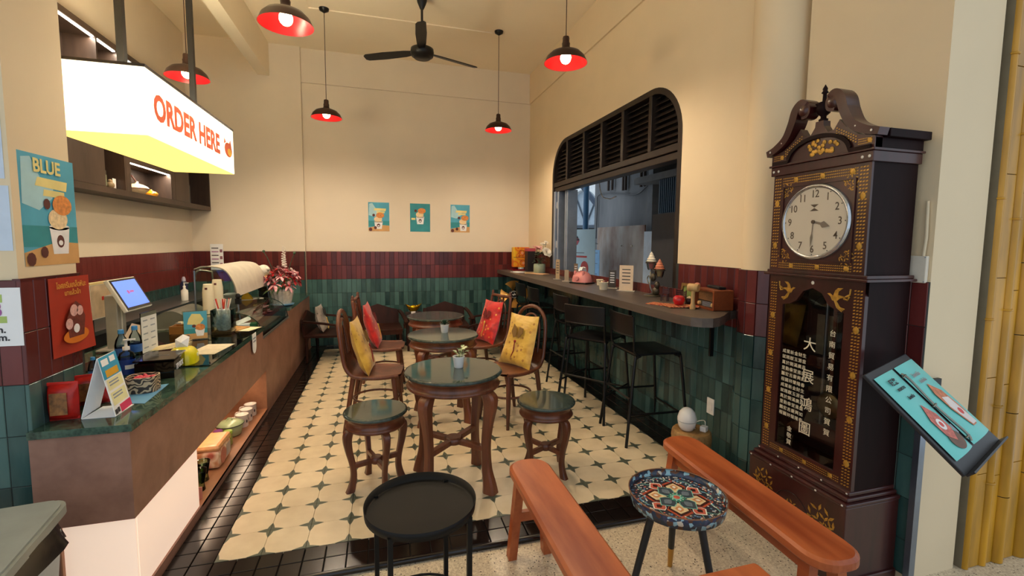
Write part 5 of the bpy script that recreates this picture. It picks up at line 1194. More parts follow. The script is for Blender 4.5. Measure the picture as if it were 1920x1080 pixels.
# hollow middle case with a glazed door
ZM0, ZM1 = .445, 1.395
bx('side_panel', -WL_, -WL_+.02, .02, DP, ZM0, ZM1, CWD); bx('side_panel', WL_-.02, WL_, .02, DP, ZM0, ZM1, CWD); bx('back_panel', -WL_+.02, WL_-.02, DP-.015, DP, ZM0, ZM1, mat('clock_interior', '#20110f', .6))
dr = thing('door', '', '')
for k in ('label', 'category'): del dr[k]
dr.parent = t
go = [(-.165, .50), (.165, .50), (.165, 1.245), (.13, 1.25), (.085, 1.275), (.05, 1.325), (0, 1.345), (-.05, 1.325), (-.085, 1.275), (-.13, 1.25), (-.165, 1.245)]
fo = [(-WL_, ZM0), (WL_, ZM0), (WL_, 1.33), (.2, ZM1), (.1, ZM1), (.06, ZM1), (0, ZM1), (-.06, ZM1), (-.1, ZM1), (-.2, ZM1), (-WL_, 1.33)]
obj('door_frame', B().ring(fo, go, 0, .02, Matrix(((1, 0, 0, 0), (0, 0, 1, 0), (0, 1, 0, 0), (0, 0, 0, 1)))), CW, dr)
for sg in (-1, 1): obj('door_corner', B().add([(sg*WL_, 0, 1.33), (sg*.2, 0, ZM1), (sg*WL_, 0, ZM1)], [(0, 1, 2) if sg < 0 else (0, 2, 1)]), CW, dr)

obj('glass', B().add([(x, .008, z) for x, z in go], [tuple(range(len(go)))]), mat_glass('clock_glass', '#cfd2d2', 0, 1.5), dr)
def inlay_band(par, x0, x1, z0, z1, y, along, n, rows):
    q = B()
    for k in range(n):
        for r in range(rows):
            if along == 'z': cx = x0+(x1-x0)*(r+.5)/rows; cz = z0+(z1-z0)*(k+.5)/n; lx, lz = (x1-x0)/rows*.34, (z1-z0)/n*.26
            else: cx = x0+(x1-x0)*(k+.5)/n; cz = z0+(z1-z0)*(r+.5)/rows; lx, lz = (x1-x0)/n*.36, (z1-z0)/rows*.24
            if k % 14 == 7: continue
            q.add([(cx-lx, y, cz-lz), (cx+lx, y, cz-lz*.4), (cx+lx, y, cz+lz), (cx-lx, y, cz+lz*.4)], [(0, 1, 2, 3)])
    o = obj('inlay_band', q, INL, par, kind='stuff')
    q = B()
    for k in range(7, n, 14):
        if along == 'z': q.ball((x1-x0)*.36, ((x0+x1)/2, y, z0+(z1-z0)*(k+.5)/n), 6, 4, (1, .05, 1.1))
        else: q.ball((z1-z0)*.36, (x0+(x1-x0)*(k+.5)/n, y, (z0+z1)/2), 6, 4, (1.2, .05, 1))
    obj('inlay_flower', q, INL, par, kind='stuff')
for x0 in (-.245, .203): inlay_band(dr, x0, x0+.042, .455, 1.36, -.0006, 'z', 62, 3)
inlay_band(dr, -.195, .195, .456, .488, -.0006, 'x', 40, 3)
def bird(cx, cz, s, sg):
    P = [(-.55, .05), (-.2, -.05), (.0, -.25), (.25, -.2), (.35, .0), (.55, .15), (.38, .18), (.2, .05), (.1, .35), (-.05, .5), (-.35, .52), (-.1, .3), (-.08, .12)]
    q = B().add([(cx+sg*x*s, -.0008, cz+z*s) for x, z in P], [tuple(range(len(P)))])
    for a in (.0, .35, .7): q.tube([(cx+sg*(.1-.1*a)*s, -.001, cz-.2*s), (cx+sg*(-.05-a*.25)*s, -.001, cz-.55*s), (cx+sg*(-.35-a*.2)*s, -.001, cz-(.75-a*.2)*s)], .0035, 4)
    q.tube([(cx-sg*.5*s, -.001, cz+.05*s), (cx-sg*.72*s, -.001, cz+.2*s), (cx-sg*.75*s, -.001, cz+.5*s)], .0045, 4).tube([(cx-sg*.4*s, -.001, cz-.05*s), (cx-sg*.62*s, -.001, cz-.1*s), (cx-sg*.7*s, -.001, cz+.1*s)], .0045, 4)
    obj('inlay_bird', q, INL, dr)
bird(-.135, 1.325, .075, 1); bird(.125, 1.315, .085, -1)
obj('pearl_dot', B().ball(.009, (0, -.0005, 1.37), 10, 5, (1, .2, 1)), PEARL, dr)
# gilt inscription on the glass
INS = mat('inscription_cream', '#d9cfb4', .5)
for ch_, z in zip('大展鴻圖', (1.06, .90, .76, .635)): text('inscription', ch_, .072, INS, dr, (.0, .0055, z), FRONT)
for k, ch_ in enumerate('台南貿易有限公司賀賀'): text('inscription', ch_, .034, INS, dr, (.115, .0055, 1.14-k*.053), FRONT)
cols = ['成就萬里鵬程', '業精於勤宏圖', '新猷開泰吉祥', '金玉滿堂慶榮', '財源廣進興隆', '生意昌盛如春']
for i, c_ in enumerate(cols):
    for k, ch_ in enumerate(c_*2): text('inscription', ch_, .022, INS, dr, (-.142+i*.0235, .0055, 1.0-k*.030), FRONT)
for k, ch_ in enumerate('金敬賀'): text('inscription', ch_, .03, INS, dr, (-.085, .0055, .60-k*.035), FRONT)
# pendulum and weights behind the glass
pd = obj('pendulum_rod', B().box(-.008, .008, 0, .006, .80, 1.32, T(.03, .12, 0)), mat_wood('rod_wood', '#5a2c1c', '#7a4028', .5, 8), t)
obj('pendulum_bob', B().lathe([(.001, -.008), (.06, -.006), (.066, 0), (.06, .006), (.001, .009)], 32, T(.03, .12, .755) @ RX(PI/2)), mat('aged_brass', '#9a7f56', .3, metal=.7, var=.3), pd)
obj('chime_rods', B().cyl(.008, .62, 1.26, 8, T(-.06, .18, 0)).cyl(.006, .72, 1.26, 8, T(-.03, .2, 0)), mat('grey_rod', '#7d7f80', .35, metal=.6), t)
obj('paper_scroll', B().box(-.13, -.02, .2, .204, .98, 1.19), mat('aged_paper', '#8d7a5c', .7, var=.2), t)
# waist moulding, hood with the dial
bx('waist_moulding', -.275, .275, -.025, DP+.01, ZM1, ZM1+.012, CW, .003); bx('waist_moulding', -.265, .265, -.012, DP+.005, ZM1+.012, ZM1+.028, CW, .003)
ZH0, ZH1 = 1.423, 1.91
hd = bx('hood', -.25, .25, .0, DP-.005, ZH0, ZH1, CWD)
bx('hood_front', -.25, .25, -.012, .0, ZH0, ZH1, CW)
for x0 in (-.243, .2): inlay_band(t, x0, x0+.04, ZH0+.01, ZH1-.01, -.0126, 'z', 30, 3)
inlay_band(t, -.195, .195, ZH1-.05, ZH1-.012, -.0126, 'x', 38, 3); inlay_band(t, -.195, .195, ZH0+.008, ZH0+.042, -.0126, 'x', 38, 3)
obj('dial_surround', B().ring(rrect(-.19, .19, ZH0+.05, ZH1-.058, .004, 2), rrect(-.182, .182, ZH0+.058, ZH1-.066, .004, 2), .0, .006, T(0, -.012, 0) @ Matrix(((1, 0, 0, 0), (0, 0, -1, 0), (0, 1, 0, 0), (0, 0, 0, 1)))), CW, t)
DZ = 1.664; DR = .168
DM = T(0, -.012, DZ) @ RX(PI/2)
dl = obj('dial', B().cyl(DR, 0, .008, 56, DM), mat('ivory_dial', '#cfc6b6', .3, var=.02), t)
obj('dial_bezel', B().lathe([(DR-.006, .008), (DR+.002, .016), (DR+.012, .010), (DR+.014, 0)], 56, DM, cap=False), mat('chrome_bezel', '#b9bec4', .12, metal=.9), dl)
obj('crystal', B().lathe([(.001, .022), (.06, .021), (.12, .018), (DR-.004, .011)], 56, DM, cap=False), mat_glass('clock_crystal', '#f8f8f6', 0, 1.08), dl)
NUM = mat('dial_numerals', '#5a4a3c', .5)
for h in range(1, 13):
    a = PI/2-h*PI/6; text('numeral', str(h), .05, NUM, dl, (.132*math.cos(a), -.0205, DZ+.132*math.sin(a)), FRONT, sx=.85, bold=.0004)
    obj('minute_mark', B().ball(.003, (.157*math.cos(a), -.0205, DZ+.157*math.sin(a)), 6, 4, (1, .2, 1)), INK, dl)
obj('dial_mark', B().add([(-.022, -.0207, DZ+.083), (.022, -.0207, DZ+.083), (.0, -.0207, DZ+.068)], [(0, 1, 2)]).add([(-.024, -.0207, DZ+.052), (.024, -.0207, DZ+.052), (.0, -.0207, DZ+.066)], [(0, 1, 2)]), NUM, dl)
def hand(L, w, a):
    c, s = math.cos(a), math.sin(a); o = [(0, -w*.3), (L*.45, -w*.35), (L*.6, -w), (L*.78, -w*.6), (L, 0), (L*.78, w*.6), (L*.6, w), (L*.45, w*.35), (0, w*.3)]
    obj('clock_hand', B().add([(x*c-z*s, -.0225, DZ+x*s+z*c) for x, z in o], [tuple(range(len(o)))]), mat('grey_hand', '#7d7266', .4), dl)
hand(.088, .016, PI/2-math.radians(105)); hand(.125, .007, PI/2-math.radians(184))
obj('hand_boss', B().cyl(.009, .009, .014, 12, DM), NUM, dl)
for sx in (-1, 1):
    for sz in (-1, 1): sprig(t, 'inlay_sprig', sx*.145, DZ+sz*.145, .062, math.atan2(sz, sx), 2.2, -.0126, 7)
# cornice and swan-neck pediment
ZC0 = ZH1
bx('cornice', -.262, .262, -.024, DP, ZC0, ZC0+.045, CW, .003); bx('cornice', -.27, .27, -.032, DP+.005, ZC0+.045, ZC0+.055, CW, .002)
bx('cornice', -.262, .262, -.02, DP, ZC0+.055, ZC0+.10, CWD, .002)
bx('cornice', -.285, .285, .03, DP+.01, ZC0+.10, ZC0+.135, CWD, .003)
MXZ = Matrix(((1, 0, 0, 0), (0, 0, 1, 0), (0, 1, 0, 0), (0, 0, 0, 1)))
tym = [(-.262, .055), (.262, .055), (.262, .105), (.19, .125), (.13, .17), (.10, .21), (.075, .17), (.045, .165), (.022, .20), (.02, .225), (-.02, .225), (-.022, .20), (-.045, .165), (-.075, .17), (-.10, .21), (-.13, .17), (-.19, .125), (-.262, .105)]
obj('tympanum', B().add([(x, y, ZC0+z) for y in (-.022, .02) for x, z in tym], [tuple(range(18)), tuple(reversed(range(18, 36)))]+[(i, 18+i, 18+(i+1) % 18, (i+1) % 18) for i in range(18)]), CW, t)
for sg in (-1, 1):
    pth = bez([(sg*.285, 0, .118), (sg*.23, 0, .135), (sg*.17, 0, .175), (sg*.135, 0, .24), (sg*.115, 0, .30), (sg*.085, 0, .325), (sg*.058, 0, .305), (sg*.06, 0, .272), (sg*.085, 0, .268)], 6)
    wd = [.9+.35*math.sin(PI*i/(len(pth)-1)) if i < len(pth)*.7 else 1.0 for i in range(len(pth))]
    obj('swan_neck', B().tube([(p.x, -.01, ZC0+p.z) for p in pth], wd, flat=(.062, .034)), CW, t)
    obj('scroll_rosette', B().lathe([(.001, .03), (.022, .028), (.034, .015), (.036, -.02)], 16, T(sg*.075, -.02, ZC0+.292) @ RX(PI/2)), CW, t)
    for k in range(5):
        p = pth[int(3+k*7)]; obj('pearl_dot', B().ball(.0055, (p.x, -.043, ZC0+p.z), 8, 4, (1, .4, 1)), PEARL, t)
    inlay_band(t, sg*.25 if sg < 0 else .19, sg*.19 if sg < 0 else .25, ZC0+.075, ZC0+.105, -.0226, 'x', 9, 3)
    q = B()
    for k in range(9):
        for r in range(3):
            u = k/8; x = .18-.09*u; z = .105+.055*u+.012*(r-1)
            q.box(sg*x-.003, sg*x+.003, -.0232, -.0222, ZC0+z-.002, ZC0+z+.003)
    obj('inlay_band', q, INL, t, kind='stuff')
    for x in (.215, .245): obj('pearl_dot', B().ball(.007, (sg*x, -.0245, ZC0+.022), 8, 4, (1, .4, 1)), PEARL, t)
ar = [(.16*math.cos(a), .06+.095*math.sin(a)) for a in [PI*k/20 for k in range(21)]]
obj('arch_moulding', B().tube([(x, -.026, ZC0+z) for x, z in [(-.25, .062)]+list(reversed(ar))+[(.25, .062)]], 1, flat=(.014, .018)), CWD, t)
q = B(); random.seed(9)
for k in range(26):
    a = random.uniform(.15, PI-.15); r = random.uniform(.02, .12); x, z = r*1.05*math.cos(a), .068+r*.6*math.sin(a)
    q.ball(.011, (x, -.0235, ZC0+z), 6, 4, (1.1, .08, .9))
obj('inlay_vine', q, INL, t, kind='stuff')
obj('finial', B().lathe([(.018, .225), (.02, .235), (.012, .24), (.012, .25), (.026, .262), (.034, .285), (.031, .302), (.036, .308), (.028, .312), (.009, .318), (.008, .352), (.015, .357), (.009, .366), (.011, .375), (.001, .395)], 20, T(0, 0, ZC0)), CWD, t)

# ------------------------------------------------------------------ far right: switch box, menu board on its stand, bamboo-glazed column
t = thing('switch_box', 'white square switch box on the cream wall right of the clock', 'switch', (3.099, -.872, 1.42), -PI/2)
obj('box', B().box(-.048, .048, -.018, .0, -.06, .06, ch=.004), mat('switch_cream', '#d9d2c4', .4), t)
for x in (-.042, .042):
    for z in (-.054, .054): obj('screw', B().ball(.003, (x, -.0182, z), 6, 4, (1, .3, 1)), GREYINK, t)
obj('conduit', B().tube([(.03, -.012, .06), (.035, -.012, .14), (.028, -.008, .3)], .007, 6), mat('conduit_cream', '#d5c6a8', .5), t)
# glazed yellow column built of half-round bamboo tiles
YG = mat('yellow_bamboo_glaze', '#b8861c', .3, var=.35, scale=4, stretch=(3, 3, .5))
YJ = mat('yellow_joint', '#6b4a10', .5)
t = thing('bamboo_column', 'tall yellow glazed column of bamboo-shaped tiles at the right photo edge', 'column', (3.455, -.955, -.03))
obj('core', B().box(.0, .60, .012, .09, 0, ZC+.03), mat('column_core', '#7d745f', .8), t)
def bamboo(x, r, step, ph):
    zs = [0.]
    while zs[-1] < ZC+.02: zs.append(min(ZC+.03, zs[-1]+step+.04*((ph+len(zs)*5) % 3)))
    for a, c in zip(zs[:-1], zs[1:]):
        if c-a < .03: continue
        obj('bamboo_tile', B().grid(lambda u, v: (x-r*math.cos(PI*u), .012-r*math.sin(PI*u), a+.002+(c-a-.004)*v), 10, 1), YG, t)
        if ph % 2 == 0 and c < 3.2: obj('bamboo_node', B().tube([(x-(r+.0025)*math.cos(PI*k/8), .012-(r+.0025)*math.sin(PI*k/8), c) for k in range(9)], .005, 5), YG, t)
def band(x0, x1, step, ph):
    z = -.0; k = 0
    while z < ZC+.02:
        z1 = min(ZC+.03, z+step+.05*((ph+k*3) % 3)); obj('flat_tile', B().box(x0+.001, x1-.001, .004, .014, z+.0015, z1-.0015, ch=.002), YG, t); z = z1; k += 1
bamboo(.018, .016, .55, 0); band(.036, .105, .42, 1); bamboo(.13, .022, .38, 2); band(.155, .20, .45, 0); bamboo(.235, .032, .34, 1); band(.27, .36, .4, 2); bamboo(.40, .034, .36, 3); band(.436, .60, .4, 1)
# ------------------------------------------------------------------ things along the bar
def bar_thing(name, label, cat, x, y, rz=0., group=None, dz=.0005): return thing(name, label, cat, (x, y, ZB+dz), rz, group)
m, nt, b = _base('orange_print', .35, 0)
v = _n(nt, 'ShaderNodeTexVoronoi', feature='SMOOTH_F1'); v.inputs['Scale'].default_value = 9; nt.links.new(_coord(nt), v.inputs['Vector'])
nt.links.new(_ramp(nt, v.outputs['Distance'], [(.1, '#c8501c'), (.25, '#e8a51e'), (.4, '#d8651c'), (.55, '#eab824')]), b.inputs['Base Color']); OPR = m
t = bar_thing('red_tray', 'dark red lacquer tray at the far end of the bar under the orange box', 'tray', 2.86, 4.43)
obj('tray', B().ring([(-.16, -.11), (.16, -.11), (.16, .11), (-.16, .11)], [(-.152, -.102), (.152, -.102), (.152, .102), (-.152, .102)], 0, .022).box(-.152, .152, -.102, .102, 0, .008), mat('lacquer_red', '#7a141c', .25), t)
t = bar_thing('silver_tin', 'small round silver tin on the red tray under the orange box', 'tin', 2.86, 4.40, dz=.009)
obj('tin', B().lathe([(.045, 0), (.047, .003), (.047, .037), (.044, .039), (.002, .039)], 24), SIL, t)
t = bar_thing('orange_box', 'orange and yellow printed snack display box at the far bar end', 'box', 2.865, 4.45, 0, dz=.0485)
obj('carton', B().box(-.13, .13, -.06, .06, 0, .31, ch=.012), OPR, t)
obj('tear_line', B().box(-.13, .04, -.062, -.0595, .15, .157), INK, t)
for x, z in ((0, .22), (.02, .07), (.1, .07)): obj('printed_ring', B().tube([(x+.045*math.cos(a), -.0615, z+.045*math.sin(a)) for a in [2*PI*k/20 for k in range(20)]], .005, 5, closed=True), mat('print_rust', '#b0441c', .4), t)
for x, z in ((.01, .22), (.03, .065)): obj('printed_spot', B().ball(.022, (x, -.061, z), 10, 6, (1, .05, 1)), mat('print_peach', '#e6a27c', .4), t)
t = bar_thing('lidded_box', 'dark box with a dusty pink lid behind the rose pot', 'box', 2.955, 4.25)
obj('body', B().box(-.06, .06, -.07, .07, 0, .30), mat('dark_card', '#241e20', .5), t); obj('lid', B().box(-.065, .065, -.075, .075, .30, .345), mat('dusty_pink', '#b0495a', .5), t)
t = bar_thing('rose_pot', 'pale celadon pot of pink and white artificial roses on the bar', 'plant', 2.915, 3.70)
obj('pot', B().lathe([(.07, 0), (.082, .006), (.083, .12), (.076, .135), (.07, .133), (.068, .12)], 28), mat('celadon', '#9fae98', .3), t)
obj('soil', B().cyl(.07, .11, .115, 20), SOIL, t)
def rose(par, c, r, m, seed=0, name='rose'):
    random.seed(seed); q = B()
    for ring, (n_, rr_, tilt) in enumerate(((6, 1., .35), (5, .75, .8), (4, .45, 1.2))):
        for k in range(n_):
            a = 2*PI*k/n_+ring*.5
            d = Vector((math.cos(a)*math.cos(tilt), math.sin(a)*math.cos(tilt), math.sin(tilt)))
            leaf(q, (0, 0, 0), d, r*rr_, r*1.0*rr_, .15)
    return obj(name, q, m, par, c, (random.uniform(.2, .9), random.uniform(-.4, .4), 0))
ROSEP = mat('rose_pink', '#dcaaa4', .6, var=.12, scale=40); ROSEW = mat('rose_white', '#ece6da', .6, var=.06)
for c, r, m_, sd in (((-.065, -.07, .34), .085, ROSEP, 1), ((.07, -.09, .29), .09, ROSEW, 2), ((.055, .0, .40), .06, ROSEW, 3), ((.0, .03, .35), .06, ROSEP, 4), ((.085, -.02, .43), .04, ROSEW, 5)):
    rose(t, c, r, m_, sd)
    obj('stem', B().tube([(c[0]*.2, c[1]*.2, .11), (c[0]*.7, c[1]*.7, c[2]*.7), c], .003, 5), DKLEAF, t)
q = B(); random.seed(4)
for k in range(60):
    a = random.uniform(0, 2*PI); e = random.uniform(-.2, 1.1); z = random.uniform(.13, .30); r = random.uniform(.01, .06)
    leaf(q, (r*math.cos(a), r*math.sin(a), z), (math.cos(a)*math.cos(e), math.sin(a)*math.cos(e), math.sin(e)), .06, .035, .3)
obj('foliage', q, mat_leaf('rose_leaf', '#2f4a38', '#557058'), t, kind='stuff')
for k, (x, y, rz, m_, lab) in enumerate(((2.68, 3.95, .2, PAPER, 'white folded paper lying nearest the far end of the bar'), (2.78, 3.72, -.3, mat('manila_card', '#c9ab7d', .6), 'tan menu cards lying in front of the rose pot on the bar'), (2.86, 3.52, .5, mat('peach_card', '#d9b08c', .6), 'peach printed cards lying right of the rose pot'))):
    tag(obj('loose_card', B().box(-.07, .07, -.11, .11, 0, .006, T(x, y, ZB+.0006+.001*k) @ RZ(rz)).box(-.065, .065, -.1, .1, .0065, .010, T(x, y, ZB+.0006+.001*k) @ RZ(rz+.2)), m_), lab, 'card', 'loose cards on the bar')
def card_stand(label, x, y, rz, w, h, m_, lines=True, base=True, dark=False):
    t = bar_thing('card_stand', label, 'sign', x, y, rz, 'small card stands on the bar')
    obj('base', B().box(-w/2-.02, w/2+.02, -.025, .025, 0, .006), mat('clear_base', '#b9b2a4', .2), t)
    obj('card', B().box(-w/2, w/2, -.002, .002, .006, h), m_, t)
    if lines:
        for k in range(5): obj('printed_line', B().box(-w*.3, w*.3, -.003, -.002, h*(.82-.13*k), h*(.82-.13*k)+.008), INK if not dark else PAPER, t)
    return t
card_stand('narrow tan card stand beside the folded window leaf on the bar', 2.80, 2.72, -.75, .05, .235, mat('tan_card', '#b39b78', .5), True)
card_stand('short translucent card stand left of the pink piggy holder', 2.79, 2.42, -.75, .05, .13, mat('smoky_acrylic', '#9c8f7c', .2), False)
card_stand('dark narrow card stand right behind the pink piggy holder', 2.90, 2.42, -.75, .045, .20, mat('brown_card', '#6b5a48', .5), True, dark=True)
card_stand('narrow charcoal card stand left of the cream card', 2.93, 1.62, -.75, .07, .175, mat('charcoal_card', '#3a3634', .5), True, dark=True)
card_stand('tall cream card stand with printed lines near the ice cream model', 2.93, 1.36, -.75, .125, .235, mat('cream_stand_card', '#dcc5a8', .5), True)
t = bar_thing('piggy_tissue_holder', 'pink pig-shaped tissue holder with a white tissue on the bar', 'tissue holder', 2.86, 2.16, .5)
PIG = mat('piggy_pink', '#d98a86', .25)
obj('base', B().box(-.085, .085, -.11, .11, 0, .015, ch=.004), BLACK, t)
obj('body', B().grid(lambda u, v: (.085*math.copysign(abs(math.cos(2*PI*u))**.8, math.cos(2*PI*u))*math.sin(PI/2*(1-v)**.5+.001), .11*math.copysign(abs(math.sin(2*PI*u))**.8, math.sin(2*PI*u))*math.sin(PI/2*(1-v)**.5+.001), .015+.12*v**.85), 28, 10, True), PIG, t)
obj('ear', B().ball(.03, (-.05, -.055, .11), 10, 8, (.7, .35, 1)), PIG, t); obj('ear', B().ball(.03, (-.05, .055, .11), 10, 8, (.7, .35, 1)), PIG, t)
obj('snout', B().lathe([(.022, 0), (.024, .012), (.02, .018)], 14, T(-.08, 0, .055) @ RY(-PI/2)), PIG, t)
obj('tissue', B().grid(lambda u, v: ((u-.5)*.09+.02*math.sin(6*v), (v-.5)*.05, .13+.05*math.sin(PI*u)*(1-.4*v)+.012*math.sin(9*u+4*v)), 8, 5), mat('tissue_white', '#e6f0ee', .7), t)
def tub(label, x, y, r, h, filled):
    t = bar_thing('paper_tub', label, 'tub', x, y, 0, 'paper ice cream tubs on the bar')
    obj('cup', B().lathe([(r*.78, 0), (r*.8, .002), (r, h), (r*1.05, h+.002), (r*1.02, h+.005), (r*.95, h-.004)], 24), CUPC, t)
    if filled:
        random.seed(2)
        for k in range(7):
            a = 2*PI*k/7; obj('topping', B().ball(r*.36, (r*.5*math.cos(a), r*.5*math.sin(a), h+.006), 8, 6, (1, 1, .7)), (CHOC, mat('topping_cream', '#d9c39c', .5), mat('topping_mauve', '#7a4a4e', .5))[k % 3], t)
    else: obj('lid', B().cyl(r*.97, h-.008, h-.003, 20), mat('lid_pale', '#d6d2c4', .4), t)
tub('white paper tub with dark toppings standing on the front half of the bar', 2.78, 1.51, .044, .068, True)
tub('plain white paper tub in front of the window rail on the bar', 2.955, 1.93, .036, .055, False)
# ice cream model stand
VERD = mat('verdigris_bronze', '#4b4334', .4, metal=.5, var=.4, scale=30); PWT = mat('pewter', '#8d8a80', .25, metal=.8)
t = bar_thing('ice_cream_stand', 'ornate metal stand holding two model ice creams in glass cups on the bar', 'ornament', 2.955, .96)
obj('base', B().lathe([(.075, 0), (.078, .004), (.07, .012), (.03, .018), (.012, .03)], 28), VERD, t)
obj('stem', B().tube(bez([(0, 0, .02), (-.02, .02, .08), (-.012, .03, .15), (.0, .05, .2)], 6), .006, 8), PWT, t)
obj('scroll', B().tube(bez([(-.01, .03, .13), (.0, .075, .10), (.0, .095, .14), (.0, .075, .165), (.0, .062, .145)], 6), .004, 6), PWT, t)
obj('figure', B().ball(.035, (0, -.035, .045), 10, 8, (.8, 1, 1)).ball(.03, (0, -.05, .095), 10, 8, (.7, .8, 1.1)).ball(.032, (0, .01, .155), 10, 8, (.7, 1, 1.1)), VERD, t)
def cone(y, z, ta, tb, lab):
    g = obj('glass_cup', B().lathe([(.022, z), (.03, z+.01), (.044, z+.075), (.046, z+.08), (.043, z+.08)], 22, T(0, y, 0), cap=False), mat_glass('cup_glass', '#e8eef0', .02, 1.5), t)
    obj('cup_ring', B().tube([(.047*math.cos(2*PI*k/22), y+.047*math.sin(2*PI*k/22), z+.06) for k in range(22)], .0035, 6, closed=True), VERD, t)
    obj('filling', B().lathe([(.014, z+.01), (.024, z+.07)], 16, T(0, y, 0)), tb, g)
    prof = []
    for k in range(40):
        u = k/39; prof.append((.040*(1-u)**.8*(1+.10*math.sin(u*26))+.001, z+.068+.085*u))
    obj('swirl', B().lathe(prof, 18, T(0, y, 0)), ta, g)
cone(.045, .215, mat('vanilla', '#e6dcc6', .5), mat('strawberry', '#c9756a', .5), '')
cone(-.075, .16, mat('peach_ice', '#c97a5a', .5), mat('custard', '#c9a86a', .5), '')
# little chairs, paper fans, apple, wooden radio and what lies on it
MINI = mat('mini_chair_red', '#3a1416', .4)
def mini_chair(label, x, y, rz, dz=.0005):
    t = bar_thing('miniature_chair', label, 'toy chair', x, y, rz, 'miniature chairs on the bar', dz)
    obj('seat', B().box(-.024, .024, -.024, .024, .036, .042), MINI, t)
    for k in range(3): obj('slat', B().box(-.022, .022, .02, .025, .055+.014*k, .063+.014*k), MINI, t)
    for sx in (-1, 1):
        obj('leg', B().box(sx*.022-.003, sx*.022+.003, -.024, -.018, 0, .05), MINI, t); obj('leg', B().box(sx*.022-.003, sx*.022+.003, .019, .025, 0, .10), MINI, t)
        obj('arm', B().box(sx*.022-.003, sx*.022+.003, -.024, .024, .05, .055), MINI, t)
mini_chair('miniature dark red chair, leftmost of the tiny chairs by the apple', 2.86, .66, -.9)
mini_chair('miniature dark red chair behind the apple', 2.92, .56, -.4)
mini_chair('miniature dark red chair between apple and wooden radio', 2.87, .475, -1.2)
t = bar_thing('miniature_teapot', 'tiny dark pot with a cream lid among the miniature chairs', 'toy pot', 2.93, .465)
obj('pot', B().lathe([(.014, 0), (.026, .012), (.028, .03), (.016, .045)], 16), MINI, t); obj('lid', B().lathe([(.02, .044), (.012, .054), (.002, .058)], 14), mat('topping_cream', '#d9c39c', .5), t)
m, nt, b = _base('red_gold_paper', .5, 0)
w_ = _n(nt, 'ShaderNodeTexWave'); w_.inputs['Scale'].default_value = 14; w_.inputs['Distortion'].default_value = 6; nt.links.new(_coord(nt), w_.inputs['Vector'])
nt.links.new(_ramp(nt, w_.outputs['Fac'], [(.3, '#a02a20'), (.6, '#c8503a'), (.8, '#d9a468')]), b.inputs['Base Color']); RGP = m
for k, (x, y, rz, lab) in enumerate(((2.715, .50, .5, 'red and gold paper leaflet nearest the rounded bar end, left one'), (2.735, .38, -.2, 'red and gold paper leaflet under the red apple'), (2.80, .33, .9, 'red and gold paper leaflet in front of the wooden mallet'))):
    tag(obj('paper_leaflet', B().box(-.06, .06, -.085, .085, 0, .004, T(x, y, ZB+.0006+.0042*k) @ RZ(rz)), RGP), lab, 'leaflet', 'red paper leaflets on the bar')
t = bar_thing('red_apple', 'shiny red apple ornament lying on the paper leaflets', 'apple', 2.765, .36, dz=.0135)
obj('fruit', B().lathe([(.012, .0), (.03, .006), (.04, .03), (.038, .052), (.022, .066), (.008, .06), (.002, .056)], 22), mat('apple_red', '#b8141c', .2, var=.15), t)
obj('stem', B().tube([(0, 0, .055), (.004, .002, .075)], .002, 5), CHOC, t)
PALE = mat_wood('pale_turned_wood', '#b08850', '#cdaa72', .5, 8)
t = bar_thing('wooden_mallet', 'pale wooden mallet standing on its handle in front of the radio', 'mallet', 2.79, .245)
obj('handle', B().lathe([(.019, 0), (.02, .02), (.013, .04), (.012, .11), (.016, .125)], 14), PALE, t)
obj('head', B().lathe([(.024, -.035), (.027, -.03), (.027, .03), (.024, .035)], 18, T(0, 0, .145) @ RZ(.5) @ RX(PI/2)), PALE, t)
RADW = mat_wood('radio_wood', '#6a2f16', '#8e4a24', .4, 5, (.3, 1, 1))
t = bar_thing('wooden_radio', 'old wooden radio with a cloth front at the end of the bar', 'radio', 2.94, .235, -PI/2-.12, dz=.001)
obj('cabinet', B().ring(rrect(-.12, .12, 0, .135, .008, 3), rrect(-.105, .105, .013, .122, .004, 3), -.07, .07, Matrix(((1, 0, 0, 0), (0, 0, 1, 0), (0, 1, 0, 0), (0, 0, 0, 1)))).box(-.11, .11, .05, .068, .008, .128), RADW, t)
obj('speaker_cloth', B().box(-.106, .106, -.04, -.03, .055, .122), mat('radio_cloth', '#7d5a34', .8, var=.2, scale=90), t)
obj('dial_panel', B().box(-.106, .106, -.045, -.03, .013, .052), mat('radio_dial', '#3d352e', .3), t)
obj('knob', B().lathe([(.014, 0), (.014, .012), (.01, .016)], 14, T(-.075, -.045, .032) @ RX(PI/2)), PALE, t); obj('knob', B().lathe([(.014, 0), (.014, .012), (.01, .016)], 14, T(.08, -.045, .032) @ RX(PI/2)), PALE, t)
for k in range(4): obj('dial_bar', B().box(-.045, .05, -.048, -.045, .019+.008*k, .022+.008*k), GREYINK, t)
tag(obj('remote_control', B().box(-.085, .085, -.025, .025, 0, .018, T(2.965, .235, ZB+.137) @ RZ(-PI/2-.25), ch=.004), BLACK), 'black remote control lying on top of the wooden radio', 'remote control')
t = thing('pink_cone', 'small pink waffle cone lying on the corner of the wooden radio', 'cone', (2.875, .315, ZB+.147), rot=(0, PI/2-.35, .9))
obj('cone', B().lathe([(.002, -.05), (.02, .01), (.021, .015), (.001, .016)], 16), mat('cone_salmon', '#c97862', .5), t)
t = thing('picture_frame', 'small gold picture frame with a green picture leaning on the maroon tiles', 'picture', (2.985, .545, ZB+.0005), -PI/2, rot=(-.12, 0, -PI/2))
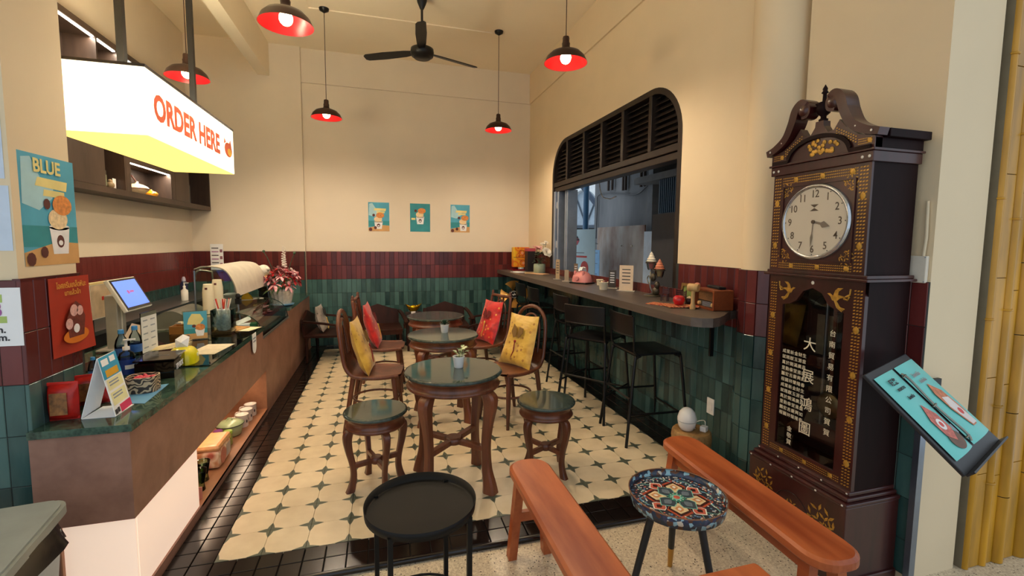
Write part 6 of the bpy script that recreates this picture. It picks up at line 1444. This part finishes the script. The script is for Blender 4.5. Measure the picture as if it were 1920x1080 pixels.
obj('frame', B().ring([(-.10, 0), (.10, 0), (.10, .14), (-.10, .14)], [(-.078, .022), (.078, .022), (.078, .118), (-.078, .118)], -.008, .008, Matrix(((1, 0, 0, 0), (0, 0, 1, 0), (0, 1, 0, 0), (0, 0, 0, 1)))), mat('old_gold', '#7d6030', .35, metal=.4), t)
obj('picture', B().box(-.08, .08, .0, .004, .02, .12), mat('green_picture', '#6f7d3e', .5, var=.4, scale=14), t)

# ------------------------------------------------------------------ wall cabinet with lit niches on the left
WAL = mat_wood('walnut_laminate', '#2d2019', '#46352b', .45, 4, (1, 1, .2), .02)
XC0, XC1, CY0, CY1, CZ0, CZ1 = -1.598, -1.37, .9, 4.575, 1.895, 3.165
t = thing('wall_cabinet', 'long walnut wall cabinet with lit open niches above the back counter', 'cabinet', (XC0, 0, 0))
dp = XC1-XC0
obj('bottom_board', B().box(0, dp, CY0, CY1, CZ0, CZ0+.05), WAL, t); obj('top_board', B().box(0, dp, CY0, CY1, CZ1-.05, CZ1), WAL, t)
obj('back_board', B().box(0, .012, CY0, CY1, CZ0+.05, CZ1-.05), WAL, t)
for y in (CY0, 1.25, 2.18, 2.50, 2.58, 3.42, 3.50, 3.88, CY1-.02): obj('divider', B().box(.012, dp-.002, y, y+.02, CZ0+.05, CZ1-.05), WAL, t)
for y0, y1 in ((1.27, 2.18), (2.52, 2.58), (3.44, 3.50)): obj('door', B().box(dp-.02, dp-.001, y0+.002, y1-.002, CZ0+.052, 2.62), WAL, t)
for y0, y1 in ((2.20, 2.50), (3.52, 3.88), (3.90, CY1-.02)): obj('shelf_board', B().box(.012, dp-.01, y0, y1, 2.56, 2.58), WAL, t)
obj('shelf_board', B().box(.012, dp-.004, 2.60, 3.42, 2.205, 2.245), WAL, t)
for y0, y1 in ((3.52, 3.88),): obj('door', B().box(dp-.02, dp-.001, y0+.002, y1-.002, CZ0+.052, 2.56), WAL, t)
LED = mat_emit('white_led_strip', '#fff1dd', 14)
def led(y0, y1, z, e):
    obj('led_strip', B().box(dp-.03, dp-.012, y0, y1, z-.006, z), LED, t)
    l = bpy.data.lights.new('led_light', 'AREA'); l.shape = 'RECTANGLE'; l.size = .02; l.size_y = y1-y0; l.energy = e; l.color = (1, .86, .68)
    o = bpy.data.objects.new('led_light', l); COL.objects.link(o); o.location = (XC1-.03, (y0+y1)/2, z-.012)
led(1.28, 2.48, CZ1-.05, 5); led(2.60, 2.92, CZ1-.05, 1.5); led(2.60, 3.42, 2.205, 3.5)
def on_shelf(name, label, cat, y, x=-1.47, group=None, z=CZ0+.0505): return thing(name, label, cat, (x, y, z), 0, group)
CER = mat('cream_ceramic', '#c9b48c', .3, var=.15, scale=30)
t = on_shelf('ceramic_tureen', 'cream lidded ceramic tureen in the lit cabinet niche', 'tureen', 2.92)
obj('bowl', B().lathe([(.05, 0), (.055, .006), (.09, .04), (.095, .06)], 24), CER, t); obj('lid', B().lathe([(.097, .06), (.085, .075), (.05, .095), (.012, .105), (.014, .12), (.002, .126)], 24), CER, t)
obj('band', B().lathe([(.0965, .05), (.0965, .056)], 24, cap=False), CHOC, t); obj('ladle', B().tube([(0, .02, .1), (.0, -.09, .17)], .006, 6), CHOC, t)
t = on_shelf('amber_pot', 'small amber glazed lidded pot right of the tureen in the lit niche', 'pot', 3.20)
obj('bowl', B().lathe([(.04, 0), (.058, .02), (.06, .035)], 20), mat('amber_glaze', '#c8861e', .2), t); obj('lid', B().lathe([(.062, .035), (.045, .055), (.012, .066), (.012, .076), (.002, .08)], 20), MATS['amber_glaze'], t)
t = on_shelf('tea_canister', 'green-labelled dark canister in the narrow cabinet niche', 'canister', 2.30)
obj('canister', B().box(-.035, .035, -.05, .05, 0, .15, ch=.006), mat('canister_dark', '#2b2620', .4), t); obj('label', B().box(.0355, .037, -.04, .045, .02, .11), mat('sage_label', '#7d8468', .5), t); obj('lid', B().cyl(.03, .15, .17, 16), mat('canister_brass', '#9a8450', .35, metal=.5), t)
t = on_shelf('small_ornament', 'tiny round beige ornament beside the dark canister in the cabinet', 'ornament', 2.385, -1.43)
obj('body', B().ball(.03, (0, 0, .03), 12, 8, (1, 1, 1)).ball(.018, (0, .0, .062), 10, 6), mat('beige_ornament', '#a08a68', .5, var=.3, scale=40), t)
tag(obj('shelf_card', B().box(-1.44, -1.437, 2.44, 2.49, CZ0+.0505, CZ0+.145), PAPER), 'white card standing in the cabinet left of the lit niche', 'card')
t = on_shelf('arched_ornament', 'dark arched ornament at the right end of the cabinet', 'ornament', 4.1)
obj('arch', B().tube(bez([(0, -.06, 0), (0, -.06, .18), (0, -.04, .24), (0, .0, .26), (0, .04, .24), (0, .06, .18), (0, .06, 0)], 5), .018, 8), mat('charcoal_stone', '#3a3a3a', .5), t)
t = on_shelf('brass_ladle_rest', 'brass ladle leaning on the top shelf of the cabinet', 'ladle', 1.75, -1.46, None, 2.62)
obj('shelf_bracket', B().box(-.1, .06, -.2, .45, -.02, 0), WAL, t); obj('ladle', B().tube([(0, -.1, .06), (.02, .28, .02)], .008, 6).ball(.03, (0, -.12, .06), 10, 6, (1, 1, .6)), mat('ladle_brass', '#b87d2c', .3, metal=.7), t)

# back counter under the cabinet
t = thing('back_counter', 'dark steel-topped back counter along the left wall', 'counter', (-1.585, 0, 0))
obj('body', B().box(0, .36, 1.2, 4.55, 0, .82), mat('back_counter_dark', '#26282a', .5), t); obj('worktop', B().box(0, .38, 1.2, 4.55, .82, .85), mat('steel_top', '#6f7476', .3, metal=.7), t)
t = thing('soap_pump', 'white soap pump bottle on the back counter', 'bottle', (-1.30, 3.42, .8505))
obj('body', B().lathe([(.032, 0), (.034, .005), (.034, .11), (.012, .13), (.012, .145)], 18), WHITE, t); obj('pump', B().lathe([(.014, .145), (.014, .16), (.005, .162), (.005, .19)], 12).box(-.005, .04, -.005, .005, .188, .196), WHITE, t)
t = thing('blue_dispenser', 'dark blue bottle with a pale cap behind the soap pump', 'bottle', (-1.36, 3.58, .8505))
obj('body', B().lathe([(.035, 0), (.037, .005), (.037, .17), (.02, .2)], 18), mat('deep_blue_plastic', '#1d2748', .3), t); obj('cap', B().lathe([(.02, .2), (.02, .225), (.01, .25)], 14), mat('lilac_cap', '#a9a8c0', .4), t)
t = thing('steel_machine', 'grey rounded steel machine on the staff side of the counter', 'machine', (-.92, 2.02, .70))
obj('body', B().grid(lambda u, v: (-.13+.30*v, -.03+.0*u, 0), 1, 1).box(-.13, .17, -.02, .45, 0, .10), mat('machine_grey', '#7f8078', .35, metal=.4), t)
obj('lid', B().grid(lambda u, v: (-.13+.30*u, -.02+.47*v, .10+.13*math.sin(PI*u)**.6), 14, 2).add([(-.13+.30*k/14, -.02, .10+.13*math.sin(PI*k/14)**.6) for k in range(15)], [tuple(range(15))]), MATS['machine_grey'], t)
obj('dial', B().box(-.05, .05, -.026, -.02, .03, .07), mat('display_amber', '#7a5a2a', .4), t)
t = thing('wooden_tray_box', 'small orange-brown wooden box on the staff side of the glass counter', 'box', (-.70, 1.75, ZK+.007))
obj('tray', B().ring([(-.09, -.06), (.09, -.06), (.09, .06), (-.09, .06)], [(-.08, -.05), (.08, -.05), (.08, .05), (-.08, .05)], 0, .06).box(-.08, .08, -.05, .05, 0, .008), mat('tray_box_wood', '#8a5a20', .5), t)
t = thing('jar_cluster', 'small grey and white jars in front of the paper cup stacks', 'jars', (-.74, 1.86, ZK), 0)
for k in range(6): obj('jar', B().lathe([(.022, 0), (.024, .004), (.024, .06), (.018, .07)], 14, T(-.05+.045*(k % 3), .045*(k//3), 0)), (mat('jar_grey', '#6d6a64', .3, var=.4, scale=60), CUPC)[k % 2], t)
t = thing('gooseneck_tap', 'chrome gooseneck water tap behind the frosted hood', 'tap', (-1.12, 3.2, .82), .1)
obj('spout', B().tube(bez([(0, 0, 0), (0, 0, .32), (.03, 0, .36), (.12, 0, .37), (.155, 0, .33), (.155, 0, .28)], 6), .011, 8), MATS['chrome_bezel'], t) if False else obj('spout', B().tube(bez([(.16, 0, 0), (.16, 0, .32), (.13, 0, .36), (.04, 0, .37), (.005, 0, .33), (.005, 0, .28)], 6), .011, 8), PWT, t)
t = thing('big_paper_cup', 'large white paper cup with a dark emblem under the frosted hood', 'cup', (-.70, 2.9, ZK-.08), 0)
obj('cup', B().lathe([(.05, 0), (.066, .25), (.069, .252), (.07, .262), (.05, .27), (.002, .272)], 24), mat('cup_cool_white', '#c9cdc6', .5), t); obj('emblem', B().grid(lambda u, v: (.0645*math.cos(-2+.6*u), .0645*math.sin(-2+.6*u), .10+.07*v), 4, 1), INK, t)
t = thing('yellow_topped_tub', 'white tub with a pointed yellow top seen through the frosted hood', 'tub', (-.56, 3.0, .70), 0)
obj('tub', B().lathe([(.11, 0), (.13, .2), (.133, .205), (.002, .206)], 24), mat('tub_white', '#c4c4bc', .5), t); obj('yellow_top', B().add([(-.075, -.08, .15), (.075, -.08, .15), (.045, -.1, .24), (.0, -.1, .29), (-.045, -.1, .24)], [(0, 1, 2, 3, 4)]).add([(-.075, -.074, .15), (.075, -.074, .15), (.045, -.094, .24), (.0, -.094, .29), (-.045, -.094, .24)], [(4, 3, 2, 1, 0)]), mat('sun_yellow', '#d9ac1e', .5), t)
t = thing('menu_slip', 'narrow printed menu slip standing against the back wall behind the hood', 'menu', (-1.31, 4.53, 1.12), .0)
obj('sheet', B().box(-.075, .075, -.003, 0, 0, .34), PAPER, t); obj('clip_rail', B().box(-.08, .08, -.003, .03, -.02, .0), PWT, t)
for k in range(6): obj('printed_line', B().box(-.06, .02, -.0045, -.003, .04+.048*k, .052+.048*k), (PUR, INK)[k % 2], t)
for k in range(3): obj('printed_picture', B().box(.035, .065, -.0045, -.003, .05+.09*k, .09+.09*k), mat('print_mauve', '#8a5a68', .5), t)

# bouquet on the counter end, plush duck behind it
t = thing('bouquet', 'lush pink, red and white lily bouquet in a white foil pot on the counter end', 'bouquet', (-.30, 3.27, ZK+.0005), 0)
obj('pot', B().grid(lambda u, v: ((.085+.035*v+.006*math.sin(14*2*PI*u))*math.cos(2*PI*u), (.085+.035*v+.006*math.sin(14*2*PI*u))*math.sin(2*PI*u), .02+.15*v), 84, 4, True), mat('white_foil', '#d8d4cc', .2, metal=.3, var=.2, scale=30), t)
obj('blue_dish', B().lathe([(.09, 0), (.12, .012), (.125, .025), (.09, .024)], 28), mat('dish_blue', '#5f93b8', .3), t)
random.seed(21)
LILYP = mat_leaf('lily_pink', '#e6b4ba', '#c9707e', 30); LILYR = mat('lily_red', '#a8141c', .5, var=.3, scale=30); LILYW = mat('lily_white', '#e8dfd6', .5, var=.08)
def lily(par, c, d, r, m_, core):
    q = B(); d = Vector(d).normalized(); a1 = d.orthogonal().normalized(); a2 = d.cross(a1)
    for k in range(6):
        a = 2*PI*k/6; dd = (a1*math.cos(a)+a2*math.sin(a))*.9+d*.55; leaf(q, (0, 0, 0), dd, r, r*.42, .25)
    f = obj('flower', q, m_, par, c); obj('flower_heart', B().ball(r*.14, tuple(d*r*.25), 6, 5), core, f)
for k in range(34):
    a = random.uniform(0, 2*PI); e = random.uniform(-.15, 1.25); R_ = random.uniform(.11, .175)
    d = Vector((math.cos(a)*math.cos(e), math.sin(a)*math.cos(e), math.sin(e)))
    m_, co = random.choice(((LILYP, LILYR), (LILYP, LILYR), (LILYR, LILYR), (LILYR, CHOC), (LILYW, LILYP), (LILYP, LILYW)))
    lily(t, (d.x*R_*1.05, d.y*R_, .26+d.z*R_*.95), d, random.uniform(.055, .08), m_, co)
lily(t, (-.03, -.19, .26), (0, -1, .25), .09, LILYP, LILYR); lily(t, (.10, -.15, .24), (.5, -.8, .1), .08, LILYP, LILYR)
q = B()
for k in range(50):
    a = random.uniform(0, 2*PI); e = random.uniform(-.4, 1.2); r = random.uniform(.02, .12)
    leaf(q, (r*math.cos(a), r*math.sin(a), .16+random.uniform(0, .18)), (math.cos(a)*math.cos(e), math.sin(a)*math.cos(e), math.sin(e)), .12, .03, .4)
obj('foliage', q, mat_leaf('bouquet_green', '#2d4a2c', '#5f7d4c', 20), t, kind='stuff')
q = B()
for k in range(26): q.ball(.016-.0004*k, (.014*math.cos(k*2.2)+.03, .014*math.sin(k*2.2), .44+.009*k), 6, 4, (1.2, 1.2, .8))
obj('white_flower_spike', q, LILYW, t, kind='stuff')
for x, z in ((-.17, .60), (.14, .58)): obj('bud_twig', B().tube([(x*.3, 0, .3), (x*.8, 0, z-.06), (x, 0, z)], .004, 5).ball(.016, (x, 0, z+.01), 8, 6), DKLEAF, t)
t = thing('plush_toy', 'small round white-headed plush toy with a yellow collar behind the bouquet', 'toy', (-.53, 3.50, ZK+.0005))
obj('body', B().ball(.075, (0, 0, .2), 14, 10, (1, 1, 1.1)).cyl(.06, 0, .14, 18), mat('plush_black', '#16130f', .9), t); obj('collar', B().lathe([(.088, .28), (.07, .32), (.04, .335)], 18), mat('plush_yellow', '#d8a850', .8), t); obj('head', B().ball(.07, (0, 0, .38), 14, 10), mat('plush_white', '#e2dacb', .9), t)
for a in (0, 1.2, 2.4): obj('head_tuft', B().ball(.025, (.05*math.cos(a*2.1), -.03, .40+.02*math.sin(a)), 8, 6), MATS['plush_white'], t)

# ------------------------------------------------------------------ things in the lit niche under the counter
ZN = .046
def mug(label, x, y, rz):
    t = thing('enamel_mug', label, 'mug', (x, y, ZN), rz, 'white spotted mugs in the niche')
    obj('cup', B().lathe([(.042, 0), (.045, .004), (.045, .095), (.047, .098), (.043, .098), (.042, .02), (.002, .015)], 24), mat('mug_white', '#e6ddd2', .25), t)
    obj('handle', B().tube(bez([(-.044, 0, .08), (-.075, 0, .075), (-.078, 0, .035), (-.044, 0, .025)], 5), .005, 6), MATS['mug_white'], t)
    for a, z in ((.2, .05), (1.0, .06), (-.8, .045)): obj('black_spot', B().ball(.013, (.0445*math.cos(a), .0445*math.sin(a), z), 10, 6, (.35, .8, 1)), INK, t)
mug('white mug with black spots, nearest in the row of mugs in the niche', -.30, 1.62, .3); mug('white mug with black spots, middle of the row of mugs in the niche', -.30, 1.74, .4); mug('white mug with black spots, farthest in the row of mugs in the niche', -.30, 1.86, .2)
t = thing('enamel_pot', 'pale green lidded enamel pot in the niche in front of the mugs', 'pot', (-.34, 1.46, ZN)); MINT = mat('mint_enamel', '#a3b388', .25)
obj('bowl', B().lathe([(.06, 0), (.075, .008), (.085, .06), (.09, .085)], 26), MINT, t); obj('lid', B().lathe([(.094, .085), (.094, .09), (.06, .108), (.014, .116)], 26), MINT, t); obj('rim', B().tube([(.094*math.cos(2*PI*k/26), .094*math.sin(2*PI*k/26), .087) for k in range(26)], .003, 5, closed=True), BLACK, t); obj('knob', B().tube(bez([(-.018, 0, .114), (-.012, 0, .13), (.012, 0, .13), (.018, 0, .114)], 4), .004, 6), MINT, t)
for k, (x, y, c_, nm) in enumerate(((-.37, 1.30, '#7a3a7a', 'purple-lidded'), (-.39, 1.22, '#c8282c', 'red-lidded'), (-.30, 1.28, '#8aa83a', 'lime-lidded'), (-.29, 1.20, '#c8b41e', 'yellow-lidded'), (-.40, 1.13, '#d23a4a', 'pink-red-lidded'), (-.31, 1.12, '#9fc0a8', 'pale green-lidded'))):
    t = thing('spice_jar', nm+' small glass jar behind the biscuit tin in the niche', 'jar', (x, y, ZN), 0, 'small jars in the niche')
    obj('glass', B().lathe([(.026, 0), (.028, .004), (.028, .075), (.022, .085)], 18), mat('jar_amber', '#8d8a4a', .2, var=.3, scale=30), t); obj('lid', B().lathe([(.029, .083), (.029, .1), (.026, .103)], 18), mat('jar_lid_'+c_[1:], c_, .4), t)
t = thing('biscuit_tin', 'rounded pink and gold vintage biscuit tin in the lit niche', 'tin', (-.335, 1.0, ZN), 0)
m, nt, b = _base('tin_print', .35, 0); v = _n(nt, 'ShaderNodeTexVoronoi'); v.inputs['Scale'].default_value = 14; nt.links.new(_coord(nt), v.inputs['Vector'])
nt.links.new(_ramp(nt, v.outputs['Distance'], [(.2, '#b8604c'), (.35, '#d8a488'), (.55, '#e6c8a8'), (.75, '#c98a60')]), b.inputs['Base Color'])
obj('body', B().box(-.10, .10, -.12, .12, .008, .125, ch=.02), m, t); obj('lid', B().box(-.103, .103, -.123, .123, .12, .165, ch=.02), mat('tin_lid', '#d8a06c', .35, var=.15, scale=20), t); obj('label', B().box(.1, .102, .02, .09, .03, .11), mat('label_grey', '#b9a89c', .5), t)
obj('medallion', B().lathe([(.001, 0), (.05, .0), (.05, .002)], 24, T(.1005, -.045, .068) @ RY(PI/2)), mat('medallion', '#c87860', .4), t)
GRN = mat_glass('green_tumbler_glass', '#cfe8c8', .05, 1.5)
for x, y, lab in ((-.29, .76, 'green glass tumbler nearer the biscuit tin in the niche'), (-.27, .64, 'green glass tumbler nearest the glowing cream panel in the niche')):
    t = thing('green_tumbler', lab, 'glass', (x, y, ZN), 0, 'green tumblers in the niche')
    obj('glass', B().lathe([(.03, 0), (.033, .004), (.027, .04), (.04, .115), (.042, .125), (.039, .124), (.025, .045)], 22, cap=False).cyl(.03, 0, .006, 20), GRN, t)
tag(obj('pink_tag', B().box(-.26, -.22, .535, .54, ZN, ZN+.07), mat('coral_tag', '#d8927c', .5)), 'small coral card standing beside the glowing panel in the niche', 'card')

# ------------------------------------------------------------------ bin at the lower left, tilted menu board at the right
t = thing('waste_bin', 'grey-white waste bin with a sloping lid and black bag, lower left corner', 'bin', (-.52, -.62, -.03), .12)
BINW = mat('bin_white', '#a9b0ae', .45); BINL = mat('bin_lid_grey', '#8f938a', .45)
obj('body', B().add([(x*s_, y*s_, z) for z, s_ in ((0, .82), (.52, 1.)) for x, y in rrect(-.22, .22, -.20, .20, .04)], [tuple(reversed(range(24))), tuple(range(24, 48))]+[(i, (i+1) % 24, 24+(i+1) % 24, 24+i) for i in range(24)]), BINW, t)
LM = T(0, 0, .60) @ RY(.0) @ RX(.06)
obj('lid', B().prism(rrect(-.235, .235, -.215, .215, .05), -.03, .0, LM).prism(rrect(-.225, .225, -.205, .205, .05), 0, .008, LM), BINL, t)
obj('label', B().box(-.2, .09, -.12, .1, .0085, .0095, LM), mat('faded_label', '#aeb0b0', .6, var=.08, scale=20), t)
obj('bin_bag', B().grid(lambda u, v: ((.235+.02*math.sin(9*2*PI*u)*v+.012*v)*math.copysign(abs(math.cos(2*PI*u))**.5, math.cos(2*PI*u)), (.215+.02*math.sin(7*2*PI*u+1)*v+.01*v)*math.copysign(abs(math.sin(2*PI*u))**.5, math.sin(2*PI*u)), .575-.085*v+.015*math.sin(5*2*PI*u)*v), 60, 4, True), mat('black_bin_bag', '#14151a', .25, bump=.3, scale=30), t)
obj('notice', B().box(.2, .203, -.15, .12, .2, .49), PAPER, t)
obj('scribble', B().tube(bez([(.205, -.12, .30), (.205, -.08, .34), (.205, -.06, .32), (.205, -.02, .37), (.205, .0, .355), (.205, .04, .41)], 5), .003, 4), GREYINK, t)

MBX = Matrix.Translation((2.852, -1.122, .894)) @ RZ(.203) @ RX(-.82) @ RY(-.115)
t = thing('menu_board', 'black tilted menu board with two turquoise ice cream pages on a bracket', 'menu', (0, 0, 0)); t.matrix_world = MBX
BRD = mat('board_black', '#1b1d22', .4); TUR = mat('turquoise_page', '#6fd0cc', .4, var=.02)
w2, h2 = .208, .208
obj('board', B().box(-w2, w2, 0, .014, -h2, h2, ch=.003), BRD, t)
obj('board_lip', B().box(-w2, w2, -.03, .0, -h2-.004, -h2+.002), BRD, t)
def page(x0, x1, kind):
    z0, z1 = -h2+.045, h2-.03
    pg = obj('page', B().grid(lambda u, v: (x0+(x1-x0)*u, -.004-.012*math.sin(PI*u)**.8, z0+(z1-z0)*v), 8, 1), TUR, t)
    cx = (x0+x1)/2; yf = -.019
    if kind == 0:
        for i, (s_, zz) in enumerate((('旺来', .135), ('ขนมหวาน', .105), ('ไอศกรีม', .065))): text('printed_heading', s_, (.03, .017, .016)[i], INK, pg, (cx-.02+.01*i, yf, zz), FRONT, bold=.0005)
        obj('printed_dessert', B().add([(x, yf, z) for x, z in ((cx, .03), (cx+.04, -.02), (cx+.045, -.08), (cx+.01, -.12), (cx-.03, -.09), (cx-.035, -.03))], [tuple(range(6))]), mat('print_rosewater', '#c9695a', .5, var=.4, scale=60), pg)
        obj('printed_bowl', B().add([(x, yf+.0005, z) for x, z in circle(.045, 20, cx+.01, -.115, 1, .8)], [tuple(range(20))]), mat('print_umber', '#6b4a34', .5, var=.2), pg)
        obj('printed_emblem', B().add([(x, yf-.0006, z) for x, z in circle(.022, 16, cx+.005, -.055)], [tuple(range(16))]), mat('print_cup_white', '#edecec', .5), pg)
        obj('emblem_heart', B().add([(x, yf-.001, z) for x, z in circle(.011, 12, cx+.005, -.055)], [tuple(range(12))]), mat('print_coral', '#d9534e', .6), pg)
        obj('printed_price', B().box(cx+.05, cx+.062, yf-.0004, yf, -.105, -.07), GREYINK, pg)
    else:
        text('printed_heading', 'ไอศกรีม', .022, mat('print_rose_ink', '#b08a90', .5), pg, (cx-.025, yf, .12), FRONT); text('printed_heading', 'น้ำแข็งไส', .018, MATS['print_rose_ink'], pg, (cx-.02, yf, .09), FRONT)
        obj('printed_dessert', B().add([(x, yf, z) for x, z in ((cx-.02, .075), (cx+.03, .03), (cx+.045, -.06), (cx+.03, -.12), (cx-.005, -.12), (cx-.035, -.04), (cx-.04, .03))], [tuple(range(7))]), mat('print_tangerine', '#cf7a4e', .5, var=.3, scale=60), pg)
        obj('printed_cup', B().add([(x, yf-.0006, z) for x, z in ((cx-.02, .01), (cx+.025, .0), (cx+.04, -.115), (cx-.0, -.115), (cx-.03, -.03))], [tuple(range(5))]), mat('print_pale_cup', '#e6dcd8', .5, var=.08), pg)
        obj('printed_emblem', B().add([(x, yf-.001, z) for x, z in circle(.014, 12, cx+.01, -.06)], [tuple(range(12))]), MATS['print_coral'], pg)
page(-w2+.02, -.012, 0); page(.008, w2-.01, 1)
obj('spine_ring', B().tube(bez([(-.002, -.012, h2-.06), (-.002, -.02, h2-.09), (-.002, -.014, 0), (-.002, -.02, -h2+.09), (-.002, -.012, -h2+.06)], 6), .005, 8), PWT, t)
for z in (h2-.075, 0, -h2+.075): obj('ring_clip', B().tube([(-.016, -.012, z), (-.002, -.022, z+.004), (.014, -.012, z)], .0035, 6), PWT, t)
inv = MBX.inverted()
obj('bracket_arm', B().tube([inv @ Vector((2.87, -1.10, .885)), inv @ Vector((3.14, -.96, .885)), inv @ Vector((3.16, -.929, .885))], .014, 8), BLACK, t)
obj('wall_plate', B().box(3.12, 3.20, -.945, -.931, .84, .93, inv), BLACK, t)
